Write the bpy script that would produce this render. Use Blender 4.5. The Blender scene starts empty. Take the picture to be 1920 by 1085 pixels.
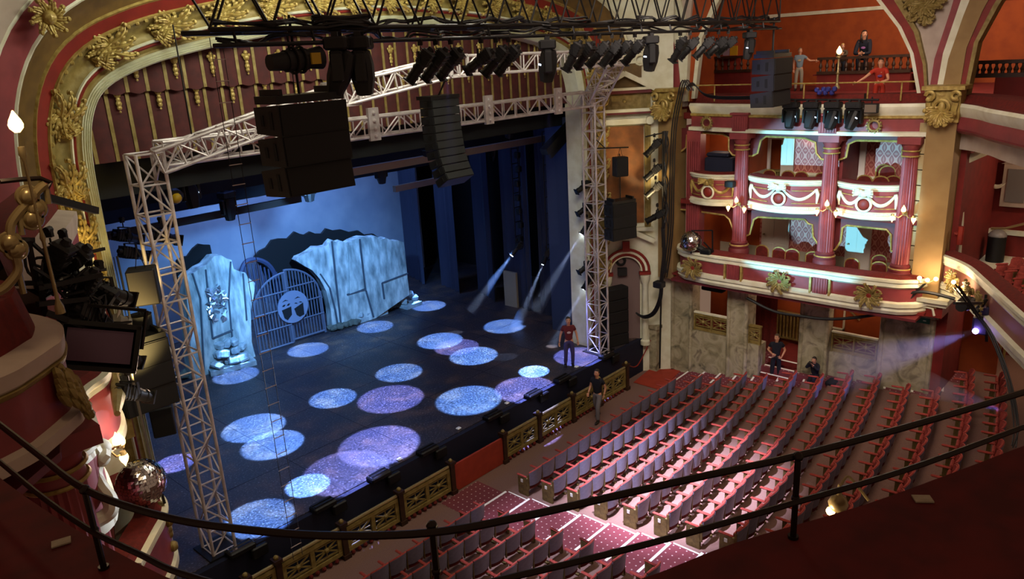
import bpy, bmesh, math, random
import numpy as np
from mathutils import Vector, Matrix
random.seed(7)
S = bpy.context.scene
COL = S.collection
PI = math.pi
# ---------------------------------------------------------------- camera
FPX = 1435.0
RC = np.array([[0.67307755, -0.73759457, -0.05404491],
               [0.25052493, 0.15863523, 0.95502467],
               [-0.69584759, -0.65634527, 0.29155964]])   # world -> camera
EYE = np.array([0.0, 0.0, 10.0])
cam = bpy.data.cameras.new('camera'); cam_o = bpy.data.objects.new('camera', cam); COL.objects.link(cam_o)
cam.sensor_fit = 'HORIZONTAL'; cam.sensor_width = 36.0; cam.lens = 36.0 * FPX / 1920.0
cam.clip_start = 0.05; cam.clip_end = 200
M4 = Matrix.Identity(4)
for i in range(3):
    for j in range(3):
        M4[i][j] = float(RC[j][i])
    M4[i][3] = float(EYE[i])
cam_o.matrix_world = M4
S.camera = cam_o
# ---------------------------------------------------------------- view, world
S.view_settings.view_transform = 'Standard'; S.view_settings.look = 'None'
S.view_settings.gamma = 1.0; S.view_settings.use_curve_mapping = False
S.view_settings.exposure = 0.18
w = bpy.data.worlds.new('world'); S.world = w; w.use_nodes = True
w.node_tree.nodes['Background'].inputs[0].default_value = (1.0, 0.62, 0.42, 1)
w.node_tree.nodes['Background'].inputs[1].default_value = 0.17
try:
    S.cycles.max_bounces = 5; S.cycles.diffuse_bounces = 3; S.cycles.glossy_bounces = 2
    S.cycles.transmission_bounces = 2; S.cycles.volume_bounces = 0; S.cycles.transparent_max_bounces = 8
    S.cycles.sample_clamp_indirect = 4.0; S.cycles.use_denoising = True
except Exception:
    pass

def aim(o, target):
    d = Vector(target) - o.location
    o.rotation_euler = d.to_track_quat('-Z', 'Y').to_euler()

def area(name, loc, target, sx, sy, power, color, spread=PI):
    l = bpy.data.lights.new(name, 'AREA'); l.shape = 'RECTANGLE'; l.size = sx; l.size_y = sy
    l.energy = power; l.color = color; l.spread = spread
    o = bpy.data.objects.new(name, l); o.location = loc; COL.objects.link(o); aim(o, target)
    return o

def spot(name, loc, target, deg, power, color, blend=0.15, rad=0.05, speckle=0.0):
    l = bpy.data.lights.new(name, 'SPOT'); l.spot_size = math.radians(deg); l.spot_blend = blend
    l.energy = power; l.color = color; l.shadow_soft_size = rad
    o = bpy.data.objects.new(name, l); o.location = loc; COL.objects.link(o); aim(o, target)
    if speckle > 0:          # a break-up gobo in the lantern
        l.use_nodes = True; t = l.node_tree; n = t.nodes; em = n['Emission']
        tc = n.new('ShaderNodeTexCoord'); nz = n.new('ShaderNodeTexNoise'); nz.inputs['Scale'].default_value = 140
        nz.inputs['Detail'].default_value = 1.0
        mr = n.new('ShaderNodeMapRange'); mr.inputs[1].default_value = 0.3; mr.inputs[2].default_value = 0.75
        mr.inputs[3].default_value = max(0.0, 1 - speckle); mr.inputs[4].default_value = 1 + speckle * 1.6
        t.links.new(tc.outputs['Normal'], nz.inputs['Vector']); t.links.new(nz.outputs['Fac'], mr.inputs[0])
        t.links.new(mr.outputs[0], em.inputs['Strength'])
    return o

def point(name, loc, power, color, rad=0.06):
    l = bpy.data.lights.new(name, 'POINT'); l.energy = power; l.color = color; l.shadow_soft_size = rad
    o = bpy.data.objects.new(name, l); o.location = loc; COL.objects.link(o); return o

WARM = (1.0, 0.72, 0.42)
BLUE = (0.22, 0.38, 1.0)
# house lights in the auditorium ceiling
area('house_light_front', (14, 4.5, 14.5), (15, 7.5, 0), 9, 5, 190, (1.0, 0.80, 0.62), 1.9)
area('house_light_side', (9, 5.0, 14.0), (22.5, 9.5, 5.5), 5, 5, 260, (1.0, 0.84, 0.74), 1.1)
# blue stage wash from the grid, the light on the backcloth and on the ruined walls
area('stage_wash', (13.5, 20.5, 10.8), (13.5, 21, 0), 12, 6, 330, (0.16, 0.28, 1.0))
area('cloth_light', (14.5, 26.6, 9.0), (16.0, 29.5, 3.5), 10, 0.6, 950, (0.22, 0.42, 1.0))
spot('ruin_wash', (12.2, 17.9, 6.9), (15.3, 25.0, 2.2), 62, 7200, (0.18, 0.47, 1.0), 0.8, 0.2)
spot('ruin_wash', (9.6, 17.9, 6.9), (11.2, 25.4, 2.2), 40, 3600, (0.18, 0.50, 1.0), 0.8, 0.2)
# balcony-rail floods that brighten the boxes on either side
spot('box_flood_house_right', (5.2, 12.6, 5.2), (22.6, 8.6, 5.4), 18, 25000, (0.22, 0.70, 1.0), 0.25, 0.06)
spot('box_flood_house_left', (20.6, 11.0, 4.6), (2.3, 8.9, 4.9), 13, 16000, (0.72, 0.80, 1.0), 0.4, 0.06)
# lilac wash over the middle of the stalls
spot('stalls_wash', (11.4, 8.0, 10.6), (15.2, 9.0, -1.0), 32, 46000, (0.72, 0.70, 1.0), 1.0, 0.12)
spot('stalls_wash', (9.6, 10.4, 10.9), (12.2, 9.4, -0.9), 34, 8000, (0.66, 0.70, 1.0), 0.7, 0.12)
spot('hang_fill', (13.0, 12.6, 9.4), (19.6, 9.3, 9.1), 12, 420, (0.25, 0.32, 1.0), 0.5, 0.1)  # added blue spot standing in for stage spill on the right speaker hang
# warm floods on the proscenium sides
spot('amber_flood_right', (21.0, 13.3, 5.0), (22.1, 14.4, 7.3), 80, 260, (1.0, 0.74, 0.36), 0.8, 0.1)
spot('amber_flood_left', (4.6, 12.9, 5.0), (4.75, 15.3, 6.4), 75, 480, (1.0, 0.72, 0.25), 0.8, 0.1)
# glow of the gallery beyond the arch
area('gallery_light', (30, 8, 13.0), (35, 8, 9.4), 6, 4, 480, (1.0, 0.78, 0.6))
# unseen fill lights added to brighten the arch, trusses and pelmet
area('arch_fill', (10.5, 10.6, 12.6), (11.5, 15.6, 10.0), 9, 0.8, 380, (0.95, 1.0, 0.80))
area('arch_fill_side', (11.5, 11.2, 12.4), (5.0, 15.2, 8.6), 2, 0.8, 120, (1.0, 0.95, 0.80))

def ray(px, py):
    return RC.T @ np.array([px - 960.0, -(py - 542.5), -FPX])
def onx(px, py, x):
    r = ray(px, py); return Vector(EYE + r * (x - EYE[0]) / r[0])
def ony(px, py, y):
    r = ray(px, py); return Vector(EYE + r * (y - EYE[1]) / r[1])
def onz(px, py, z):
    r = ray(px, py); return Vector(EYE + r * (z - EYE[2]) / r[2])
def proj(p):
    a = RC @ (np.array(p, dtype=float) - EYE); return 960 + FPX * a[0] / -a[2], 542.5 - FPX * a[1] / -a[2]

# stage spotlight pools: pixel centre, width on the floor, brightness, drift of the lantern, colour
POOLS = [(577, 655, 1.55, 1.0, (0, .8), 0), (703, 612, 1.5, .8, (0, .6), 0), (804, 573, 1.5, .9, (.3, .5), 0), (946, 611, 1.7, .9, (.4, .3), 0),
         (826, 638, 1.75, 1.15, (1.2, .3), 0), (856, 650, 1.7, .55, (.3, .3), 1), (889, 666, 1.75, 1.15, (1.2, .3), 0),
         (748, 698, 1.65, .85, (.2, .2), 0), (624, 746, 1.55, 1.1, (0, .2), 0), (732, 747, 2.15, .75, (0, .2), 1),
         (478, 800, 1.85, 1.4, (1.5, .5), 0), (513, 832, 1.75, 1.35, (1.5, .5), 0), (880, 748, 2.1, 1.0, (1.4, .6), 0),
         (985, 728, 2.0, .8, (1, .6), 1), (1001, 696, 1.05, 3.0, (.6, .3), 0), (1085, 668, 1.8, .8, (0, .4), 1),
         (713, 832, 2.3, .85, (1.6, .8), 1), (650, 882, 2.3, .6, (1.2, .8), 1), (577, 909, 1.15, 2.6, (.8, .5), 0),
         (486, 970, 1.7, .9, (.2, .2), 0), (443, 703, 1.6, .9, (.6, .2), 0), (328, 868, 1.1, .9, (0, .4), 1)]
for (px, py, dia, k, (dx, dy), c) in POOLS:
    t = onz(px, py, 0.0); h = 5.7
    loc = Vector((t.x + dx * 1.15, t.y + dy * 1.15, h))
    d = (loc - t).length
    spot('pool_spot', loc, t, math.degrees(2 * math.atan(dia / 2 / d)), 18500 * k, [(0.15, 0.37, 1.0), (0.25, 0.31, 1.0)][c], 0.22, 0.03, 0.8)

# ---------------------------------------------------------------- materials
def lin(h):
    h = h.lstrip('#'); out = []
    for i in (0, 2, 4):
        c = int(h[i:i + 2], 16) / 255.0
        out.append(c / 12.92 if c <= 0.04045 else ((c + 0.055) / 1.055) ** 2.4)
    return out
MATS = {}
def mat(name, hexc, rough=0.6, metal=0.0, hex2=None, scale=8.0, bump=0.0, emit=0.0, detail=3.0, spec=0.4, sharp=None):
    if name in MATS: return MATS[name]
    m = bpy.data.materials.new(name); m.use_nodes = True; t = m.node_tree; b = t.nodes['Principled BSDF']
    c = lin(hexc); b.inputs['Base Color'].default_value = (*c, 1)
    b.inputs['Roughness'].default_value = rough; b.inputs['Metallic'].default_value = metal
    b.inputs['Specular IOR Level'].default_value = spec
    if emit > 0:
        b.inputs['Emission Color'].default_value = (*c, 1); b.inputs['Emission Strength'].default_value = emit
    if hex2 or bump:
        tc = t.nodes.new('ShaderNodeTexCoord'); nz = t.nodes.new('ShaderNodeTexNoise')
        nz.inputs['Scale'].default_value = scale; nz.inputs['Detail'].default_value = detail
        t.links.new(tc.outputs['Object'], nz.inputs['Vector'])
        if hex2:
            cr = t.nodes.new('ShaderNodeValToRGB'); lo, hi = sharp or (0.35, 0.65)
            cr.color_ramp.elements[0].position = lo; cr.color_ramp.elements[1].position = hi
            cr.color_ramp.elements[0].color = (*c, 1); cr.color_ramp.elements[1].color = (*lin(hex2), 1)
            t.links.new(nz.outputs['Fac'], cr.inputs[0]); t.links.new(cr.outputs[0], b.inputs['Base Color'])
        if bump:
            bp = t.nodes.new('ShaderNodeBump'); bp.inputs['Strength'].default_value = bump; bp.inputs['Distance'].default_value = 0.05
            t.links.new(nz.outputs['Fac'], bp.inputs['Height']); t.links.new(bp.outputs[0], b.inputs['Normal'])
    MATS[name] = m; return m

def tree(m): return m.node_tree, m.node_tree.nodes['Principled BSDF']
M = dict(
    cream=mat('cream paint', 'd6d6bf', .55, 0, 'c8c5a8', 3), pinkcream=mat('pale plaster', 'b3a394', .7, 0, 'a39384', 2),
    gold=mat('antique gold', 'b09a55', .42, .2, '8d733a', 9, .3), dullgold=mat('dull gold', '8f7d48', .5, .15, '75622f', 6, .3),
    brown=mat('brown cove', '6d5226', .55, .1, '5a431f', 4), red=mat('red paint', '7c2015', .55, 0, '6e1a10', 4),
    pink=mat('rose paint', '86383a', .55, 0, '783234', 3), plush=mat('red plush', '64170f', .9, 0, '52120b', 14),
    darkred=mat('dark red wall', '6e1710', .8, 0, '60130d', 3), orange=mat('orange red wall', '9a4413', .8, 0, '8a3a10', 2),
    oldrose=mat('deep rose paint', '642024', .6, 0, '5a1d20', 3), maroon=mat('maroon velvet', '4a1a18', .8, 0, '3c1414', 5),
    stone=None, black=mat('black metal', '0b0b0c', .5, .1), matte=mat('black cloth', '07070a', .9), cabinet=mat('black cabinet', '100f10', .6, 0, '0c0c0d', 30),
    grille=mat('black grille', '0d0b0b', .75, 0, '090808', 60), steel=mat('truss aluminium', 'c6bcbc', .4, .25, 'ab9f9c', 5),
    darksteel=mat('dark steel', '1b1815', .5, .4), chrome=mat('chrome', 'd8d8d8', .12, 1.0), brass=mat('brass', '95845a', .3, .5),
    blackedge=mat('stage black', '0d1026', .7), bulb=mat('lit bulb', 'ffc878', .3, 0, emit=6), lampwhite=mat('lit lens', 'dfeaff', .3, 0, emit=25),
    skin=mat('skin', 'c08a6c', .55), shoe=mat('shoe leather', '1a1614', .4), carpet=mat('stalls carpet', '785a50', .95, 0, '6c5048', 40),
    white=mat('white edge', 'e6e2d8', .6), cardm=mat('pale card', 'a89a80', .7, 0, '978a72', 20), blackdrape=mat('black drape', '24283a', .9),
    door=mat('white door', 'cfc8b8', .5), seatback=mat('grey seat back', '78768a', .5, 0, '6e6c80', 12), seatred=mat('red seat plush', 'a04036', .9, 0, '8a342c', 20),
    standard=mat('cast seat standard', '77643a', .5, .4, '5e4e2c', 12), glass=mat('dark lens', '0a0d14', .45, 0, spec=.4), cable=mat('black cable', '101012', .5),
    blue=mat('blue glass', '3a55c8', .1, 0, emit=1.2), wood=mat('dark wood', '3b2415', .45, 0, '2c1a0f', 6), silver=mat('crumpled foil', 'c4c9d2', .3, .9),
    green=mat('exit green', '0f5a48', .5), denim=mat('purple jeans', '3c3560', .8), tee=mat('maroon tee', '5c1a20', .8), navy=mat('navy cloth', '10121f', .85),
    greyblue=mat('grey blue tee', '6c7a85', .85), khaki=mat('pale trousers', '8a8070', .85), hair=mat('dark hair', '20160f', .6), redtee=mat('red tee', 'a22a17', .85),
    orangeboard=mat('red board', '9a3420', .7, 0, '8c2d1b', 4), railblack=mat('bronze rail', '241a14', .35, .5), yellow=mat('yellow gel', 'b08c10', .4),
)

def node_mat(name, rough=0.6):
    m = bpy.data.materials.new(name); m.use_nodes = True; b = m.node_tree.nodes['Principled BSDF']; b.inputs['Roughness'].default_value = rough
    return m, m.node_tree, b
def ramp(t, src, stops):
    cr = t.nodes.new('ShaderNodeValToRGB'); e = cr.color_ramp.elements
    while len(e) < len(stops): e.new(0.5)
    for el, (p, c) in zip(e, stops):
        el.position = p; el.color = (*lin(c), 1)
    t.links.new(src, cr.inputs[0]); return cr.outputs[0]
# stage boards: near-black paint with brown and pale paint splatter
m, t, b = node_mat('stage floor paint', .42)
tc = t.nodes.new('ShaderNodeTexCoord')
n1 = t.nodes.new('ShaderNodeTexNoise'); n1.inputs['Scale'].default_value = 1.3; n1.inputs['Detail'].default_value = 6
n2 = t.nodes.new('ShaderNodeTexNoise'); n2.inputs['Scale'].default_value = 20; n2.inputs['Detail'].default_value = 4
t.links.new(tc.outputs['Object'], n1.inputs[0]); t.links.new(tc.outputs['Object'], n2.inputs[0])
c1 = ramp(t, n1.outputs['Fac'], [(.35, '1a1a22'), (.52, '2b2423'), (.66, '4a382c')])
c2 = ramp(t, n2.outputs['Fac'], [(.42, '000000'), (.60, '2c2830'), (.72, '847c7a')])
mx = t.nodes.new('ShaderNodeMix'); mx.data_type = 'RGBA'; mx.blend_type = 'ADD'; mx.inputs[0].default_value = .8
t.links.new(c1, mx.inputs[6]); t.links.new(c2, mx.inputs[7]); t.links.new(mx.outputs[2], b.inputs['Base Color'])
M['stage'] = m
# rusticated painted stone
m, t, b = node_mat('painted stone', .8)
tc = t.nodes.new('ShaderNodeTexCoord'); n1 = t.nodes.new('ShaderNodeTexNoise'); n1.inputs['Scale'].default_value = 1.8; n1.inputs['Detail'].default_value = 8
n1.inputs['Distortion'].default_value = 1.2
t.links.new(tc.outputs['Object'], n1.inputs[0])
c1 = ramp(t, n1.outputs['Fac'], [(.3, '55503f'), (.45, '8d8468'), (.58, 'a59b80'), (.72, '6b6150')])
t.links.new(c1, b.inputs['Base Color'])
bp = t.nodes.new('ShaderNodeBump'); bp.inputs['Strength'].default_value = .6; bp.inputs['Distance'].default_value = .06
t.links.new(n1.outputs['Fac'], bp.inputs['Height']); t.links.new(bp.outputs[0], b.inputs['Normal'])
M['stone'] = m
# rose damask wallpaper on a wall that runs along y
m, t, b = node_mat('damask wallpaper', .7)
tc = t.nodes.new('ShaderNodeTexCoord'); sp = t.nodes.new('ShaderNodeSeparateXYZ'); t.links.new(tc.outputs['Object'], sp.inputs[0])
def mth(op, a, bb=None):
    n = t.nodes.new('ShaderNodeMath'); n.operation = op
    for k, v in ((0, a), (1, bb)):
        if v is None: continue
        if isinstance(v, (int, float)): n.inputs[k].default_value = v
        else: t.links.new(v, n.inputs[k])
    return n.outputs[0]
sy = mth('SINE', mth('MULTIPLY', sp.outputs['Y'], 14.0)); sz = mth('SINE', mth('MULTIPLY', sp.outputs['Z'], 9.0))
g = mth('ABSOLUTE', mth('ADD', sy, sz)); g2 = mth('ABSOLUTE', mth('SUBTRACT', sy, sz))
f = mth('MINIMUM', g, g2)
t.links.new(ramp(t, f, [(.12, 'c98a7c'), (.25, '9e4a44'), (.6, 'a65650'), (.9, 'b97a6c')]), b.inputs['Base Color'])
M['damask'] = m
# carpet with a small pale dot
m, t, b = node_mat('dotted carpet', .95)
tc = t.nodes.new('ShaderNodeTexCoord'); sp = t.nodes.new('ShaderNodeSeparateXYZ'); t.links.new(tc.outputs['Object'], sp.inputs[0])
sx = mth('SINE', mth('MULTIPLY', mth('ADD', sp.outputs['X'], sp.outputs['Y']), 19.0)); sy = mth('SINE', mth('MULTIPLY', mth('SUBTRACT', sp.outputs['X'], sp.outputs['Y']), 19.0))
f = mth('MULTIPLY', sx, sy)
t.links.new(ramp(t, f, [(.0, '6a2c33'), (.86, '6a2c33'), (.93, 'c0a8a4')]), b.inputs['Base Color'])
M['dots'] = m
# weathered scenic wall
m, t, b = node_mat('scenic plaster', .75)
tc = t.nodes.new('ShaderNodeTexCoord'); n1 = t.nodes.new('ShaderNodeTexNoise'); n1.inputs['Scale'].default_value = 2.0; n1.inputs['Detail'].default_value = 9
mp = t.nodes.new('ShaderNodeMapping'); mp.inputs['Scale'].default_value = (2.2, 2.2, .7)
t.links.new(tc.outputs['Object'], mp.inputs[0]); t.links.new(mp.outputs[0], n1.inputs[0])
t.links.new(ramp(t, n1.outputs['Fac'], [(.3, '5d6a6c'), (.5, '8f9a9a'), (.65, 'b4bcbb')]), b.inputs['Base Color'])
bp = t.nodes.new('ShaderNodeBump'); bp.inputs['Strength'].default_value = .4; bp.inputs['Distance'].default_value = .04
t.links.new(n1.outputs['Fac'], bp.inputs['Height']); t.links.new(bp.outputs[0], b.inputs['Normal'])
M['scenic'] = m
M['cloth'] = mat('pale backcloth', '8d93a0', .9, 0, '7d8494', .8)
M['panelorange'] = mat('marbled orange panel', '8a5426', .5, 0, '6e4420', 3, detail=8)

# ---------------------------------------------------------------- mesh builder
class MB:
    def __init__(self): self.v = []; self.f = []
    def add(self, vs, fs):
        o = len(self.v); self.v.extend([tuple(p) for p in vs]); self.f.extend([tuple(i + o for i in q) for q in fs]); return self
    def box(self, c, s, T=None):
        x, y, z = [k / 2 for k in s]
        vs = [Vector((a * x, b_ * y, d * z)) for a in (-1, 1) for b_ in (-1, 1) for d in (-1, 1)]
        if T is not None: vs = [T @ p for p in vs]
        c = Vector(c); vs = [p + c for p in vs]
        return self.add(vs, [(0, 1, 3, 2), (4, 6, 7, 5), (0, 4, 5, 1), (2, 3, 7, 6), (0, 2, 6, 4), (1, 5, 7, 3)])
    def span(self, a, b_):
        return self.box([(p + q) / 2 for p, q in zip(a, b_)], [abs(q - p) for p, q in zip(a, b_)])
    def bbox(self, c, s, bev=0.01, T=None):          # chamfered box
        x, y, z = [k / 2 for k in s]; e = min(bev, x * .9, y * .9, z * .9); vs = []; fs = []
        for d, zz, i in ((-1, -z, e), (-1, -z + e, 0), (1, z - e, 0), (1, z, e)):
            X, Y = x - i, y - i; k = e if not i else e * .6
            vs += [(-X + k, -Y, zz), (X - k, -Y, zz), (X, -Y + k, zz), (X, Y - k, zz), (X - k, Y, zz), (-X + k, Y, zz), (-X, Y - k, zz), (-X, -Y + k, zz)]
        for r in range(3):
            for k in range(8): fs.append((r * 8 + k, r * 8 + (k + 1) % 8, r * 8 + 8 + (k + 1) % 8, r * 8 + 8 + k))
        fs.append(tuple(range(7, -1, -1))); fs.append(tuple(range(24, 32)))
        vs = [Vector(p) for p in vs]
        if T is not None: vs = [T @ p for p in vs]
        c = Vector(c); return self.add([p + c for p in vs], fs)
    def frame(self, d):
        d = Vector(d).normalized(); u = Vector((0, 0, 1)) if abs(d.z) < .92 else Vector((0, 1, 0))
        a = d.cross(u).normalized(); return a, a.cross(d).normalized()
    def bar(self, p0, p1, w_, h=None):
        p0, p1 = Vector(p0), Vector(p1); h = h or w_; a, b_ = self.frame(p1 - p0); a *= w_ / 2; b_ *= h / 2
        vs = [p + q for p in (p0, p1) for q in (-a - b_, a - b_, a + b_, -a + b_)]
        return self.add(vs, [(0, 1, 2, 3), (7, 6, 5, 4), (0, 4, 5, 1), (1, 5, 6, 2), (2, 6, 7, 3), (3, 7, 4, 0)])
    def cyl(self, p0, p1, r0, r1=None, n=8):
        p0, p1 = Vector(p0), Vector(p1); r1 = r0 if r1 is None else r1; a, b_ = self.frame(p1 - p0); vs = []
        for p, r in ((p0, r0), (p1, r1)):
            vs += [p + (a * math.cos(2 * PI * k / n) + b_ * math.sin(2 * PI * k / n)) * r for k in range(n)]
        fs = [(k, (k + 1) % n, n + (k + 1) % n, n + k) for k in range(n)] + [tuple(range(n - 1, -1, -1)), tuple(range(n, 2 * n))]
        return self.add(vs, fs)
    def tube(self, pts, r, n=6, closed=False):
        pts = [Vector(p) for p in pts]; m_ = len(pts); vs = []; rr = r if isinstance(r, (list, tuple)) else [r] * m_; prev = None
        for i, p in enumerate(pts):
            d = (pts[(i + 1) % m_] - pts[i - 1]) if (closed or 0 < i < m_ - 1) else (pts[1] - pts[0] if i == 0 else pts[-1] - pts[-2])
            if d.length < 1e-9: d = Vector((0, 0, 1))
            d.normalize()
            if prev is None: a, _ = self.frame(d)
            else:
                a = prev - d * prev.dot(d)
                a = a.normalized() if a.length > 1e-6 else self.frame(d)[0]
            prev = a; b_ = a.cross(d)
            vs += [p + (a * math.cos(2 * PI * k / n) + b_ * math.sin(2 * PI * k / n)) * rr[i] for k in range(n)]
        fs = []
        for i in range(m_ if closed else m_ - 1):
            j = (i + 1) % m_
            fs += [(i * n + k, i * n + (k + 1) % n, j * n + (k + 1) % n, j * n + k) for k in range(n)]
        if not closed: fs += [tuple(range(n - 1, -1, -1)), tuple((m_ - 1) * n + k for k in range(n))]
        return self.add(vs, fs)
    def lathe(self, prof, n=16, c=(0, 0, 0), T=None, flute=0.0):
        vs = []; c = Vector(c); m_ = len(prof)
        for r, z in prof:
            for k in range(n):
                q = r * (1 - flute * (k % 2)) if r > 0 else 0
                p = Vector((q * math.cos(2 * PI * k / n), q * math.sin(2 * PI * k / n), z)); vs.append((T @ p if T is not None else p) + c)
        fs = [(i * n + k, i * n + (k + 1) % n, i * n + n + (k + 1) % n, i * n + n + k) for i in range(m_ - 1) for k in range(n)]
        fs += [tuple(range(n - 1, -1, -1)), tuple((m_ - 1) * n + k for k in range(n))]
        return self.add(vs, fs)
    def ball(self, c, r, n=10, m_=6, sc=(1, 1, 1), T=None):
        prof = [(max(1e-4, r * math.sin(PI * i / m_)), -r * math.cos(PI * i / m_)) for i in range(m_ + 1)]; vs = []; c = Vector(c)
        for rr, z in prof:
            for k in range(n):
                p = Vector((rr * math.cos(2 * PI * k / n) * sc[0], rr * math.sin(2 * PI * k / n) * sc[1], z * sc[2])); vs.append((T @ p if T is not None else p) + c)
        fs = [(i * n + k, i * n + (k + 1) % n, i * n + n + (k + 1) % n, i * n + n + k) for i in range(m_) for k in range(n)]
        return self.add(vs, fs)
    def prism(self, pts, ext):
        pts = [Vector(p) for p in pts]; e = Vector(ext); n = len(pts)
        return self.add(pts + [p + e for p in pts], [tuple(range(n - 1, -1, -1)), tuple(range(n, 2 * n))] + [(k, (k + 1) % n, n + (k + 1) % n, n + k) for k in range(n)])
    def strip(self, rows, closed=False):                # grid of rows of points
        n = len(rows[0]); vs = [p for r in rows for p in r]
        return self.add(vs, [(i * n + k, i * n + k + 1, i * n + n + k + 1, i * n + n + k) for i in range(len(rows) - 1) for k in range(n - 1)])
    def build(self, name, material, parent=None, smooth=False, loc=None):
        me = bpy.data.meshes.new(name); me.from_pydata(self.v, [], self.f); me.update()
        if material is not None: me.materials.append(material)
        if smooth:
            me.polygons.foreach_set('use_smooth', [True] * len(me.polygons))
            if smooth != 'all':
                try: me.set_sharp_from_angle(angle=math.radians(40))
                except Exception: pass
        o = bpy.data.objects.new(name, me); COL.objects.link(o)
        if parent is not None: o.parent = parent
        if loc is not None: o.location = loc
        return o

def tag(o, label=None, cat=None, group=None, kind=None):
    if label: o['label'] = label
    if cat: o['category'] = cat
    if group: o['group'] = group
    if kind: o['kind'] = kind
    return o
def thing(name, label, cat, loc=(0, 0, 0), rotz=0.0, group=None):
    o = bpy.data.objects.new(name, None); COL.objects.link(o); o.location = loc; o.rotation_euler = (0, 0, rotz); o.empty_display_size = .1
    return tag(o, label, cat, group)
def struct(name, mb, material, smooth=False):
    return tag(mb.build(name, material, None, smooth), kind='structure')
def dup(root, loc=None, rot=None, label=None, group=None, skip=()):
    r = root.copy(); COL.objects.link(r)
    if loc is not None: r.location = loc
    if rot is not None: r.rotation_euler = rot
    if label: r['label'] = label
    if group: r['group'] = group
    for ch in list(root.children):
        if ch.name.split('.')[0] in skip: continue
        c = ch.copy(); COL.objects.link(c); c.parent = r
        for g_ in ch.children:
            d = g_.copy(); COL.objects.link(d); d.parent = c
    return r
def smoothpath(pts, n=6):
    pts = [Vector(p) for p in pts]; out = []
    for i in range(len(pts) - 1):
        p0 = pts[max(i - 1, 0)]; p1 = pts[i]; p2 = pts[i + 1]; p3 = pts[min(i + 2, len(pts) - 1)]
        for k in range(n):
            u = k / n
            out.append(.5 * ((2 * p1) + (p2 - p0) * u + (2 * p0 - 5 * p1 + 4 * p2 - p3) * u * u + (3 * p1 - p0 - 3 * p2 + p3) * u ** 3))
    out.append(pts[-1]); return out
RX = lambda a: Matrix.Rotation(a, 3, 'X')
RY = lambda a: Matrix.Rotation(a, 3, 'Y')
RZ = lambda a: Matrix.Rotation(a, 3, 'Z')
def dirmat(d):                                            # maps local +Z onto d
    return Vector(d).normalized().to_track_quat('Z', 'Y').to_matrix()
# ================================================================ SETTING
# ---- stage
mb = MB().span((3.2, 14.57, -.12), (26, 31, 0)); struct('floor_stage', mb, M['stage'])
mb = MB()
for x in np.arange(4.2, 24, 2.44): mb.span((x, 14.6, .0005), (x + .012, 28.4, .003))
for y in (17.0, 19.44, 21.9, 24.3): mb.span((4, y, .0005), (24, y + .012, .003))
struct('trim_stage_seams', mb, M['blackedge'])
mb = MB().span((3.2, 14.42, -1.6), (22.3, 14.57, -.02)); struct('wall_stage_front', mb, M['blackedge'])
mb = MB().span((3.2, 31, -.1), (27, 31.2, 14)); mb.span((26, 16, -.1), (26.2, 31, 14)); mb.span((1.0, 16.4, -.1), (1.2, 31, 14)); struct('wall_stage_rear', mb, M['matte'])
mb = MB().span((1, 15.8, 13.6), (27, 31, 13.8)); struct('ceiling_stage', mb, M['matte'])
# ---- stalls floor in curved terraces
ROWY = [12.5, 11.66, 10.82, 9.98, 9.12, 8.28, 7.45, 6.65, 5.85, 5.02, 4.25, 3.45, 2.7]
ROWA = [min(.0105, .0015 + .0022 * i) for i in range(13)]
def rowz(i): return -1.3 + .12 * (13.5 - ROWY[i])
def rowcurve(i, x):
    d = x - 12.5
    return ROWA[i] * d * d if d > 0 else ROWA[i] * d * d * .9
xs = list(np.arange(-2, 31.1, .75))
bound = [(lambda x: 14.6, -1.3)]
mb = MB(); prevedge = [14.6] * len(xs); zprev = -1.3
for i in range(14):
    if i < 13: edge = [min(13.7, ROWY[i] + .28 + rowcurve(i, x)) for x in xs]; z = rowz(i)
    else: edge = [-4.0] * len(xs); z = zprev
    mb.strip([[(x, prevedge[k], zprev) for k, x in enumerate(xs)], [(x, edge[k], zprev) for k, x in enumerate(xs)], [(x, edge[k], z) for k, x in enumerate(xs)]])
    prevedge = edge; zprev = z
struct('floor_stalls', mb, M['carpet'])
mb = MB().prism([(20.95, 12.95, -1.29), (22.8, 13.3, -1.29), (22.8, 14.35, -1.29), (20.95, 14.1, -1.29)], (0, 0, .02)); struct('floor_corner', mb, M['orangeboard'])
struct('trim_nosing', MB().span((20.6, 12.95, -1.28), (22.2, 13.01, -1.265)), M['white'])
# dotted aisle carpets laid on the terraces
def aisle(name, xa, xb, i0, i1):
    mb = MB(); pe = None
    for i in range(i0, i1):
        z = rowz(i) if i >= 0 else -1.3
        a = (lambda x: ROWY[i] + .28 + rowcurve(i, x)) if i >= 0 else (lambda x: 13.9)
        b_ = (lambda x: ROWY[i + 1] + .28 + rowcurve(i + 1, x)) if i + 1 < 13 else (lambda x: 1.5)
        x0, x1 = xa(i), xb(i)
        mb.strip([[(x0, a(x0), z + .006), (x1, a(x1), z + .006)], [(x0, b_(x0), z + .006), (x1, b_(x1), z + .006)]])
    struct(name, mb, M['dots'])
def xend(i): return [20.9, 21.3, 21.6, 21.9, 22.15, 22.35, 22.6, 22.9, 23.1, 22.85, 22.85, 24.1, 24.3][max(i, 0)]
aisle('floor_aisle_centre', lambda i: 11.5, lambda i: 12.9, -1, 12)
aisle('floor_aisle_side', lambda i: xend(i) + .15, lambda i: 26.0, -1, 12)
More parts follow.
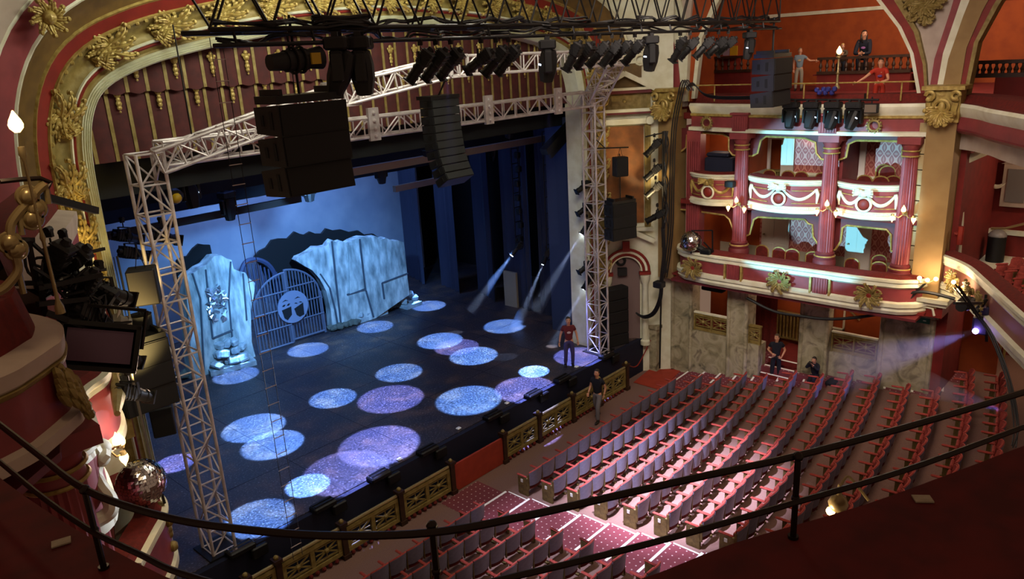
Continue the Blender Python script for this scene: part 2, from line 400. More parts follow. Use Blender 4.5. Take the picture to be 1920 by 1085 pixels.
def nosing(xa, xb, i):
    n = 6; mb = MB(); z = rowz(i)
    e = lambda x: ROWY[i] + .28 + rowcurve(i, x)
    p = [xa + (xb - xa) * k / n for k in range(n + 1)]
    mb.strip([[(x, e(x) + .012, z - .04) for x in p], [(x, e(x) + .012, z + .012) for x in p], [(x, e(x) - .055, z + .012) for x in p]])
    struct('trim_nosing', mb, M['white'])
for i in range(0, 9): nosing(11.55, 12.85, i)
for i in range(0, 13): nosing(xend(i) + .2, min(24.9, 23.05 + .03 * i), i)
mb = MB()
for i in range(0, 9):
    z = rowz(i) + .012; y0 = ROWY[i] + .2; y1 = ROWY[i + 1] + .3
    mb.strip([[(12.86, y0, z), (12.9, y0, z)], [(12.86, y1, z), (12.9, y1, z)]])
struct('trim_aisle_edge', mb, M['white'])

# ---- proscenium arch
ARCY = 15.6
half = [(5.3, -1.4), (5.28, 2), (5.27, 5), (5.28, 7.6), (5.33, 8.75), (5.52, 9.45), (5.87, 9.86), (6.59, 10.17), (7.4, 10.37), (8.6, 10.58), (10.2, 10.77), (12.75, 10.9)]
full = half + [(25.5 - x, z) for x, z in reversed(half[:-1])]
P2 = smoothpath([(x, 0, z) for x, z in full], 5)
ARC = [(p.x, p.z) for p in P2]
ARN = []
for i in range(len(ARC)):
    a, b_ = ARC[max(i - 1, 0)], ARC[min(i + 1, len(ARC) - 1)]
    tx, tz = b_[0] - a[0], b_[1] - a[1]; L = math.hypot(tx, tz); ARN.append((-tz / L, tx / L))
def arch_band(name, prof, material, smooth=True):        # prof: (outward w, forward f)
    rows = []; keep = lambda x, z: prof[0][0] < .8 or x < 20.0 or z > 9.9
    for w_, f in prof:
        rows.append([(x + n[0] * w_, ARCY - .3 * w_ - f, z + n[1] * w_) for (x, z), n in zip(ARC, ARN) if keep(x, z)])
    return struct(name, MB().strip(rows), material, smooth)
arch_band('trim_arch_fillets', [(0, -.6), (0, 0), (.03, .05), (.035, .0), (.07, .05), (.075, 0), (.11, .05), (.115, 0), (.155, .05), (.16, 0), (.2, .04)], M['cream'], False)
arch_band('trim_arch_gold', [(.2, .03), (.24, .0), (.30, .02)], M['dullgold'])
arch_band('trim_arch_red', [(.30, .02), (.33, .05), (.36, .02)], M['red'])
arch_band('trim_arch_bead', [(.36, .02), (.38, .09), (.41, .1), (.43, .06)], M['cream'])
arch_band('trim_arch_cove', [(.43, .06), (.50, .0), (.6, -.02), (.7, .04), (.77, .14), (.8, .18)], M['dullgold'])
arch_band('trim_arch_edge', [(.8, .18), (.83, .2), (.86, .16)], M['gold'])
arch_band('trim_arch_red_outer', [(.86, .16), (1.06, .22)], M['red'])
arch_band('trim_arch_fillet_outer', [(1.06, .22), (1.09, .28), (1.13, .24)], M['gold'])
arch_band('trim_arch_brown', [(1.13, .24), (1.25, .28), (1.4, .42), (1.5, .65)], M['brown'])
arch_band('trim_arch_line', [(1.5, .65), (1.53, .7), (1.57, .68)], M['cream'])
mb = MB().span((-3, 15.75, -1.4), (4.6, 15.95, 14)); mb.span((21.2, 15.95, -1.4), (27, 16.1, 14)); mb.span((-3, 15.75, 12.4), (27, 15.95, 16)); struct('wall_proscenium', mb, M['brown'])
# carved acanthus leaves in the cove
def leaf(mb, o, d, side, up, L, W):
    """a lobed acanthus leaf: a raised rib with rounded lobes that shrink towards a curled tip"""
    o, d, side, up = Vector(o), Vector(d).normalized(), Vector(side).normalized(), Vector(up).normalized(); f_ = L / .4
    W *= 1.45; T = Matrix((d, side, up)).transposed(); sp_ = []
    for k in range(5):
        u = k / 4; c = o + d * L * u * (1 - .12 * u) + up * (.11 * math.sin(PI * u * .8) + .03) * f_ + side * .06 * f_ * math.sin(2.6 * u); sp_.append(c)
        r = W * (.80 - .42 * u)
        for s_ in (-1, 1):
            mb.ball(c + side * s_ * W * (.62 - .34 * u) - up * .025 * f_, r, 6, 4, (1.15, .62, .5), T)
    mb.tube(sp_, [W * (.36 - .06 * k) for k in range(5)], 5)
    mb.ball(sp_[-1] + up * .01, W * .42, 6, 4)
mb = MB(); run = 0; last = -9
cum = [0]
for i in range(1, len(ARC)): cum.append(cum[-1] + math.dist(ARC[i], ARC[i - 1]))
rl = random.Random(3)
nextd = 7.0
for i in range(1, len(ARC)):
    if cum[i] < nextd: continue
    nextd = cum[i] + 1.0
    (x, z), n = ARC[i], ARN[i]; tx, tz = n[1], -n[0]
    if x > 12.75: tx, tz = -tx, -tz
    o = Vector((x + n[0] * .6, ARCY - .3 * .6 - .03, z + n[1] * .6)); tv = Vector((tx, 0, tz)); nv = Vector((n[0], -.3, n[1])).normalized(); up = Vector((.1, -1, 0)).normalized()
    for a in (-1.05, -.7, -.35, 0, .35, .7, 1.05):
        d = tv * math.cos(a) + nv * math.sin(a); leaf(mb, o - tv * .28 + nv * .06 * a, d, d.cross(up).normalized(), up, .48 - .1 * abs(a), .06)
    for a in (-.5, 0, .5):
        d = tv * math.cos(a) + nv * math.sin(a); leaf(mb, o - tv * .05 + up * .05 + nv * .1 * a, d, d.cross(up).normalized(), up, .55, .075)
    for a in (-.8, -.3, .3, .8):
        d = -tv * math.cos(a) + nv * math.sin(a); leaf(mb, o + tv * .05 + up * .03, d, d.cross(up).normalized(), up, .42, .06)
    for a in (-.9, 0, .9):
        d = -tv * math.cos(a) + nv * math.sin(a); leaf(mb, o - tv * .16, d, d.cross(up).normalized(), up, .3, .05)
    for s_ in (-1, 1):
        sp_ = [o - tv * .2 + nv * s_ * (.13 + .06 * math.cos(q)) + tv * .06 * math.sin(q) + up * .07 for q in np.linspace(0, 5.2, 9)]
        mb.tube(sp_, [.026 - .0018 * k for k in range(9)], 5)
struct('trim_arch_acanthus', mb, M['gold'], True)
# rope moulding on the outer edge of the cove
mb = MB(); dist = .0
for i in range(len(ARC) - 1):
    a, b_ = ARC[i], ARC[i + 1]; L = math.dist(a, b_); n = ARN[i]
    for k in range(max(1, int(L / .11))):
        u = (k + .5) / max(1, int(L / .11)); x = a[0] + (b_[0] - a[0]) * u; z = a[1] + (b_[1] - a[1]) * u
        if z > 4.5: mb.ball((x + n[0] * .79, ARCY - .3 * .79 - .17, z + n[1] * .79), .045, 5, 4)
struct('trim_arch_rope', mb, M['gold'], True)
# outer sounding arch that curves forward over the audience
def arch_wide(name, prof, material):
    rows = []
    for w_, y in prof: rows.append([(x + n[0] * w_, y, z + n[1] * w_) for (x, z), n in zip(ARC, ARN) if x < 9.2 and z > 7.9])
    return struct(name, MB().strip(rows), material, True)
arch_wide('trim_sounding_red', [(1.57, 14.45), (1.75, 14.3), (1.95, 14.25)], M['pink'])
arch_wide('trim_sounding_fillet', [(1.95, 14.25), (1.98, 14.18), (2.02, 14.15)], M['cream'])
arch_wide('ceiling_sounding', [(2.02, 14.15), (2.3, 14.0), (2.8, 13.8), (3.6, 13.4)], M['pinkcream'])
# carved corner cartouches on the sounding arch
mb = MB()
for (px, py) in ((88, 34),):
    c = ony(px, py, 14.2)
    for k in range(9):
        a = k * .7; d = Vector((math.cos(a), -.2, math.sin(a)))
        leaf(mb, c, d, d.cross(Vector((0, -1, 0))).normalized(), Vector((0, -1, 0)), .32, .06)
    mb.ball(c + Vector((0, -.1, 0)), .12, 8, 6)
struct('trim_cartouche', mb, M['gold'], True)

# ---- bay between the arch and the boxes (niche, pediment, arched doorway)
BO = Vector((20.75, 15.9, 0)); BU = Vector((.66, -.75, 0)); BN = Vector((-.75, -.66, 0))
BT = Matrix(((BU.x, BN.x, 0), (BU.y, BN.y, 0), (0, 0, 1)))
def B(t, z, d=0.0): return BO + BU * t + BN * d + Vector((0, 0, z))
def bbx(mb, t0, t1, z0, z1, d0, d1):
    return mb.box(B((t0 + t1) / 2, (z0 + z1) / 2, (d0 + d1) / 2), (t1 - t0, abs(d1 - d0), z1 - z0), BT)
mb = MB(); bbx(mb, -.2, 3.0, -1.4, 14, -.3, 0); struct('wall_bay', mb, M['cream'])
mb = MB(); bbx(mb, .72, 2.02, 4.25, 7.55, 0, .03); struct('wall_niche_panel', mb, M['panelorange'])
mb = MB()
for a, c in ((.50, .70), (2.04, 2.24)): bbx(mb, a, c, 4.0, 7.62, 0, .14)
for a in (.56, 2.10):
    for k in range(2): bbx(mb, a + k * .06, a + .03 + k * .06, 4.1, 7.5, .14, .17)
struct('trim_niche_pilasters', mb, M['dullgold'])
mb = MB(); bbx(mb, .42, 2.32, 7.62, 7.8, 0, .2); bbx(mb, .36, 2.38, 8.02, 8.12, 0, .26)
for s_ in (.55, 2.19):
    mb.cyl(B(s_, 7.72, .0), B(s_, 7.72, .26), .13, n=12)
struct('trim_niche_cornice', mb, M['cream'])
mb = MB(); bbx(mb, .38, 2.36, 7.95, 8.02, 0, .24); bbx(mb, .5, 2.24, 8.62, 8.74, 0, .3); struct('trim_niche_red', mb, M['oldrose'])
mb = MB(); bbx(mb, .5, 2.24, 8.12, 8.62, 0, .12)
for a in (.6, 1.95):
    for k in range(4): bbx(mb, a + k * .05, a + .03 + k * .05, 8.16, 8.58, .12, .16)
bbx(mb, .95, 1.8, 8.2, 8.56, .12, .15); mb.ball(B(1.37, 8.38, .16), .06, 8, 6)
struct('trim_niche_frieze', mb, M['dullgold'])
mb = MB()
for s_ in (-1, 1):
    mb.bar(B(1.37 + s_ * 1.0, 8.76, .17), B(1.37, 9.28, .17), .34, .12)
    mb.bar(B(1.37 + s_ * .95, 8.70, .22), B(1.37, 9.2, .22), .30, .05)
bbx(mb, .42, 2.32, 8.72, 8.8, 0, .34)
struct('trim_pediment', mb, M['cream'])
mb = MB(); mb.prism([B(.55, 8.78, .02), B(2.19, 8.78, .02), B(1.37, 9.22, .02)], BN * .04); bbx(mb, .8, 1.95, 9.1, 9.62, 0, .1); struct('trim_tympanum', mb, M['brown'])
mb = MB()
for s_ in (.85, 1.9):
    mb.tube([B(s_ + .16 * math.cos(q), 9.66 + .16 * math.sin(q), .12) for q in np.linspace(0, 6, 10)], .05, 6)
mb.ball(B(1.37, 9.75, .05), .3, 12, 8, (1, .5, 1.1)); bbx(mb, .75, 2.0, 9.55, 9.62, 0, .16)
struct('trim_urn', mb, M['cream'], True)
# arched doorway under the niche
mb = MB(); bbx(mb, .45, 2.3, 4.0, 4.12, 0, .25)
pts = []
for q in np.linspace(0, PI, 17): pts.append((1.37 + .78 * math.cos(q), 2.55 + .78 * math.sin(q)))
rows = [[B(t_, z_, d) for t_, z_ in pts] for d in (0.02, .16)]
inn = [[B(1.37 + .52 * math.cos(q), 2.55 + .52 * math.sin(q), .16) for q in np.linspace(0, PI, 17)]]
mb.strip([rows[0], rows[1], inn[0], [B(1.37 + .52 * math.cos(q), 2.55 + .52 * math.sin(q), .0) for q in np.linspace(0, PI, 17)]])
for s_ in (-1, 1): mb.bar(B(1.37 + s_ * .98, 3.62, .14), B(1.37, 4.1, .14), .26, .16)
struct('trim_door_arch', mb, M['cream'])
mb = MB()
for rr in (.80, .62):
    mb.tube([B(1.37 + rr * math.cos(q), 2.55 + rr * math.sin(q), .17) for q in np.linspace(0, PI, 17)], .05, 6)
for s_ in (-1, 1): bbx(mb, 1.37 + s_ * .66 - .2, 1.37 + s_ * .66 + .2, 2.42, 2.52, .02, .22)
bbx(mb, 1.25, 1.49, 3.3, 3.65, .1, .26)
struct('trim_door_red', mb, M['red'])
for s_ in (-1, 1):
    mb = MB().lathe([(.17, -.2), (.17, -.05), (.12, 0), (.115, 1.1), (.1, 2.1), (.16, 2.2), (.17, 2.4)], 12, B(1.37 + s_ * .66, 0, .16)); struct('trim_door_column', mb, M['cream'], True)
mb = MB(); bbx(mb, .87, 1.87, -.2, 3.05, .0, .012); struct('door_1', mb, mat('mauve door panel', '6f5b58', .7))  # plain mauve panel filling the doorway
mb = MB(); mb.tube([B(1.2 + .14 * math.cos(q), 2.92 + .14 * math.sin(q), .06) for q in np.linspace(0, 2 * PI, 14, endpoint=False)], .05, 6, True); bbx(mb, 1.08, 1.4, 2.42, 2.68, .02, .2)
tag(mb.build('loudspeaker', M['cabinet']), 'small black speaker and ring fixed in the arched doorway head', 'speaker')
mb = MB(); mb.span((22.2, 13.95, -1.3), (23.0, 14.75, .35)); mb.span((22.15, 13.9, .35), (23.0, 14.8, .47)); struct('wall_plinth', mb, M['stone'])

# ---- house-right wall of boxes
WX = 22.9
def pts_x(x, *q): return [onx(a, b_, x) for a, b_ in q]
mb = MB()
# upper spandrel with its two arches, as flat wall pieces on the wall plane
def sheet(name, x, q, material, t_=.25):
    struct(name, MB().prism(pts_x(x, *q), (t_, 0, 0)), material)
sheet('wall_right_upper', 23.1, [(1172, -60), (1305, -60), (1291, 60), (1283, 200), (1165, 200)], M['pinkcream'])
sheet('trim_rib_red', 22.95, [(1192, -60), (1222, -60), (1250, 30), (1270, 110), (1277, 190), (1262, 190), (1255, 115), (1236, 40)], M['pink'], .3)
sheet('trim_rib_cream', 23.0, [(1225, -60), (1262, -60), (1283, 30), (1290, 100), (1285, 190), (1277, 190), (1270, 110), (1250, 30)], M['cream'], .2)
sheet('trim_rib_soffit', 23.2, [(1262, -60), (1382, -60), (1340, 10), (1312, 75), (1298, 190), (1284, 190), (1290, 100), (1283, 30)], M['orange'], .5)
sheet('trim_rib_inner', 23.15, [(1372, -60), (1384, -60), (1344, 8), (1316, 72), (1302, 185), (1296, 185), (1308, 72), (1336, 5)], M['cream'], .2)
for k, s_ in enumerate((1205, 1218)):
    sheet('trim_rib_line', 22.93, [(s_, 20), (s_ + 6, 20), (s_ + 12, 100), (s_ + 14, 170), (s_ + 8, 170), (s_ + 5, 100)], M['cream'], .2)
sheet('wall_right_spandrel', 23.1, [(1640, -60), (1860, -60), (1810, 60), (1790, 190), (1735, 190), (1732, 120), (1715, 62), (1678, 0)], M['pinkcream'])
sheet('trim_arch2_gold', 23.0, [(1612, -60), (1626, -60), (1652, 0), (1690, 50), (1713, 100), (1729, 190), (1722, 190), (1706, 100), (1683, 52), (1643, 0)], M['cream'], .45)
sheet('trim_arch2_red', 22.98, [(1626, -60), (1650, -60), (1676, 0), (1713, 60), (1730, 120), (1735, 190), (1729, 190), (1713, 100), (1690, 50), (1652, 0)], M['red'], .3)
sheet('trim_arch2_line', 22.95, [(1650, -60), (1664, -60), (1690, 0), (1722, 60), (1736, 120), (1740, 190), (1735, 190), (1730, 120), (1713, 60), (1676, 0)], M['dullgold'], .2)
sheet('trim_arch3_red', 22.95, [(1805, -60), (1822, -60), (1795, 20), (1768, 100), (1752, 190), (1739, 190), (1752, 110), (1782, 20)], M['pink'], .2)
sheet('trim_arch3_line', 22.92, [(1822, -60), (1842, -60), (1806, 30), (1778, 110), (1762, 190), (1752, 190), (1768, 100), (1795, 20)], M['cream'], .2)
sheet('trim_arch3_face', 22.9, [(1842, -60), (1886, -60), (1842, 20), (1812, 90), (1797, 180), (1762, 190), (1778, 110), (1806, 30)], mat('beige face', '8f7448', .7, 0, '84693f', 2), .3)
sheet('trim_arch3_edge', 22.95, [(1886, -60), (1905, -60), (1862, 10), (1826, 80), (1806, 180), (1797, 180), (1812, 90), (1842, 20)], M['red'], .4)
sheet('trim_arch3_gold', 22.9, [(1905, -60), (1918, -60), (1872, 10), (1834, 80), (1813, 180), (1806, 180), (1826, 80), (1862, 10)], M['dullgold'], .45)
mb = MB()
for (px, py, r_) in ((1735, 10, .4), (1715, 0, .3), (1755, 0, .3), (1738, 32, .22), (1712, 30, .14)):
    c = onx(px, py, 22.98)
    for k in range(8):
        a = k * .785; d = Vector((-.15, math.cos(a), math.sin(a))); leaf(mb, c, d, d.cross(Vector((-1, 0, 0))).normalized(), Vector((-1, 0, 0)), r_, .07)
struct('trim_spandrel_ornament', mb, M['dullgold'], True)
# gallery behind the arches
mb = MB().span((22.9, -3, 7.7), (37.2, 17.5, 7.9)); struct('floor_gallery', mb, M['darkred'])
mb = MB().span((37, -6, 7.9), (37.2, 18, 15)); mb.span((22.9, 17.4, 7.9), (37, 17.6, 15)); mb.span((22.9, -6, 15), (37.2, 18, 15.2)); struct('wall_gallery', mb, M['orange'])
mb = MB().span((36.93, -5, 11.05), (37.0, 17.4, 11.2)); struct('trim_gallery_rail', mb, M['cream'])

L3Z = 8.22
def curve_front(y0, y1, x0, bulge, n=24, endr=.0):
    out = []
    for k in range(n + 1):
        u = k / n; y = y0 + (y1 - y0) * u; s_ = 2 * u - 1
        out.append((x0 - bulge * (1 - abs(s_) ** 2.2), y))
    return out
def loft(plan, prof, inward=None):       # plan list of (x,y), prof list of (out, z): out is measured along the plan normal
    n = len(plan); nor = []
    for i in range(n):
        a, b_ = plan[max(i - 1, 0)], plan[min(i + 1, n - 1)]; tx, ty = b_[0] - a[0], b_[1] - a[1]; L = math.hypot(tx, ty) or 1
        nor.append((-ty / L, tx / L))
    return [[(p[0] + q[0] * o, p[1] + q[1] * o, z) for p, q in zip(plan, nor)] for o, z in prof]
def front(name, label, cat, plan, bands, group=None, caps=True):
    """A balcony front: each band is one part lofted along the plan; bands = (part name, profile, material)."""
    t_ = thing(name, label, cat, (plan[len(plan) // 2][0], plan[len(plan) // 2][1], bands[-1][1][-1][1]), 0, group); inv = Vector(t_.location)
    for nm, prof, material in bands:
        rows = loft(plan, prof); mb = MB().strip([[tuple(Vector(p) - inv) for p in r] for r in rows])
        if caps:
            for k in (0, -1):
                mb.add([tuple(Vector(r[k]) - inv) for r in rows], [tuple(range(len(rows)))])
        mb.build(nm, material, t_, True)
    return t_, inv
# note: plans run towards -y so that the outward side faces the auditorium (-x)
def ring(mb, c, r, tr, ax, n=18):
    ax = Vector(ax).normalized(); a, b_ = mb.frame(ax)
    mb.tube([Vector(c) + (a * math.cos(q) + b_ * math.sin(q)) * r for q in np.linspace(0, 2 * PI, n, endpoint=False)], tr, 6, True)
plan = curve_front(5.2, 13.0, 22.75, .45)
g_front, inv = front('gallery_parapet', 'rose and cream gallery front above the boxes, with ring rosettes', 'balcony front', plan, [
    ('ledge', [(-1.1, 8.2), (-.9, 8.45), (-.35, 8.45), (-.2, 8.22), (.05, 8.22)], M['plush']),
    ('cornice', [(.05, 8.22), (.1, 8.14), (.06, 8.02), (.0, 7.95), (-.02, 7.9)], M['cream']),
    ('gold_fillet', [(-.02, 7.9), (.03, 7.88), (.03, 7.83), (-.03, 7.8)], M['gold']),
    ('frieze', [(-.03, 7.8), (-.03, 7.48)], M['pink']),
    ('lower_cornice', [(-.03, 7.48), (.1, 7.46), (.1, 7.36), (-.05, 7.34), (-.6, 7.34)], M['cream'])])
for px in (1325, 1640):
    c = onx(px, 217, 22.32); mb = MB(); ring(mb, (c.x - inv.x, c.y - inv.y, 7.64 - inv.z), .14, .03, (1, 0, 0))
    for q in np.linspace(0, 2 * PI, 14, endpoint=False): mb.ball((c.x - inv.x, c.y - inv.y + .19 * math.cos(q), 7.64 - inv.z + .19 * math.sin(q)), .035, 5, 4)
    mb.build('rosette', M['dullgold'], g_front, True)
for y_ in (11.05, 8.35):
    xx = 22.75 - .45 * (1 - abs((y_ - 9.1) / 3.9) ** 2.2); mb = MB().box((xx - .02 - inv.x, y_ - inv.y, 7.66 - inv.z), (.2, .5, .5))
    for k in range(6): mb.box((xx - .13 - inv.x, y_ - .19 + k * .076 - inv.y, 7.64 - inv.z), (.03, .035, .4))
    mb.box((xx - .04 - inv.x, y_ - inv.y, 7.93 - inv.z), (.3, .6, .06)); mb.build('pier_block', M['pink'], g_front)
# fluted columns
def fluted(name, label, x, y, z0, z1, r, group=None):
    t_ = thing(name, label, 'column', (x, y, z0), 0, group); h = z1 - z0
    n = 40; prof = [(r, .42), (r * 1.0, h * .35), (r * .86, h - .5)]
    mb = MB(); rows = []
    for rr, z in prof:
        row = []
        for k in range(n):
            q = rr * (1 - (.10 if k % 2 else 0)); row.append((q * math.cos(2 * PI * k / n), q * math.sin(2 * PI * k / n), z))
        rows.append(row + [row[0]])
    mb.strip(rows); mb.build('shaft', M['pink'], t_)
    MB().lathe([(r * 1.45, 0), (r * 1.45, .16), (r * 1.3, .2), (r * 1.36, .27), (r * 1.15, .33), (r * 1.22, .38), (r * 1.02, .43)], 24).build('base', M['oldrose'], t_, True)
    MB().lathe([(r * .9, h - .52), (r * .95, h - .5), (r * .92, h - .44), (r * .9, h - .3), (r * 1.12, h - .22), (r * 1.15, h - .17)], 24).box((0, 0, h - .08), (r * 2.6, r * 2.6, .18)).build('capital', M['pink'], t_, True)
    mb = MB()
    for zz in (h - .5, h - .36, .3): mb.tube([(r * (1.0 if zz > 1 else 1.28) * math.cos(q), r * (1.0 if zz > 1 else 1.28) * math.sin(q), zz) for q in np.linspace(0, 2 * PI, 24, endpoint=False)], .022, 5, True)
    mb.build('gold_bands', M['gold'], t_, True)
    return t_
fluted('fluted_column', 'rose fluted column between the dark left box and the middle box', 22.5, 11.05, 3.5, 7.34, .225)
fluted('fluted_column', 'rose fluted column between the two brightly lit upper boxes', 22.5, 8.3, 3.5, 7.34, .225)
fluted('fluted_column', 'rose fluted column against the beige pilaster, right of the boxes', 22.55, 6.2, 3.4, 7.34, .225)
mb = MB().span((22.6, 12.55, 3.5), (22.95, 13.05, 7.34))
for k in range(6): mb.span((22.56, 12.58 + k * .08, 3.7), (22.62, 12.62 + k * .08, 7.0))
struct('trim_end_pilaster', mb, M['pink'])
# header walls with shaped openings and gold beads
def header(x, q, ztop, nm):
    pts = pts_x(x, *q); poly = pts + [Vector((x, pts[-1].y, ztop)), Vector((x, pts[0].y, ztop))]
    struct('wall_header_' + nm, MB().prism(poly, (.12, 0, 0)), M['oldrose'])
    struct('trim_header_' + nm, MB().tube([p + Vector((-.02, 0, 0)) for p in pts], .032, 6), M['gold'], True)
HX = 22.78
for nm, q in (('far', [(1270, 291), (1281, 281), (1287, 276), (1288.6, 253), (1302, 248), (1356, 251.6), (1367, 258), (1367, 281.6), (1374.6, 290.7), (1390, 292)]),
              ('middle', [(1390, 293), (1411, 292), (1421, 287), (1427, 263), (1437, 255.5), (1510, 259), (1529.5, 267), (1531, 287), (1540, 298), (1560, 301)]),
              ('near', [(1560, 301), (1575, 299), (1587, 294.6), (1592, 270), (1606, 263), (1682, 264.6), (1694, 271), (1692, 292), (1697, 302), (1722, 304)])):
    header(HX, q, 7.4, nm)
for nm, q in (('far_low', [(1270, 392), (1296, 394), (1359, 403), (1368, 411), (1378, 439), (1392, 445)]),
              ('middle_low', [(1392, 445), (1406, 439), (1414, 411), (1422, 406.6), (1509.6, 411), (1516, 419), (1523.7, 420.7), (1525, 443), (1534.6, 458), (1553, 470)]),
              ('near_low', [(1553, 470), (1566, 468), (1577, 452), (1580, 427), (1588, 422), (1663, 430), (1671, 439.5), (1671, 470), (1720, 474)])):
    header(HX, q, 5.05, nm)
# box floors and back walls
mb = MB().span((22.5, 5.4, 4.95), (26.2, 13.2, 5.08)); mb.span((22.3, 5.4, 2.47), (26.2, 13.4, 2.55)); struct('floor_boxes', mb, M['darkred'])
mb = MB().span((22.8, 5.5, 7.34), (26.2, 13.2, 7.5)); struct('ceiling_boxes', mb, M['oldrose'])
BX = 25.2
BX2 = 24.25; DAD = mat('cream dado', 'a39a82', .6)
mb = MB().span((BX2, 5.4, 5.9), (BX2 + .1, 10.1, 7.4)); struct('wall_box_upper', mb, M['damask'])
mb = MB().span((BX2, 11.0, 5.0), (BX2 + .1, 13.2, 7.4)); mb.span((22.9, 11.0, 5), (BX2, 11.1, 7.4)); mb.span((22.9, 13.1, 2.5), (BX, 13.2, 7.4)); mb.span((BX, 11.6, 2.5), (BX + .1, 13.2, 5.0)); struct('wall_box_far', mb, M['orange'])
mb = MB().span((BX2 - .03, 5.4, 5.05), (BX2 + .1, 10.1, 5.88)); mb.span((22.95, 10.97, 5.05), (BX2, 11.0, 6.0)); mb.span((BX2 - .03, 11.1, 5.05), (BX2, 13.1, 5.9)); struct('wall_box_dado', mb, DAD)
mb = MB().span((BX2 - .06, 5.4, 5.86), (BX2 + .02, 10.1, 5.94)); struct('trim_box_dado', mb, M['cream'])
mb = MB().span((22.9, 8.1, 5.0), (BX2, 8.2, 7.4)); mb.span((22.9, 5.4, 2.5), (BX, 5.5, 7.4)); struct('wall_box_partition', mb, M['pink'])
mb = MB().span((BX, 5.4, 3.0), (BX + .1, 11.6, 5.0)); struct('wall_box_lower', mb, M['damask'])
mb = MB().span((BX - .03, 5.4, 2.5), (BX + .1, 13.2, 3.08)); struct('wall_box_lower_dado', mb, DAD)
mb = MB().span((BX2 + .4, 10.0, 5.0), (BX2 + .5, 11.1, 7.4)); struct('wall_box_passage', mb, M['orange'])
def panel_door(name, x, y0, y1, z0, z1, handle=True):
    mb = MB().span((x - .05, y0, z0), (x, y1, z1)); o = struct(name, mb, M['door'])
    mb = MB()
    for a, c in ((.1, .45), (.55, .9)):
        for e, f in ((.08, .42), (.5, .94)):
            mb.span((x - .06, y0 + (y1 - y0) * a, z0 + (z1 - z0) * e), (x - .05, y0 + (y1 - y0) * c, z0 + (z1 - z0) * f))
    mb.build('door_panels', M['door'], o)
    if handle: MB().cyl((x - .06, y1 - .1, z0 + 1.0), (x - .13, y1 - .1, z0 + 1.0), .03).build('door_handle', M['brass'], o)
panel_door('door_2', BX - .03, 10.52, 11.5, 2.56, 4.2)
panel_door('door_3', BX - .03, 7.84, 8.62, 2.56, 4.2)
panel_door('door_4', BX2 - .03, 10.1, 10.52, 5.08, 7.2, False)
mb = MB().span((BX2 - .08, 7.9, 5.08), (BX2 - .02, 8.08, 7.3)); mb.span((BX2 - .06, 10.9, 5.08), (BX2 + .02, 10.99, 7.2)); mb.span((BX2 - .04, 10.5, 6.95), (BX2 + .06, 11.0, 7.2)); struct('trim_box_door', mb, M['white'])
# bowed upper box fronts
def swag(mb, a, b_, drop, r, n=12):
    a, b_ = Vector(a), Vector(b_); p = []
    for k in range(n + 1):
        u = k / n; q = a.lerp(b_, u); q.z -= drop * 4 * u * (1 - u); p.append(q)
    mb.tube(p, [r * (.55 + .45 * math.sin(PI * k / n)) for k in range(n + 1)], 6)
def box_front(label, y0, y1, xe, bulge, zt, zb):
    plan = curve_front(y0, y1, xe, bulge, 20); h = zt - zb
    t_, iv = front('box_parapet', label, 'box front', plan, [
        ('ledge', [(-.35, zt + .02), (-.3, zt + .07), (-.06, zt + .07), (.0, zt + .02)], M['plush']),
        ('cornice', [(.0, zt + .02), (.07, zt), (.07, zt - .04), (.03, zt - .07), (.05, zt - .1), (.0, zt - .16), (-.02, zt - .17)], M['cream']),
        ('panel', [(-.02, zt - .17), (-.03, zt - .4 * h), (.0, zb + .2)], M['pink']),
        ('lower_cornice', [(.0, zb + .2), (.04, zb + .18), (.04, zb + .12), (.08, zb + .1), (.08, zb), (.0, zb - .04), (-.4, zb - .04)], M['cream'])], 'upper box fronts')
    def at(u, z, o=.04):
        k = u * 20; i = min(int(k), 19); f = k - i
        a, c = plan[i], plan[i + 1]; return Vector((a[0] + (c[0] - a[0]) * f - o, a[1] + (c[1] - a[1]) * f, z)) - iv
    zm = zb + .2 + (zt - .17 - zb - .2) * .45
    mb = MB(); ring(mb, at(.5, zm - .05), .2, .035, (-1, 0, 0)); mb.build('medallion_ring', M['cream'], t_, True)
    MB().ball(at(.5, zm - .05, .0), .16, 14, 8, (.5, 1, 1)).build('boss', M['red'], t_, True)
    mb = MB()
    for s_ in (-1, 1):
        swag(mb, at(.5 + s_ * .05, zt - .26), at(.5 + s_ * .43, zt - .26), .3, .055)
        mb.tube([at(.5 + s_ * .43, zt - .24), at(.5 + s_ * .45, zt - .4), at(.5 + s_ * .44, zb + .3)], [.05, .06, .02], 6)
        for k in range(3):
            d = Vector((-.2, s_, .3 - .3 * k)); leaf(mb, at(.5, zt - .22, .06), d.normalized(), Vector((0, 0, 1)), Vector((-1, 0, 0)), .3, .05)
    mb.ball(at(.5, zt - .24, .08), .1, 10, 6); mb.build('swags', M['gold'] if 'dark' in label else M['cream'], t_, True)
    mb = MB()
    for z in (zt - .3, zb + .3):
        mb.tube([at(u, z, .02) for u in np.linspace(.02, .34, 6)], .014, 5); mb.tube([at(u, z, .02) for u in np.linspace(.66, .98, 6)], .014, 5)
    mb.build('gold_lines', M['gold'], t_)
    mb = MB()
    for u in np.linspace(.03, .97, 44): mb.box(at(u, zb + .15, .05), (.03, .03, .035))
    mb.build('dentils', M['cream'], t_)
    return t_
box_front('bowed front of the dark left box, holding the black monitor', 11.25, 12.9, 22.65, .35, 6.0, 5.02)
box_front('bowed front of the brightly lit middle box, with garlands', 8.5, 10.85, 22.65, .42, 6.0, 5.02)
box_front('bowed front of the brightly lit box beside the beige pilaster', 6.35, 8.1, 22.65, .35, 6.0, 5.05)
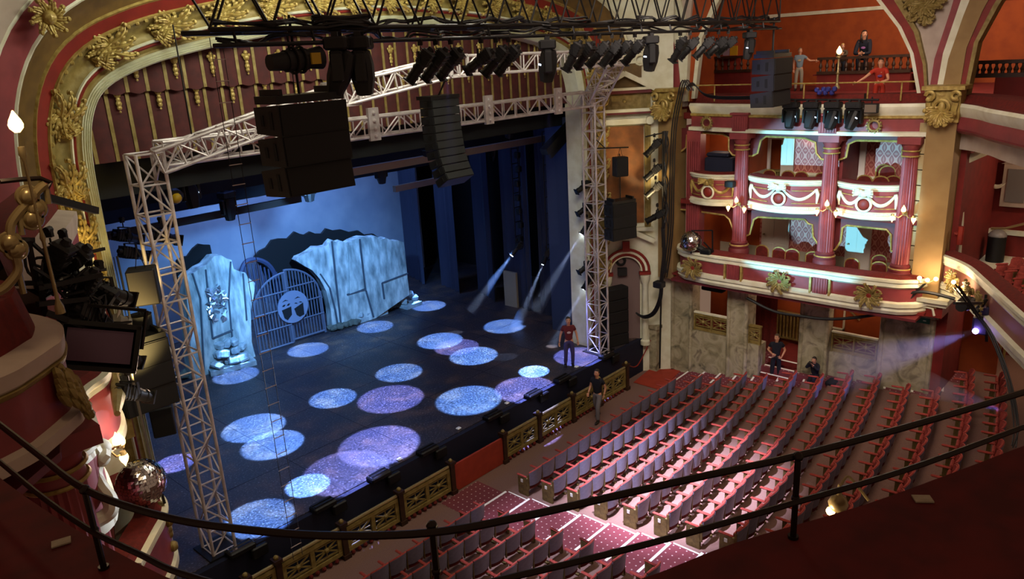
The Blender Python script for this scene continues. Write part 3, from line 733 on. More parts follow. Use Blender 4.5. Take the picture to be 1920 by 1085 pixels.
# long lower front
lp = [(22.95, 5.3), (22.6, 5.4), (22.2, 5.65), (21.95, 6.0), (21.85, 6.6)] + [(21.8, y) for y in np.linspace(7.2, 11.6, 12)] + [(21.85, 12.2), (21.95, 12.7), (22.2, 13.05), (22.6, 13.25), (22.95, 13.3)]
t_, iv = front('circle_parapet', 'long rose and cream front of the lower boxes, carved with cartouches', 'balcony front', lp, [
    ('ledge', [(-.5, 3.5), (-.45, 3.58), (-.1, 3.58), (.0, 3.52)], M['plush']),
    ('cornice', [(.0, 3.52), (.09, 3.5), (.09, 3.44), (.05, 3.4), (.06, 3.3), (-.02, 3.24)], M['cream']),
    ('panel', [(-.02, 3.24), (-.04, 2.86)], M['pink']),
    ('lower_cornice', [(-.04, 2.86), (.08, 2.83), (.08, 2.72), (.02, 2.66), (.05, 2.6), (.0, 2.5), (-.2, 2.44), (-.9, 2.44)], M['cream'])])
for y_ in (12.25, 9.3, 6.7):
    xx = 21.82; mb = MB(); c = Vector((xx - .02, y_, 3.02)) - iv
    for k in range(10):
        a = k * 2 * PI / 10; d = Vector((-.25, math.cos(a), .75 * math.sin(a))); leaf(mb, c, d, d.cross(Vector((-1, 0, 0))).normalized(), Vector((-1, 0, 0)), .42, .07)
    for s_ in (-1, 1): mb.tube([c + Vector((-.1, s_ * (.22 + .09 * math.cos(q)), .1 + .09 * math.sin(q))) for q in np.linspace(0, 5, 8)], .03, 5)
    mb.build('cartouche', M['dullgold'], t_, True); MB().ball(c + Vector((-.06, 0, 0)), .13, 12, 8, (.6, 1, 1)).build('boss', M['red'], t_, True)
for y_ in (10.85, 8.1):
    mb = MB().box(Vector((21.78, y_, 3.06)) - iv, (.12, .42, .5))
    for k in range(5): mb.box(Vector((21.71, y_ - .15 + k * .075, 3.06)) - iv, (.03, .035, .44))
    mb.build('pier_block', M['pink'], t_)
    mb = MB()
    for s_ in (-1, 1): mb.box(Vector((21.76, y_ + s_ * .28, 3.05)) - iv, (.1, .06, .5))
    mb.build('pier_edge', M['gold'], t_)
mb = MB().span((21.9, 5.5, 2.38), (25, 13.2, 2.46)); struct('ceiling_stalls_boxes', mb, M['oldrose'])
# stone base with openings
def stone(name, y0, y1, z0, z1, x0=22.75, x1=23.3): return struct(name, MB().span((x0, y0, z0), (x1, y1, z1)), M['stone'])
stone('wall_stone_far', 12.85, 14.4, -1.4, 2.4)
stone('wall_stone_pier', 10.75, 11.42, -1.4, 2.4, 22.65)
stone('wall_stone_low', 11.42, 12.85, -1.4, .4)
stone('wall_stone_door', 8.31, 9.17, -1.4, 2.4, 23.2, 23.6)
stone('wall_stone_low', 6.86, 8.35, -1.4, .37, 23.5, 23.9)
stone('wall_stone_near', 5.3, 6.74, -1.4, 2.3, 23.2, 24.4)
stone('wall_stone_stub', 10.35, 10.75, -1.4, .35)
mb = MB()
for x_, y_ in ((22.72, 12.88), (22.72, 13.6), (22.65, 11.4), (22.65, 10.78), (23.2, 9.14), (23.2, 8.34), (23.2, 6.7), (23.2, 5.34)): mb.cyl((x_, y_, -1.2), (x_, y_, 2.4 if y_ > 7 else 2.1), .07, n=8)
for x_, y0, y1, z in ((22.5, 12.9, 14.4, 2.3), (23.05, 5.2, 6.85, 2.28)): mb.span((x_, y0, z - .1), (x_ + .3, y1, z + .05))
struct('trim_stone_shafts', mb, M['stone'], True)
mb = MB().span((25.3, 4, -1.0), (25.4, 13.5, 2.5)); struct('wall_stalls_boxes', mb, M['orange'])
mb = MB().span((23.0, 4.4, -1.0), (25.4, 13.2, -.45)); struct('floor_stalls_boxes', mb, M['dots'])
for k in range(3):
    mb = MB().span((22.85 + .3 * k, 9.1, -1.3), (25.2, 10.3, -.62 + .17 * k)); struct('floor_step', mb, M['darkred'])
    struct('trim_step', MB().span((22.83 + .3 * k, 9.1, -.62 + .17 * k), (22.9 + .3 * k, 10.3, -.605 + .17 * k)), M['white'])
mb = MB()
for y0, y1, z0, z1 in ((9.0, 10.0, 1.1, 2.2), (8.5, 8.95, .5, 2.2)):
    for a in ((y0, y0 + .06), (y1 - .06, y1)): mb.span((25.26, a[0], z0), (25.3, a[1], z1))
    mb.span((25.26, y0, z0), (25.3, y1, z0 + .06))
struct('trim_stalls_panels', mb, M['cream'])
# lattice balustrades: shared by the stone boxes and the pit rail
def lattice(mb, a, b_, z0, z1, nrm, n=2, th=.05):
    """X-lattice panel in the vertical plane from a to b (xy)"""
    a, b_ = Vector((a[0], a[1], 0)), Vector((b_[0], b_[1], 0)); nv = Vector((nrm[0], nrm[1], 0))
    P_ = lambda u, z: a.lerp(b_, u) + Vector((0, 0, z))
    H = z1 - z0
    for z, h in ((z1 - .05, .1), (z0 + .06, .1)): mb.bar(P_(0, z), P_(1, z), th * 1.4, h)
    mb.bar(P_(0, z1 - .15), P_(1, z1 - .15), th * .6, .03); mb.bar(P_(0, z0 + .17), P_(1, z0 + .17), th * .6, .03)
    for k in range(n + 1):
        u = min(max(k / n, .02), .98); mb.bar(P_(u, z0), P_(u, z1), .11, th)
    for k in range(n):
        u0, u1 = k / n + .06, (k + 1) / n - .06; um = (u0 + u1) / 2; lo, hi = z0 + .2, z1 - .18; m_ = (lo + hi) / 2
        mb.bar(P_(u0, lo), P_(u1, hi), th * .5, .035); mb.bar(P_(u0, hi), P_(u1, lo), th * .5, .035)
        mb.bar(P_(um, lo), P_(um, hi), th * .4, .025); mb.bar(P_(u0, m_), P_(u1, m_), th * .4, .025)
        c = P_(um, m_); mb.ball(c, .07, 8, 5)
for label, y0, y1, z0, z1 in (('cast lattice balustrade in the far stone opening, by the proscenium', 11.45, 12.8, .42, 1.05), ('cast lattice balustrade beside the stalls staircase', 6.9, 8.3, .37, 1.02)):
    t2 = thing('balustrade', label, 'balustrade', (22.85 if y0 > 9 else 23.6, (y0 + y1) / 2, z0)); mb = MB()
    lattice(mb, (0, (y0 - y1) / 2), (0, (y1 - y0) / 2), 0, z1 - z0, (-1, 0)); mb.build('lattice', M['dullgold'], t2)
    MB().box((.0, 0, z1 - z0 + .03), (.12, y1 - y0, .05)).build('handrail', M['cream'], t2)
    MB().box((.05, 0, (z1 - z0) / 2), (.02, y1 - y0, z1 - z0 - .1)).build('backing', M['plush'], t2)
mb = MB(); lattice(mb, (0, -.2), (0, .2), 0, .6, (-1, 0), 1); mb.box((0, 0, .63), (.14, .46, .06)); mb.build('balustrade', M['dullgold'], None, False, (22.85, 10.55, .35))
tag(bpy.data.objects['balustrade.002'], 'short cast lattice panel beside the stalls steps', 'balustrade')
# big beige pilasters
def pilaster(y0, y1, x0, zb, zt, cap):
    struct('wall_pilaster', MB().span((x0, y0, zb), (x0 + .8, y1, zt)), mat('beige face', '8f7448', .7, 0, '84693f', 2))
    mb = MB()
    for k in range(int((zt - zb) / .42)):
        z = zb + .42 * k; mb.span((x0 + .12, y1 - .005, z), (x0 + .8, y1 + .2, z + .39))
    struct('trim_quoins', mb, mat('quoin', 'a8966c', .7, 0, '98865e', 3))
    ym = (y0 + y1) / 2; mb = MB(); c = Vector((x0 - .1, ym, cap))
    mb.span((x0 - .25, y0 - .15, cap + .42), (x0 + .5, y1 + .15, cap + .52)); mb.span((x0 - .12, y0 - .05, cap - .4), (x0 + .4, y1 + .05, cap + .42))
    for s_ in (-1, 1):
        mb.tube([c + Vector((-.12, s_ * (.3 + .1 * math.cos(q)), .28 + .1 * math.sin(q))) for q in np.linspace(0, 5.5, 9)], .05, 6)
        mb.tube([c + Vector((-.1, s_ * .32, .1)), c + Vector((-.14, s_ * .28, -.25)), c + Vector((-.1, s_ * .1, -.5))], [.07, .06, .03], 6)
    for k in range(7):
        a = -PI + k * PI / 6; d = Vector((-.3, math.cos(a), math.sin(a))); leaf(mb, c + Vector((-.05, 0, -.12)), d, d.cross(Vector((-1, 0, 0))).normalized(), Vector((-1, 0, 0)), .42, .08)
    ring(mb, c + Vector((-.12, 0, .0)), .17, .05, (1, 0, 0)); mb.ball(c + Vector((-.1, 0, .0)), .12, 10, 6, (.6, .8, 1.3))
    struct('trim_capital', mb, M['gold'], True)
pilaster(5.15, 5.85, 22.45, 2.7, 8.0, 8.15)
pilaster(13.35, 13.95, 22.3, 2.3, 8.0, 8.2)
mb = MB().span((22.4, 4.9, 2.76), (23.2, 6.1, 2.88)); mb.span((22.3, 4.85, 2.88), (23.2, 6.15, 2.98)); struct('trim_pilaster_foot', mb, M['cream'])
mb = MB().span((22.5, 5.0, 2.42), (23.2, 6.3, 2.76)); struct('wall_pilaster_panel', mb, M['red'])
c = Vector((22.47, 5.6, 2.6)); mb = MB(); mb.tube([c + Vector((0, a, b_)) for a, b_ in ((.42, -.12), (.36, .08), (.2, .1), (0, -.03), (-.2, .1), (-.36, .08), (-.42, -.12))], .035, 6); struct('trim_scroll', mb, M['cream'], True)

# ---- house-right circle and its walls
mb = MB().span((27.2, -6, -1), (27.4, 5.4, 8)); struct('wall_circle', mb, M['darkred'])
mb = MB().span((23.2, 5.0, -1), (27.4, 5.3, 8.0)); struct('wall_circle_end', mb, M['darkred'])
GC = [(22.75, 5.25), (22.3, 4.75), (21.76, 4.31), (20.9, 3.85), (19.92, 3.34), (18.41, 2.55), (16.9, 1.7)]
GCs = [(p.x, p.y) for p in smoothpath([(x, y, 0) for x, y in GC], 4)][::-1]
t_, iv = front('grand_circle_parapet', 'curved cream and rose circle front sweeping right of the beige pilaster', 'balcony front', GCs, [
    ('ledge', [(-.42, 4.15), (-.38, 4.25), (-.12, 4.25), (-.04, 4.19)], M['plush']),
    ('cornice', [(-.04, 4.19), (.06, 4.17), (.06, 4.1), (.02, 4.06), (.03, 3.98), (-.03, 3.9)], M['cream']),
    ('panel', [(-.03, 3.9), (-.05, 3.42)], mat('dusty rose panel', '8d5a4c', .55)),
    ('lower_cornice', [(-.05, 3.42), (.05, 3.38), (.05, 3.26), (-.1, 3.2), (-.6, 3.16)], M['cream'])], None, False)
for k in (19, 14, 10):
    a = Vector((*GCs[k], 3.66)); b_ = Vector((*GCs[k - 1], 3.66)); tv = (b_ - a).normalized(); nv = Vector((tv.y, -tv.x, 0)); nv = nv if nv.dot(Vector((-1, -.0, 0))) > 0 else -nv
    mb = MB(); c = a + nv * .04 - iv
    for q in range(10):
        an = q * 2 * PI / 10; d = tv * math.cos(an) + Vector((0, 0, math.sin(an) * .8)) + nv * .2; leaf(mb, c, d, d.cross(nv).normalized(), nv, .34, .06)
    mb.build('cartouche', M['dullgold'], t_, True)
mb = MB(); mb.prism([(x, y, 3.1) for x, y in GCs] + [(27.3, 5.2, 3.1), (27.3, -1, 3.1)], (0, 0, .12)); struct('ceiling_under_circle', mb, M['cream'])
mb = MB()
for k in range(6):
    d = .55 + .8 * k; pl = [(x + .55 * d, y - .84 * d) for x, y in GCs]
    mb.strip([[(x, y, 3.45 + .3 * k) for x, y in pl], [(x + .46, y - .7, 3.45 + .3 * k) for x, y in pl], [(x + .46, y - .7, 3.75 + .3 * k) for x, y in pl]])
struct('floor_circle', mb, M['darkred'])
UC = [(22.9, 5.6), (22.5, 5.1), (21.8, 4.55), (21.0, 4.12), (19.7, 3.27), (18.0, 2.2)]
UCs = [(p.x, p.y) for p in smoothpath([(x, y, 0) for x, y in UC], 4)][::-1]
t_, iv = front('upper_circle_parapet', 'rose upper circle front at the far right, above the cream arch', 'balcony front', UCs, [
    ('ledge', [(-1.0, 8.2), (-.9, 8.4), (-.3, 8.4), (-.15, 8.22), (.05, 8.22)], M['plush']),
    ('cornice', [(.05, 8.22), (.1, 8.14), (.06, 8.0), (.0, 7.92), (-.02, 7.88)], M['cream']),
    ('frieze', [(-.02, 7.88), (.05, 7.75), (.02, 7.58)], M['pink']),
    ('lower_cornice', [(.02, 7.58), (.06, 7.55), (.0, 7.5), (-.06, 7.46), (-.5, 7.44)], M['oldrose'])], None, False)
mb = MB(); mb.prism([(x + .2, y - .3, 7.0) for x, y in UCs] + [(27.3, 5.6, 7.0), (27.3, -1, 7.0)], (0, 0, .5)); struct('ceiling_circle', mb, M['pinkcream'])
# cream arch trim under the upper circle
mb = MB(); mb.tube([onx(a, b_, 23.6) for a, b_ in ((1790, 520), (1798, 420), (1803, 320), (1812, 300), (1850, 283), (1895, 274), (1935, 270))], .12, 6); struct('trim_circle_arch', mb, M['cream'], True)
mb = MB(); mb.span((27.1, -2, 3.9), (27.2, 5.0, 4.05)); struct('trim_circle_dado', mb, M['cream'])
mb = MB(); mb.tube([onx(a, b_, 27.15) for a, b_ in ((1770, 655), (1845, 675), (1920, 690))], .06, 6); mb.tube([onx(a, b_, 27.15) for a, b_ in ((1850, 560), (1845, 675))], .06, 6); struct('trim_stalls_dado', mb, M['cream'])

# ---- house-left boxes, seen steeply from above
def lfront(name, label, pl, zt, zb, group=None):
    pl = [(p.x, p.y) for p in smoothpath([(x, y, 0) for x, y in pl], 5)]; h = zt - zb
    return front(name, label, 'balcony front', pl, [
        ('ledge', [(-.42, zt + .02), (-.38, zt + .1), (-.1, zt + .1), (-.02, zt + .02)], M['plush']),
        ('cornice', [(-.02, zt + .02), (.07, zt), (.07, zt - .05), (.02, zt - .1), (.03, zt - .16)], M['cream']),
        ('panel', [(.03, zt - .16), (.02, zb + .18)], M['pink']),
        ('lower_cornice', [(.02, zb + .18), (.07, zb + .14), (.07, zb + .02), (.0, zb), (-.5, zb)], M['cream'])], group)
PX = lambda z, q: [(onz(a, b_, z).x, onz(a, b_, z).y) for a, b_ in q]
# top tier, near bow
pl = [(.55, 6.05)] + PX(8.0, [(0, 700), (44, 677), (88, 648), (108, 631)]) + [(1.9, 7.3), (1.8, 7.9), (1.5, 8.6)]
pl = [(p.x, p.y) for p in smoothpath([(x, y, 0) for x, y in pl], 5)]
t_, iv = front('gallery_parapet', 'bowed rose gallery front at the left edge, just below the camera', 'balcony front', pl[::-1], [
    ('parapet', [(-.42, 7.6), (-.42, 8.4), (-.24, 8.4), (-.17, 8.04)], M['plush']),
    ('cornice', [(-.17, 8.04), (.0, 8.0), (.03, 7.98), (.02, 7.86), (.0, 7.84)], M['pinkcream']),
    ('gold_fillet', [(.0, 7.84), (.03, 7.83), (.02, 7.8), (-.01, 7.78)], M['dullgold']),
    ('frieze', [(-.01, 7.78), (-.02, 7.38)], M['pink']),
    ('lower_cornice', [(-.02, 7.38), (.06, 7.36), (.06, 7.26), (-.02, 7.24), (-.5, 7.24)], M['pinkcream'])], None, False)
c = onz(112, 700, 7.75) - iv; mb = MB()
for k in range(5):
    d = Vector((.2, .1 - .1 * (k % 3), -1 + .1 * k)); leaf(mb, c + Vector((0, 0, -.05 * k)), d.normalized(), Vector((.4, .9, 0)), Vector((.9, -.4, 0)), .26, .07)
mb.build('acanthus_drop', M['dullgold'], t_, True)
# top tier, far straight parapet
pl = [(2.15, 8.6), (2.62, 10.1), (3.2, 11.4), (3.75, 12.6), (4.1, 13.4)]
lt, iv = front('gallery_parapet', 'far rose gallery parapet on the left, next to the gilded arch', 'balcony front', pl[::-1], [
    ('parapet', [(-.75, 7.6), (-.7, 8.42), (-.25, 8.42), (-.2, 8.06)], M['plush']),
    ('cornice', [(-.2, 8.06), (.05, 8.0), (.05, 7.9), (.0, 7.66)], M['pinkcream']),
    ('frieze', [(.0, 7.66), (-.02, 7.22)], M['pink']),
    ('lower_cornice', [(-.02, 7.22), (.08, 7.2), (.08, 7.08), (-.02, 7.05), (-.6, 7.05)], M['cream'])], None, False)
t_, iv = lfront('box_parapet', 'near bowed box front on the left, with a carved garland scroll', (PX(6.15, [(60, 860), (120, 860), (172, 826), (165, 775), (140, 735), (112, 700)]))[::-1], 6.15, 5.1)
mb = MB(); c = [onz(a, b_, z) - iv for a, b_, z in ((172, 850, 6.0), (187, 842, 5.95), (193, 858, 5.9), (182, 868, 5.85), (177, 890, 5.75), (190, 915, 5.6), (205, 935, 5.5), (208, 955, 5.4), (195, 968, 5.35), (176, 978, 5.35))]
mb.tube(smoothpath(c, 4), .085, 8); mb.ball(c[1], .13, 10, 6); mb.build('garland', M['cream'], t_, True)
t_, iv = lfront('box_parapet', 'far bowed box front on the left, with a small black speaker', (PX(6.15, [(145, 740), (165, 722), (188, 706), (198, 692), (200, 675), (190, 655)]))[::-1], 6.15, 5.1)
mb = MB(); c = [onz(a, b_, 5.9) - iv for a, b_ in ((205, 690), (215, 715), (222, 745), (220, 775))]; mb.tube(c, [.1, .07, .09, .04], 8); mb.ball(c[0], .16, 10, 6); mb.build('garland', M['dullgold'], t_, True)
fluted('fluted_column', 'rose fluted column on the left between the two bowed box fronts', 2.3, 9.6, 3.5, 7.55, .24)
fluted('fluted_column', 'nearest rose fluted column on the left, behind the bronze rail', 1.62, 7.35, 3.5, 7.05, .27)
# walls and floors behind the left fronts
mb = MB().prism([(-.6, 5.0, -1.4), (1.0, 9.0, -1.4), (2.1, 12.2, -1.4), (2.6, 14.2, -1.4), (1, 15.4, -1.4), (-2, 5, -1.4)], (0, 0, 15.5)); struct('wall_left', mb, M['darkred'])
mb = MB()
for z in (7.0, 5.05, 3.4): mb.prism([(.1, 5.4, z), (1.55, 6.7, z), (2.3, 9.0, z), (3.0, 11.2, z), (3.7, 13.2, z), (2.5, 13.2, z), (1.4, 9.0, z)], (0, 0, .07))
struct('floor_left_boxes', mb, M['oldrose'])
mb = MB().span((3.2, 13.1, -1.4), (3.9, 14.0, 6.6)); mb.span((3.3, 13.9, -1.4), (4.2, 15.3, 5.0)); struct('wall_left_pier', mb, M['cream'])
mb = MB()
for k in range(7): mb.cyl((4.22, 14.1 + .18 * k, 0), (4.22, 14.1 + .18 * k, 3.7), .07, n=8)
mb.span((4.1, 13.9, 3.7), (4.45, 15.3, 4.1)); struct('trim_left_shaft', mb, M['dullgold'], True)
lp2 = [(2.95, 10.3), (3.45, 10.9), (3.7, 11.2), (3.9, 11.6), (3.95, 12.2), (3.9, 13.0)]
t_, iv = lfront('circle_parapet', 'lower left front carved with fruit, beneath the mirror ball', lp2[::-1], 3.5, 2.5)
mb = MB(); c = onz(272, 960, 3.55) - iv
for k in range(26): mb.ball(c + Vector((.15 + .12 * math.sin(k * 2.1), .03 + .18 * math.cos(k * 1.3), -.03 - .03 * k)), .07 + .02 * (k % 3), 7, 5)
mb.build('fruit_carving', M['dullgold'], t_, True)
# ---- foreground circle ledge
led = [(.62, 6.3), (.66, 5.2), (.70, 4.17), (.75, 3.57), (.81, 3.12), (.92, 2.55), (1.15, 2.0), (1.48, 1.62), (1.92, 1.33), (2.35, 1.15), (2.88, .87), (3.4, .64), (3.95, .4), (4.7, .0), (5.6, -.6)]
led = [(p.x, p.y) for p in smoothpath([(x, y, 0) for x, y in led], 4)]
rows = loft(led, [(.0, 7.7), (.0, 8.14), (-.03, 8.2), (-.62, 8.2), (-.66, 8.16), (-.66, 7.2)])
mb = MB().strip(rows)
t_ = struct('wall_circle_ledge', mb, mat('ledge plush', '5e0f0a', .85, 0, '4a0a07', 6), True)
LEDGE = led
# ================================================================ RIGGING
ORD = ['first', 'second', 'third', 'fourth', 'fifth', 'sixth', 'seventh', 'eighth', 'ninth', 'tenth', 'eleventh', 'twelfth', 'thirteenth', 'fourteenth', 'fifteenth',
       'sixteenth', 'seventeenth', 'eighteenth', 'nineteenth', 'twentieth', 'twenty-first', 'twenty-second', 'twenty-third']
def truss(name, label, a, b_, w_, h, material, n, rc, rb, group=None, zig=True, face='x'):
    a, b_ = Vector(a), Vector(b_); d = b_ - a; L = d.length; d.normalize()
    up = Vector((0, 0, 1)) if abs(d.z) < .9 else Vector((0, 1, 0))
    u = d.cross(up).normalized(); v = u.cross(d).normalized()
    t_ = thing(name, label, 'truss', a, 0, group)
    Q = lambda s, i, j: d * s + u * (i * w_ / 2) + v * (j * h / 2)
    for i, j in ((-1, -1), (1, -1), (1, 1), (-1, 1)):
        MB().cyl(Q(0, i, j), Q(L, i, j), rc, n=8).build('chord', material, t_, True)
    mb = MB(); st = L / n
    faces = [((-1, -1), (1, -1)), ((1, -1), (1, 1)), ((1, 1), (-1, 1)), ((-1, 1), (-1, -1))]
    for fi, (p, q) in enumerate(faces):
        for k in range(n):
            s0, s1 = k * st, (k + 1) * st
            if zig:
                p_, q_ = (p, q) if (k + fi) % 2 else (q, p)
                mb.cyl(Q(s0, *p_), Q(s1, *q_), rb, n=5)
            else:
                mb.cyl(Q(s0, *p), Q((s0 + s1) / 2, *q), rb, n=5); mb.cyl(Q((s0 + s1) / 2, *q), Q(s1, *p), rb, n=5)
            if zig: mb.cyl(Q(s0, *p), Q(s0, *q), rb, n=5)
        mb.cyl(Q(L, *p), Q(L, *q), rb, n=5)
    mb.build('bracing', material, t_)
    return t_
TL = Vector((5.98, 14.95, 0)); TR = Vector((20.1, 14.98, 0)); TZ = 8.62
truss('truss_tower', 'tall aluminium truss tower on the left of the stage', (TL.x, TL.y, .03), (TL.x, TL.y, TZ), .5, .5, M['steel'], 15, .036, .02)
truss('truss_tower', 'tall aluminium truss tower on the right of the stage', (TR.x, TR.y, .03), (TR.x, TR.y, TZ + .1), .5, .5, M['steel'], 15, .036, .02)
for p in (TL, TR):
    for o in bpy.data.objects:
        pass
truss('header_truss', 'straight aluminium truss spanning between the two towers', (TL.x + .3, 14.95, 8.58), (TR.x - .3, 14.95, 8.58), .42, .44, M['steel'], 26, .034, .019)
A1, A2, A3 = ony(640, 176, 13.8), ony(845, 124, 13.2), ony(1152, 108, 13.6)
Q0 = Vector((TL.x + .2, TL.y - .1, 8.45)); Q4 = Vector((TR.x - .1, TR.y - .1, 8.5))
for (a, b_, n, lb) in ((Q0, A1, 9, 'lowest bow truss section, rising from the left tower past the black speaker hang'), (A1, A2, 7, 'bow truss section left of its centre, above the line array'),
                       (A2, A3, 12, 'longest bow truss section, running right behind the black lanterns'), (A3, Q4, 5, 'steep end section of the bow truss dropping to the right tower')):
    truss('bow_truss', lb, a, b_, .55, .42, M['steel'], n, .034, .019, 'bow truss sections')
for p, lb in ((A1, 'corner block joining bow truss sections on the left'), (A2, 'corner block at the centre of the bow truss'), (A3, 'corner block at the right end of the bow truss')):
    mb = MB()
    for i in (-1, 1):
        for j in (-1, 1):
            mb.bar((i * .27, j * .27, -.22), (i * .27, j * .27, .22), .06)
        for z in (-.22, .22): mb.bar((i * .27, -.27, z), (i * .27, .27, z), .06); mb.bar((-.27, i * .27, z), (.27, i * .27, z), .06)
    mb.bar((-.27, -.27, -.22), (.27, .27, .22), .04); tag(mb.build('truss_corner', M['steel'], None, False, p), lb, 'truss corner')
for (px, yb) in ((916, 14.7), (700, 14.7), (1047, 14.7)):
    p = ony(px, 205 if px > 900 else 228, yb); mb = MB().box((0, 0, 0), (.3, .08, .75))
    for k in range(4): mb.ball((0, -.05, -.28 + .18 * k), .05, 6, 4)
    tag(mb.build('truss_bracket', M['steel'], None, False, (p.x, yb, 8.65)), {916: 'perforated bracket plate on the header truss right of the line array', 700: 'perforated bracket plate on the header truss left of the line array', 1047: 'perforated bracket plate on the header truss near the right tower'}[px], 'bracket')
# tower feet
for p, lb in ((TL, 'base plate under the left truss tower'), (TR, 'base plate under the right truss tower')):
    mb = MB().box((0, 0, .015), (.8, .8, .03)); tag(mb.build('base_plate', M['darksteel'], None, False, (p.x, p.y, 0)), lb, 'base plate')
# black advance truss
FY = 9.0; FZ = 10.46; FX0, FX1 = 4.62, 20.2
front_truss = truss('lighting_truss', 'long black lighting truss hung across the top of the view', (FX0, FY + .35, FZ + .42), (FX1, FY + .35, FZ + .42), .7, .8, M['darksteel'], 19, .035, .018, None, False)
mb = MB().cyl((FX0, FY - .05, FZ - .16), (FX1, FY - .05, FZ - .16), .028, n=8)
for x in np.arange(FX0 + .3, FX1, 1.1): mb.cyl((x, FY, FZ), (x, FY - .05, FZ - .18), .02, n=6)
tag(mb.build('lighting_bar', M['black']), 'black pipe slung under the lighting truss, carrying the lanterns', 'lighting bar')
# cable runs along the truss
rc_ = random.Random(5)
for k, lb in enumerate(('thick cable bundle looped along the lighting truss, upper run', 'thin cable bundle looped under the lighting truss, lower run')):
    pts = []; x = FX0 + .1
    while x < FX1: pts.append((x, FY - .05 + rc_.uniform(-.05, .25), FZ + (.06 if k == 0 else -.10) + rc_.uniform(-.05, .06))); x += rc_.uniform(.18, .4)
    mb = MB()
    for j in range(3 - k): mb.tube(smoothpath([(p[0], p[1] + .03 * j, p[2] + .02 * j + rc_.uniform(-.03, .03)) for p in pts], 3), .02, 5)
    tag(mb.build('cable_bundle', M['cable']), lb, 'cable')

# ---- lantern prototypes
def make_profile():
    t_ = thing('profile_lantern', 'x', 'stage light')
    mb = MB().box((0, 0, -.04), (.06, .09, .1)); mb.cyl((0, 0, -.1), (0, 0, -.2), .012, n=6); mb.cyl((-.05, 0, .0), (.05, 0, .0), .045, n=8); mb.build('clamp', M['darksteel'], t_)
    mb = MB().bar((-.17, 0, -.2), (.17, 0, -.2), .05, .012); mb.bar((-.17, 0, -.2), (-.17, 0, -.42), .012, .05); mb.bar((.17, 0, -.2), (.17, 0, -.42), .012, .05); mb.build('yoke', M['black'], t_)
    mb = MB().bbox((0, 0, -.12), (.24, .24, .34), .03)
    for k in range(4): mb.box((0, 0, -.25 + k * .07), (.26, .26, .018))
    mb.cyl((0, 0, -.28), (0, 0, -.36), .07, .05, 10)
    body = mb.build('body', M['cabinet'], t_, False, (0, 0, -.42))
    mb = MB().cyl((0, 0, .04), (0, 0, .42), .105, .105, 14); mb.cyl((0, 0, .1), (0, 0, .16), .12, .12, 14); mb.cyl((0, 0, .3), (0, 0, .34), .118, .118, 14); mb.build('lens_tube', M['black'], body, True)
    mb = MB().box((0, 0, .44), (.25, .25, .03)); mb.build('colour_frame', M['black'], body)
    MB().cyl((0, 0, .43), (0, 0, .458), .09, .09, 14).build('lens', M['glass'], body)
    return t_
def make_moving():
    t_ = thing('moving_head_light', 'x', 'stage light')
    mb = MB().bbox((0, 0, -.16), (.5, .36, .2), .03); mb.box((0, -.185, -.16), (.2, .01, .09))
    for s_ in (-1, 1): mb.box((s_ * .15, 0, -.03), (.06, .1, .08))
    mb.build('base', M['cabinet'], t_)
    mb = MB().bbox((0, 0, -.3), (.5, .2, .09), .03)
    for s_ in (-1, 1): mb.bbox((s_ * .24, 0, -.52), (.08, .2, .46), .03)
    mb.build('yoke', M['black'], t_)
    mb = MB(); rows = []
    for z, w_, h in ((-.34, .12, .1), (-.3, .30, .26), (-.1, .36, .34), (.12, .34, .34), (.3, .26, .26), (.36, .24, .24)):
        rows.append([(w_ / 2 * c_, h / 2 * s_, z) for c_, s_ in ((-1, -.6), (-.6, -1), (.6, -1), (1, -.6), (1, .6), (.6, 1), (-.6, 1), (-1, .6), (-1, -.6))])
    mb.strip(rows); mb.add(rows[0][:8], [tuple(range(7, -1, -1))]); mb.add(rows[-1][:8], [tuple(range(8))])
    body = mb.build('body', M['cabinet'], t_, True, (0, 0, -.58))
    MB().cyl((0, 0, .35), (0, 0, .375), .1, .1, 16).build('lens', M['glass'], body)
    MB().box((.06, -.172, .0), (.09, .012, .035)).build('display', mat('lit display', 'cfe0ff', .4, 0, emit=2.5), body)
    return t_
PROF = make_profile(); MOV = make_moving(); first = {}
def place(proto, kind, hang, direction, label, group, scale=1.0, heading=None):
    direction = Vector(direction).normalized()
    if kind not in first: r = proto; first[kind] = 1
    else: r = dup(proto)
    r['label'] = label
    if group: r['group'] = group
    elif 'group' in r: del r['group']
    r.location = hang; r.scale = (scale,) * 3
    hd = math.atan2(direction.y, direction.x) + PI / 2 if heading is None else heading
    r.rotation_euler = (0, 0, hd)
    ld = RZ(-hd) @ direction
    for c in r.children:
        if c.name.split('.')[0] == 'body': c.rotation_euler = ld.to_track_quat('Z', 'X').to_euler() if abs(ld.z) < .99 else (PI, 0, 0)
    return r
LG = 'lanterns along the black lighting truss'
# (rear px, front px, forward lean) of the profile lanterns on the advance bar
PL = [((795, 84), (768, 150)), ((822, 82), (800, 142)), ((848, 84), (832, 138)), ((905, 86), (886, 112)), ((935, 82), (912, 138)), ((958, 84), (937, 142)), ((1078, 70), (1062, 132)), ((1098, 66), (1088, 108)),
      ((1128, 72), (1106, 124)), ((1152, 74), (1128, 126)), ((1168, 76), (1150, 112)), ((1192, 72), (1176, 118)), ((1275, 66), (1264, 112)), ((1298, 66), (1274, 112)),
      ((1328, 66), (1302, 116)), ((1352, 64), (1326, 100)), ((1370, 62), (1345, 98))]
for k, (a, b_) in enumerate(PL):
    pa = ony(a[0], a[1], FY - .05); pb = ony(b_[0], b_[1], FY + .1); d = pb - pa; d.y = .34 + .1 * (k % 3) * .5; c = pa.lerp(pb, .35)
    place(PROF, 'p', (c.x, FY - .05, FZ - .18), d, f'black profile lantern under the lighting truss, {ORD[k]} of them from the left', LG, .74)
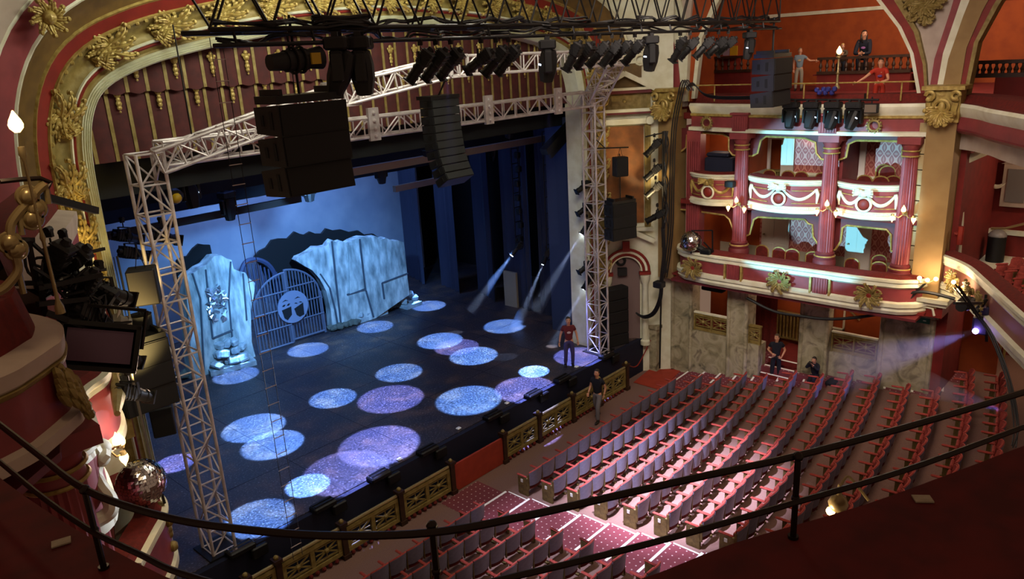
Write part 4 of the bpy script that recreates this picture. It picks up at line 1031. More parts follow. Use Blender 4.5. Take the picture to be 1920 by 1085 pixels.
for k, (px, py, h, lean) in enumerate(((630, 60, .85, (-.25, .3, -1)), (672, 58, .88, (.05, .12, -1)), (1025, 64, .8, (.05, .2, -1)), (1220, 58, .78, (.0, .15, -1)), (1406, 52, .72, (-.1, .2, -1)))):
    p = ony(px, py, FY - .05)
    place(MOV, 'm', (p.x, FY - .05, FZ - (.18 if k > 1 else .04)), lean, ['large moving head light tucked behind another beside the left speaker hang', 'large black moving head light with a lit display, above the left speaker hang', 'moving head light in the middle of the lighting truss', 'moving head light alone against the pale plaster',
          'small moving head light at the right end of the lighting truss'][k], LG, h, heading=.75)
# followspot-like scroller with yellow gel at the left end
t_ = thing('scroller_lantern', 'black scroller lantern with a yellow gel, hung left of the moving heads', 'stage light', ony(540, 75, 9.0))
MB().cyl((0, 0, .05), (0, 0, -.2), .02, n=6).build('clamp', M['darksteel'], t_)
mb = MB(); a, b_ = ony(505, 118, 9) - t_.location, ony(600, 108, 9) - t_.location; mb.cyl(a, a.lerp(b_, .3), .1, .12, 14); mb.cyl(a.lerp(b_, .3), a.lerp(b_, .7), .14, .14, 14); mb.cyl(a.lerp(b_, .7), b_, .12, .15, 14); mb.build('body', M['cabinet'], t_, True)
mb = MB(); c = a.lerp(b_, .78); mb.box(c + Vector((0, -.15, 0)), (.14, .03, .14)); mb.build('yellow_gel', M['yellow'], t_)
mb = MB(); ring(mb, a.lerp(b_, .45), .16, .02, b_ - a); ring(mb, a.lerp(b_, .6), .16, .02, b_ - a); mb.bar((-.2, 0, -.2), (.2, 0, -.2), .04); mb.bar((-.2, 0, -.2), a.lerp(b_, .3), .03); mb.bar((.2, 0, -.2), a.lerp(b_, .7), .03); mb.build('yoke', M['darksteel'], t_)
# coiled cable on top of the truss
mb = MB()
for k in range(5): mb.tube([(p.x + .9 * math.cos(q), p.y, p.z) for q in () for p in ()] or [Vector((.45 * math.cos(q), .18 * math.sin(q), .03 * k + .02 * math.sin(3 * q + k))) for q in np.linspace(0, 2 * PI, 16, endpoint=False)], .022, 5, True)
tag(mb.build('cable_coil', M['cable'], None, True, ony(650, 52, 9.0) + Vector((0, .1, .02))), 'coil of black cable lying on the lighting truss over the moving heads', 'cable')

# ---- loudspeakers
def cabinet_hang(label, loc, n, w_, dpt, h, rot=0.0, tilt=.03, hang=1.6, front_m=None):
    t_ = thing('speaker_hang', label, 'loudspeaker', loc, rot); z = 0; y = 0
    mb = MB().box((0, 0, .06), (w_ * .98, dpt * .9, .1))
    for s_ in (-1, 1): mb.box((s_ * w_ * .4, 0, .14), (.05, dpt * .8, .1))
    if hang: mb.cyl((0, 0, .1), (0, 0, .1 + hang), .02, n=6); mb.cyl((-.06, 0, .1), (-.06, .0, .1 + hang), .008, n=4)
    mb.build('fly_frame', M['black'], t_)
    for k in range(n):
        T = RX(-tilt * k); mb = MB(); rows = []
        c = Vector((0, y, z - h / 2))
        vs = [(-w_ / 2, -dpt / 2, -h / 2), (w_ / 2, -dpt / 2, -h / 2), (w_ / 2, dpt / 2, -h / 2 + .03), (-w_ / 2, dpt / 2, -h / 2 + .03), (-w_ / 2, -dpt / 2, h / 2), (w_ / 2, -dpt / 2, h / 2), (w_ / 2, dpt / 2, h / 2 - .03), (-w_ / 2, dpt / 2, h / 2 - .03)]
        mb.add([T @ Vector(p) for p in vs], [(3, 2, 1, 0), (4, 5, 6, 7), (0, 1, 5, 4), (1, 2, 6, 5), (2, 3, 7, 6), (3, 0, 4, 7)])
        cab = mb.build('cabinet', M['cabinet'], t_, False, c)
        mb = MB().box(T @ Vector((0, -dpt / 2 - .008, 0)), (w_ * .96, .02, h * .9), T); mb.build('grille', M['grille'], cab)
        for s_ in (-1, 1):
            for yy, hh in ((-.1, .22), (.12, .14)): MB().box(T @ Vector((s_ * (w_ / 2 + .002), yy, 0)), (.012, .07, hh), T).build('side_handle', M['matte'], cab)
        z -= h + .005; y += math.sin(tilt * k) * h
    return t_
cabinet_hang('large black three-cabinet speaker hang in front of the left tower', (5.84, 9.2, 9.56), 3, 1.05, .6, .40, 0, .05, 1.0)
cabinet_hang('black three-cabinet speaker hang in front of the right boxes', (19.95, 9.03, 9.58), 3, 1.1, .6, .41, 0, .04, .9)
# curved line array
lp_ = ony(842, 178, 13.6)
t_ = thing('line_array', 'curved black line array hanging at the centre of the stage front', 'loudspeaker', (lp_.x - .35, 13.6, 9.14))
MB().box((0, 0, .04), (.9, .5, .08)).cyl((0, 0, .05), A2 - t_.location + Vector((0, .1, -.15)), .02, n=6).build('fly_frame', M['black'], t_)
ang = 0; p = Vector((0, -.25, 0)); hh = .185
for k in range(10):
    ang = [0, .01, .03, .06, .1, .16, .24, .33, .43, .54][k]; T = RX(-ang); dwn = T @ Vector((0, 0, -1)); c = p + dwn * hh / 2
    mb = MB().box(c + T @ Vector((0, .22, 0)), (.84, .42, hh * .94), T); cab = mb.build('cabinet', M['cabinet'], t_)
    MB().box(c + T @ Vector((0, .0, 0)), (.82, .02, hh * .8), T).build('grille', M['grille'], cab)
    for sx in (-.43, .43): MB().box(c + T @ Vector((sx, .2, 0)), (.02, .1, hh * .5), T).build('rigging_plate', M['darksteel'], cab)
    p = p + dwn * hh
# side stacks by the towers
cabinet_hang('black three-cabinet speaker stack hung beside the left tower', (4.82, 14.0, 5.42), 3, .95, .55, .43, 0, .03, 1.5)
pr = ony(1163, 380, 14.3)
cabinet_hang('black three-cabinet speaker stack hung beside the right tower', (pr.x, 14.3, pr.z), 3, .95, .5, .40, -.35, .03, 1.5)
t_ = thing('speaker_stack', 'tall black speaker stack standing on the stage right of the tower', 'loudspeaker', (20.95, 14.86, 0), -.35)
for k in range(5):
    cab = MB().bbox((0, 0, .21 + .425 * k), (.9, .4, .41), .015).build('cabinet', M['cabinet'], t_); MB().box((0, -.205, .21 + .425 * k), (.86, .02, .36)).build('grille', M['grille'], cab)
def hung_speaker(label, px, py, y, w_, h, dpt, rot, mtl, drop):
    p = ony(px, py, y); t_ = thing('hanging_speaker', label, 'loudspeaker', p, rot); cab = MB().bbox((0, 0, 0), (w_, dpt, h), .02).build('cabinet', M['cabinet'], t_)
    MB().box((0, -dpt / 2 - .005, 0), (w_ * .9, .02, h * .92)).build('grille', mtl, t_)
    mb = MB().cyl((-.08, 0, h / 2), (0, 0, h / 2 + drop), .008, n=5); mb.cyl((.08, 0, h / 2), (0, 0, h / 2 + drop), .008, n=5); mb.build('wire', M['darksteel'], t_); return t_
hung_speaker('grey-fronted box speaker hung left of the left tower', 270, 535, 14.0, .48, .66, .4, -.5, mat('grey grille', '4a4640', .8), .35)
hung_speaker('small black speaker hung from a bracket beside the right tower', 1163, 312, 14.2, .42, .62, .36, -.5, M['grille'], .3)
hung_speaker('black wedge speaker with a green power light beside the left tower', 305, 785, 14.9, .42, .62, .4, -.4, M['grille'], .2)
p = ony(292, 800, 14.55); MB().ball((0, 0, 0), .018, 6, 4)
# brackets on the right tower
p = ony(1163, 278, 14.25); mb = MB().bar(ony(1120, 278, 14.6), ony(1178, 276, 14.25), .04); mb.bar(ony(1118, 262, 14.7), ony(1135, 278, 14.5), .03)
tag(mb.build('wall_bracket', M['darksteel']), 'black steel bracket arm reaching right from the right tower', 'bracket')

# ---- light booms on stage, right of centre
def boom(px, ytop, ybot, y, label, n=9, w_=.35):
    a, b_ = ony(px, ytop, y), ony(px + 4, ybot, y); b_.x = a.x; t_ = thing('lighting_ladder', label, 'lighting ladder', (a.x, y, b_.z)); H = a.z - b_.z
    mb = MB()
    for s_ in (-1, 1): mb.cyl((s_ * w_ / 2, 0, 0), (s_ * w_ / 2, 0, H), .022, n=6)
    mb.build('side_rail', M['darksteel'], t_)
    for k in range(n): MB().cyl((-w_ / 2, 0, H * k / (n - 1)), (w_ / 2, 0, H * k / (n - 1)), .018, n=6).build('rung', M['darksteel'], t_)
    mb = MB()
    r_ = random.Random(px)
    for k in range(7):
        z = H * (.1 + .12 * k); mb.bbox((r_.uniform(-.05, .1), -.1, z), (.2, .2, .24), .03)
    mb.build('dimmers', M['black'], t_)
    mb = MB(); mb.tube([(.28 + .04 * math.sin(k), .05, H * k / 10) for k in range(11)], .025, 5); mb.build('cable', M['cable'], t_)
    return t_
boom(962, 250, 470, 19.6, 'lighting ladder hung in the right wings, nearer the backcloth')
boom(1022, 246, 488, 18.2, 'lighting ladder hung in the right wings, nearer the proscenium')
SG = 'lanterns in the right wings'
def lit_lantern(px, py, y, target, label, power=1500, deg=9, lit=True, sc=.8):
    p = ony(px, py, y); d = Vector(target) - p; d.normalize()
    r = place(PROF, 'p', p - d * .38 * sc + Vector((0, 0, .42 * sc)), d, label, SG, sc)
    if lit:
        bd = [c for c in r.children if c.name.split('.')[0] == 'body'][0]
        MB().cyl((0, 0, .46), (0, 0, .475), .085, .085, 14).build('lit_lens', M['lampwhite'], bd)
        spot('beam_spot', p + d * .12, target, deg, power, (.55, .7, 1.0), .4, .03)
    return p, d
BEAMS = []
for (px, py, y, tp, lb) in ((961, 476, 19.4, (905, 552), 'lit lantern at the foot of the ladder nearer the backcloth'), (1019, 492, 18.0, (985, 575), 'lit lantern at the foot of the ladder nearer the proscenium'),
                            (1092, 436, 15.6, (1040, 520), 'lit lantern on the right tower, upper one'), (1096, 538, 15.5, (1062, 600), 'lit lantern on the right tower, lower one')):
    tg = ony(tp[0], tp[1], y + .6); p, d = lit_lantern(px, py, y, p_t if False else tg, lb); BEAMS.append((p, d))
for (px, py, lb) in ((1095, 330, 'dark lantern on the right tower, topmost'), (1097, 372, 'dark lantern on the right tower, below the topmost'), (1099, 482, 'dark lantern on the right tower between its two lit ones')):
    p = ony(px, py, 15.4); place(PROF, 'p', p, (-.9, .3, -.45), lb, SG, .8)
p = ony(1040, 262, 16.6); mb = MB()
mb.bar(ony(1020, 285, 16.6), ony(1070, 232, 16.6), .3, .22); mb.bar(ony(1030, 290, 16.6), ony(1074, 240, 16.6), .1, .3)
tag(mb.build('batten_light', M['cabinet']), 'black batten light tilted high beside the right tower', 'stage light')
# ---- boom of lanterns on the right bay
BXP = 21.6
a, b_ = onx(1243, 246, BXP), onx(1238, 470, BXP)
t_ = thing('lighting_boom', 'vertical black pipe boom in front of the niche, dressed with cables', 'lighting boom', (BXP, a.y, 3.6))
MB().cyl((0, 0, 0), (0, 0, a.z - 3.6), .03, n=8).build('pole', M['black'], t_)
mb = MB(); r_ = random.Random(9)
for j in range(4): mb.tube(smoothpath([(.05 + r_.uniform(-.05, .12), r_.uniform(-.12, .02), (a.z - 3.6) * k / 9 - (.9 if k == 0 else 0)) for k in range(10)], 3), .025, 5)
mb.build('cable', M['cable'], t_)
MB().bar((0, 0, a.z - 3.65), (-.55, .3, a.z - 3.72), .04).build('cross_bar', M['black'], t_)
for k, (q0, q1) in enumerate((((1240, 262), (1211, 292)), ((1238, 312), (1213, 334)), ((1240, 345), (1216, 366)), ((1246, 398), (1216, 414)))):
    pa, pb = onx(*q0, BXP), onx(*q1, BXP - .2); d = pb - pa
    place(PROF, 'p', pa.lerp(pb, .45) + Vector((0, 0, .4)), d, f'{["topmost", "second", "third", "lowest"][k]} lantern on the boom before the orange niche', 'lanterns on the niche boom', .9)
mb = MB().bbox(onx(1236, 533, BXP), (.3, .35, .22), .03); tag(mb.build('dimmer_box', M['cabinet']), 'small box hung low on cables beneath the niche boom', 'dimmer')
mb = MB(); pts = [onx(a_, b2, BXP) for a_, b2 in ((1245, 430), (1247, 480), (1243, 520), (1240, 560), (1228, 588), (1210, 596), (1196, 590))]
for j in range(3): mb.tube(smoothpath([p + Vector((0, .04 * j, .03 * j)) for p in pts], 4), .03, 6)
tag(mb.build('cable_bundle', M['cable'], None, True), 'thick cable bundle looping down from the niche boom to the stage', 'cable')
mb = MB(); mb.cyl(onx(1240, 530, 21.9), onx(1237, 690, 22.0), .03, n=6); tag(mb.build('cable', M['cable']), 'single cable hanging straight down in front of the painted stone', 'cable')
mb = MB(); pts = [onx(a_, b2, 22.0) for a_, b2 in ((1300, 170), (1288, 150), (1278, 185), (1268, 240), (1264, 330), (1262, 420), (1256, 480), (1250, 520))]
for j in range(3): mb.tube(smoothpath([p + Vector((-.05 * j, .05 * j, .0)) for p in pts], 4), .022, 6)
tag(mb.build('cable_bundle', M['cable'], None, True), 'dark cable bundle falling down the wall left of the boxes', 'cable')
mb = MB(); pts = [onx(a_, b2, 22.0) for a_, b2 in ((1290, 170), (1302, 160), (1320, 178), (1345, 185), (1390, 186), (1470, 184))]
for j in range(4): mb.tube(smoothpath([p + Vector((-.04 * j, 0, .03 * j)) for p in pts], 4), .016, 6)
tag(mb.build('cable_bundle', M['cable'], None, True), 'loops of cable lying along the gallery ledge', 'cable')

# ---- lights on the gallery rail
GX = 22.05
a, b_ = onx(1466, 187, GX), onx(1648, 187, GX)
mb = MB().cyl(a, b_, .03, n=8)
for q in (1470, 1622): mb.cyl(onx(q, 187, GX), onx(q, 176, GX + .2), .025, n=6)
tag(mb.build('lighting_bar', M['black']), 'black pipe clamped along the gallery front above the boxes', 'lighting bar')
for k, px in enumerate((1484, 1523, 1563, 1603)):
    p = onx(px, 187, GX); place(MOV, 'm', p, (-.45, -.05 + .1 * k, -1), f'{ORD[k]} of four short-headed lights on the gallery front, counted from the left', 'lights on the gallery front', .86, heading=-PI / 2)
t_ = thing('flood_light', 'small rectangular flood at the right end of the gallery bar', 'stage light', onx(1634, 203, GX)); mb = MB().bbox((0, 0, 0), (.16, .36, .26), .02); mb.build('body', M['cabinet'], t_)
MB().box((-.085, 0, 0), (.01, .3, .2)).build('lens', mat('flood lens', '6b5f52', .3), t_); MB().bar((0, 0, .13), (0, 0, .3), .03).build('yoke', M['black'], t_)
t_ = thing('work_lamp', 'blue clamp lamp lying on the gallery ledge', 'lamp', onx(1548, 176, 22.3)); mb = MB()
for k in range(7): mb.bbox((.05 * math.sin(k * 2), -.24 + .08 * k, .08 + .05 * math.cos(k * 3)), (.14, .12, .14), .03)
mb.build('body', mat('blue housing', '2a2c6a', .4), t_)

# ---- left side lighting position
LX = lambda px, py, y: ony(px, py, y)
fr = thing('lighting_bracket', 'black bracket frame of pipes bolted across the left boxes', 'lighting frame', LX(100, 560, 8.4)); fl = fr.location; mb = MB()
for q0, q1, w_ in (((0, 448), (62, 450), .05), ((52, 450), (70, 540), .05), ((0, 532), (75, 530), .05), ((75, 530), (85, 590), .05), ((60, 455), (110, 500), .03), ((60, 500), (130, 545), .03), ((85, 585), (235, 640), .06), ((70, 540), (190, 515), .05), ((70, 570), (165, 560), .05)):
    mb.bar(LX(*q0, 8.4) - fl, LX(*q1, 8.6) - fl, w_)
mb.build('pipes', M['black'], fr)
for q0, q1, lb in (((145, 478), (195, 466), 'thin black rod pointing at the gilded arch, upper one'), ((162, 508), (197, 505), 'thin black rod pointing at the gilded arch, lower one')):
    tag(MB().bar(LX(*q0, 9), LX(*q1, 9.2), .035).build('rod', M['black']), lb, 'rod')
tag(MB().bar(LX(50, 360, 9), LX(182, 395, 9.6), .05, .08).build('steel_pipe', M['black']), 'black pipe arm reaching from the left parapet toward the arch', 'pipe')
for k, (q0, q1, y) in enumerate((((118, 470), (92, 520), 8.6), ((150, 480), (112, 512), 8.9), ((165, 540), (228, 560), 9.0), ((172, 520), (140, 575), 8.7), ((150, 585), (190, 610), 8.6), ((215, 650), (245, 672), 10.2), ((228, 735), (265, 742), 10.6), ((205, 560), (150, 530), 8.9))):
    pa, pb = LX(*q0, y), LX(*q1, y + .15); place(PROF, 'p', pa.lerp(pb, .5) + Vector((0, 0, .36)), pb - pa, f'{["uppermost", "second", "third", "fourth", "fifth", "low", "lowest", "innermost"][k]} lantern of the cluster hanging beside the left boxes', 'lantern cluster on the left', .82)
mb = MB(); r_ = random.Random(12)
for k in range(14):
    p0 = LX(90 + 9 * k, 500 + 8 * k, 8.7); mb.tube(smoothpath([p0 + Vector((r_.uniform(-.2, .2), r_.uniform(-.2, .2), r_.uniform(-.2, .2))) for q in range(5)], 3), .016, 5)
tag(mb.build('cable_tangle', M['cable'], None, True), 'tangle of black cables around the left lantern cluster', 'cable')
p = LX(185, 648, 8.3)
t_ = thing('flood_light', 'large black rectangular flood light on the left, facing the camera side', 'stage light', p, -.35)
mb = MB(); rows = [[(-.36, 0, -.22), (.36, 0, -.22), (.36, 0, .2), (-.36, 0, .2), (-.36, 0, -.22)], [(-.3, .3, -.12), (.3, .3, -.12), (.3, .3, .14), (-.3, .3, .14), (-.3, .3, -.12)]]
T = RX(-.35) @ RY(.3)
rows = [[T @ Vector(q) for q in r] for r in rows]; mb.strip(rows); mb.add(rows[1][:4], [(0, 1, 2, 3)])
for q in ((0, 0, .22, .76, .05), (0, 0, -.24, .76, .05)): mb.box(T @ Vector((q[0], q[1] - .02, q[2])), (q[3], .08, q[4]), T)
for s_ in (-1, 1): mb.box(T @ Vector((s_ * .36, -.02, 0)), (.05, .08, .46), T)
mb.build('housing', M['black'], t_)
MB().box(T @ Vector((0, .06, 0)), (.62, .01, .34), T).build('reflector', mat('flood reflector', '6a5568', .25, .6), t_)
mb = MB()
for s_ in (-1, 1): mb.bar(T @ Vector((s_ * .4, .1, 0)), T @ Vector((s_ * .4, .1, .42)), .03)
mb.bar(T @ Vector((-.4, .1, .42)), T @ Vector((.4, .1, .42)), .03); mb.build('yoke', M['darksteel'], t_)
tag(MB().bbox(onz(183, 745, 5.75), (.3, .22, .34), .02).build('small_speaker', M['cabinet']), 'small square black speaker on the far left box front', 'speaker')
mb = MB().cyl(ony(215, 600, 13.4), ony(232, 608, 13.5), .12, .14, 12); mb.cyl(ony(232, 608, 13.5), ony(238, 610, 13.5), .16, .16, 12); mb.bar(ony(220, 600, 13.4), ony(228, 560, 13.4), .04); q_ = ony(226, 604, 13.45); mb.cyl(q_, (q_.x, q_.y, 0), .025, n=6)
tag(mb.build('spot_lamp', mat('grey lamp', '6a6258', .4, .4), None, True), 'grey barrel lamp on a post left of the hung box speaker', 'stage light')
mb = MB().lathe([(.17, -.35), (.2, .3), (.21, .32)], 14, ony(268, 620, 14.3)); mb.bar(ony(262, 598, 14.3), ony(258, 575, 14.3), .02); mb.bar(ony(275, 598, 14.3), ony(258, 575, 14.3), .02)
tag(mb.build('chain_bag', M['matte'], None, True), 'black chain bag hung above the left speaker stack', 'bag')
# ---- followspot boom at the far right, with its beam
FS = Vector((20.3, 3.72, 3.02))
mb = MB(); pts = [onz(a_, b2, z) for a_, b2, z in ((1795, 540, 4.6), (1830, 590, 3.9), (1862, 640, 3.4), (1890, 720, 2.7), (1905, 800, 2.2), (1900, 840, 1.9))]
for j in range(4): mb.tube(smoothpath([p + Vector((.05 * math.sin(j * 2 + q * 1.3), .05 * math.cos(j * 2 + q), .03 * j)) for q, p in enumerate(pts)], 4), .015, 6)
tag(mb.build('cable_bundle', M['cable'], None, True), 'thick dark cable bundle trailing down the circle front at far right', 'cable')
t_ = thing('pipe_bracket', 'black pipe arm clamped to the circle front at the right', 'bracket', (20.3, 4.0, 3.6)); mb = MB(); tl = t_.location
for q0, q1 in (((1835, 575), (1898, 545)), ((1848, 560), (1850, 640)), ((1790, 568), (1840, 568)), ((1830, 590), (1850, 560))): mb.bar(ony(*q0, 3.75) - tl, ony(*q1, 3.6) - tl, .06)
mb.build('pipes', M['black'], t_)
t_ = thing('followspot', 'lit moving light on the circle front throwing a violet beam left', 'stage light', FS + Vector((.25, -.05, .1)))
mb = MB().bbox((0, 0, 0), (.42, .36, .46), .05); mb.bbox((.0, 0, .38), (.36, .3, .22), .03); mb.build('body', mat('dark violet housing', '24203a', .5), t_)  # housing in one dark violet colour
MB().bar((0, 0, .4), (.0, .0, .75), .05).build('yoke', M['black'], t_)
fdir = (onz(1640, 685, .8) - FS)
MB().ball(FS - t_.location + Vector((-.02, .02, -.02)), .07, 10, 6).build('lit_lens', mat('violet lens', 'b090ff', .3, 0, emit=30), t_)
spot('followspot_light', FS + Vector((-.12, .02, -.03)), (21.5, 7.4, .6), 22, 1100, (.42, .36, 1.0), .6, .04)
t_ = thing('lantern_pair', 'dark lantern clamped where the circle front meets the beige pilaster', 'stage light', ony(1810, 568, 3.9)); mb = MB().bbox((0, 0, 0), (.55, .3, .22), .04); mb.cyl((-.28, 0, 0), (-.4, 0, .02), .1, .12, 10); mb.build('body', M['black'], t_)
mb = MB(); mb.tube(smoothpath([onx(a_, b2, 22.2) for a_, b2 in ((1400, 558), (1450, 583), (1500, 592), (1560, 598), (1640, 590), (1680, 572), (1705, 550), (1740, 548), (1790, 560))], 4), .045, 6); mb.tube(smoothpath([onx(a_, b2, 22.2) for a_, b2 in ((1660, 585), (1700, 565), (1725, 540), (1742, 525))], 4), .03, 5)
tag(mb.build('cable', M['cable'], None, True), 'black cable swagged beneath the lower box front', 'cable')

# ---- haze made visible by the lanterns' beams
hz = bpy.data.materials.new('stage haze'); hz.use_nodes = True; t = hz.node_tree; t.nodes.remove(t.nodes['Principled BSDF'])
vs_ = t.nodes.new('ShaderNodeVolumeScatter'); vs_.inputs['Density'].default_value = .16; vs_.inputs['Anisotropy'].default_value = .2; vs_.inputs['Color'].default_value = (.75, .8, 1, 1)
t.links.new(vs_.outputs[0], t.nodes['Material Output'].inputs['Volume'])
hz2 = hz.copy(); hz2.node_tree.nodes['Volume Scatter'].inputs['Density'].default_value = .03
def haze(p, d, L, r0, r1, label, m_=None):
    d = Vector(d).normalized(); o = MB().cyl((0, 0, 0), d * L, r0, r1, 20).build('beam_haze', m_ or hz, None, True, p)
    bm_ = bmesh.new(); bm_.from_mesh(o.data); bmesh.ops.recalc_face_normals(bm_, faces=bm_.faces); bm_.to_mesh(o.data); bm_.free(); tag(o, label, 'haze', None, 'stuff')
for (p, d), L, lb in zip(BEAMS, (2.6, 2.8, 3.0, 2.4), ('haze in the beam below the ladder nearer the backcloth', 'haze in the beam below the ladder nearer the proscenium', 'haze in the upper beam from the right tower', 'haze in the lower beam from the right tower')):
    haze(p + d * .14, d, L, .05, .05 + L * .085, lb)
for px, py, tz, lb, n, yb in ((1028, 150, 5.2, 'haze in the violet beam falling past the header truss right of centre', 5, 12.6), (838, 148, 7.9, 'haze in the violet beam falling over the line array', 8, 12.0)):
    p = ony(px, py, yb); spot('beam_spot', p + Vector((0, 0, .05)), p + Vector((.05, .2, -5)), n, 300, (.30, .22, 1.0), .3, .03); haze(p - Vector((0, 0, .05)), (.01, .04, -1), p.z - tz, .06, .06 + (p.z - tz) * math.tan(math.radians(n / 2)), lb, hz2)
haze(FS + fdir.normalized() * .12, (21.5 - FS.x, 7.4 - FS.y, .6 - FS.z), 4.2, .05, .78, 'haze in the violet followspot beam at the right')
p = onz(1886, 772, 2.35); d = onz(1690, 704, .9) - p
spot('followspot_light', p + d.normalized() * .1, p + d, 12, 260, (.45, .3, 1.0), .6, .04); haze(p + d.normalized() * .25, d, 3.6, .05, .36, 'haze in the low violet beam crossing the rear rows at the right')
# ================================================================ STAGE DRESSING
def pleats(x0, x1, n, amp, rnd):
    out = []
    for k in range(n + 1):
        u = k / n; out.append((x0 + (x1 - x0) * u, amp * math.sin(u * n * 1.35 + rnd) * (.6 + .4 * math.sin(k * 1.7 + rnd))))
    return out
# house pelmet: maroon velvet, two scalloped tiers with gold stripes and hanging motifs
t_ = thing('pelmet', 'maroon house pelmet with gold stripes filling the top of the proscenium arch', 'curtain', (12.75, 16.15, 8.5))
ST = .40; NS = 38; X0 = 12.75 - NS * ST / 2
def px_(x): return x - 12.75
for nm, ztop, zb, yo in (('upper_tier', 11.4, 9.75, -.09), ('lower_tier', 9.9, 8.42, .0)):
    rows = []
    for j in range(7):
        r = []
        for k in range(NS * 6 + 1):
            x = X0 + k * ST / 6; ph = (k % 6) / 6; sc = math.sin(PI * ph)
            z = ztop + (zb - ztop) * j / 6; z = z - (.07 * sc if (nm == 'upper_tier' and j == 6) else 0)
            r.append((px_(x), yo - .05 * sc * (.3 + .7 * j / 6), z - 8.5))
        rows.append(r)
    MB().strip(rows).build(nm, M['maroon'], t_, True)
mb = MB()
for k in range(NS + 1):
    x = px_(X0 + k * ST); mb.span((x - .035, -.115, 9.72 - 8.5), (x + .035, -.09, 11.3 - 8.5)); mb.span((x - .035, -.03, -.08), (x + .035, -.0, 9.75 - 8.5))
mb.build('gold_stripes', M['dullgold'], t_)
for k in range(NS):
    z = (10.2 if k % 2 else 9.62) - 8.5; yy = -.17 if k % 2 else -.08; x = px_(X0 + (k + .5) * ST); mb = MB()
    for q, (dz, r_) in enumerate(((.18, .05), (.08, .075), (-.02, .045), (-.1, .06), (-.18, .05), (-.26, .025))): mb.ball((x, yy, z + dz), r_, 6, 4, (1, .5, 1))
    for s_ in (-1, 1): mb.ball((x + s_ * .07, yy, z + .13), .035, 6, 4, (1, .5, 1))
    mb.build('tassel_motif', M['gold'], t_, True)
# black borders and bars above the stage
def border(name, label, y, zb, zt, x0=4.6, x1=22.2, m_=None):
    rows = [[(x, y + d, z) for x, d in pleats(x0, x1, 60, .05, y)] for z in (zt, zb)]
    c = Vector(((x0 + x1) / 2, y, zt)); tag(MB().strip([[tuple(Vector(p) - c) for p in r] for r in rows]).build(name, m_ or M['matte'], None, True, c), label, 'curtain')
border('black_border', 'black masking border just behind the maroon pelmet', 16.9, 7.62, 9.6)
border('black_border', 'black masking border over the middle of the stage', 19.6, 6.95, 9.8, 6, 22)
border('black_border', 'deepest black masking border, in front of the blue backcloth', 24.5, 5.8, 9.8, 6, 22.3)
for q0, q1, y, lb in (((640, 335), (1090, 240), 18.6, 'beige batten under the border, running to the right wings'), ((740, 362), (862, 322), 22.0, 'short beige batten end beneath the line array'), ((200, 470), (560, 350), 23.0, 'dark batten high across the left of the stage')):
    a, b_ = ony(*q0, y), ony(*q1, y); c = a.lerp(b_, .5); c.z = (a.z + b_.z) / 2
    tag(MB().bar((a.x - c.x, 0, 0), (b_.x - c.x, 0, 0), .16, .22).build('scenery_batten', mat('beige batten', '8a7a66', .6) if 'beige' in lb else M['darksteel'], None, False, c), lb, 'batten')
OG = 'overstage lights behind the header truss'
for k, (px, py, y, lean, lb) in enumerate(((352, 350, 19, (0, -.2, -1), 'moving head over the stage nearest the left tower'), (425, 382, 22, (0, -.1, -1), 'moving head over the stage, left of the tall speaker hang'), (575, 348, 21, (.1, 0, -1), 'moving head peeping below the large left speaker hang'),
                                  (800, 262, 18, (0, .2, -1), 'moving head just left of the line array bottom'), (955, 232, 18, (0, .2, -1), 'moving head below the header truss right of centre'), (712, 318, 21, (.2, .2, -1), 'moving head between the left speaker hang and the line array'), (925, 282, 22, (0, .2, -1), 'pale moving head under the batten in front of the right drapes'))):
    place(MOV, 'm', ony(px, py - 15, y) + Vector((0, 0, .2)), lean, lb, OG, 1.0, heading=.3)
t_ = thing('yellow_lamp', 'round lamp with a yellow lens hung inside the left tower', 'stage light', ony(325, 370, 17)); mb = MB().cyl((0, .1, .1), (.0, -.08, 0), .16, .2, 14); mb.cyl((0, 0, .15), (0, 0, .5), .02, n=6); mb.build('body', M['black'], t_)
MB().ball((.02, -.1, -.01), .12, 10, 6).build('yellow_lens', M['yellow'], t_, True)
for k, (px, py, y, lb) in enumerate(((300, 410, 17.2, 'lantern high behind the left tower, pointing right'), (240, 440, 17.5, 'lantern in the left wings between arch and tower'), (228, 410, 18.5, 'topmost lantern in the left wings beside the gilded arch'))):
    place(PROF, 'p', ony(px, py, y), (.8, .3, -.35), lb, 'lanterns in the left wings', 1.0)
# backcloth
rows = [[(x - 14.5, d, z - 4.3) for x, d in pleats(4.5, 24.3, 40, .04, 1)] for z in (8.6, 5.5, 2.5, .02)]
tag(MB().strip(rows).build('backcloth', M['cloth'], None, True, (14.5, 28.9, 4.3)), 'pale backcloth washed blue behind the ruined walls', 'curtain')
# black drapes down the right side of the stage
for k, (x, y, w_, a) in enumerate(((22.6, 27.6, 2.2, 1.25), (22.45, 25.0, 2.0, 1.3), (22.5, 22.7, 1.9, 1.2), (22.2, 20.5, 1.8, 1.35), (22.0, 18.5, 1.6, 1.4))):
    t0 = pleats(-w_ / 2, w_ / 2, 22, .11, k); rows = [[(p, d, z) for p, d in t0] for z in (9.0, 6, 3, .01)]
    o = MB().strip(rows).build('stage_drape', M['blackdrape'], None, True, (x, y, 0)); o.rotation_euler = (0, 0, a)
    tag(o, f'black pleated drape down the right of the stage, {ORD[k]} from the backcloth', 'curtain', 'black side drapes')
tag(MB().span((-.06, -.8, 0), (.06, .8, 7.9)).build('masking_flat', mat('painted blue-lit flat', '2a3550', .8), None, False, (20.95, 16.9, 0)), 'tall dark masking flat just inside the right edge of the arch', 'flat')  # black flat; blue stage light is put into its colour
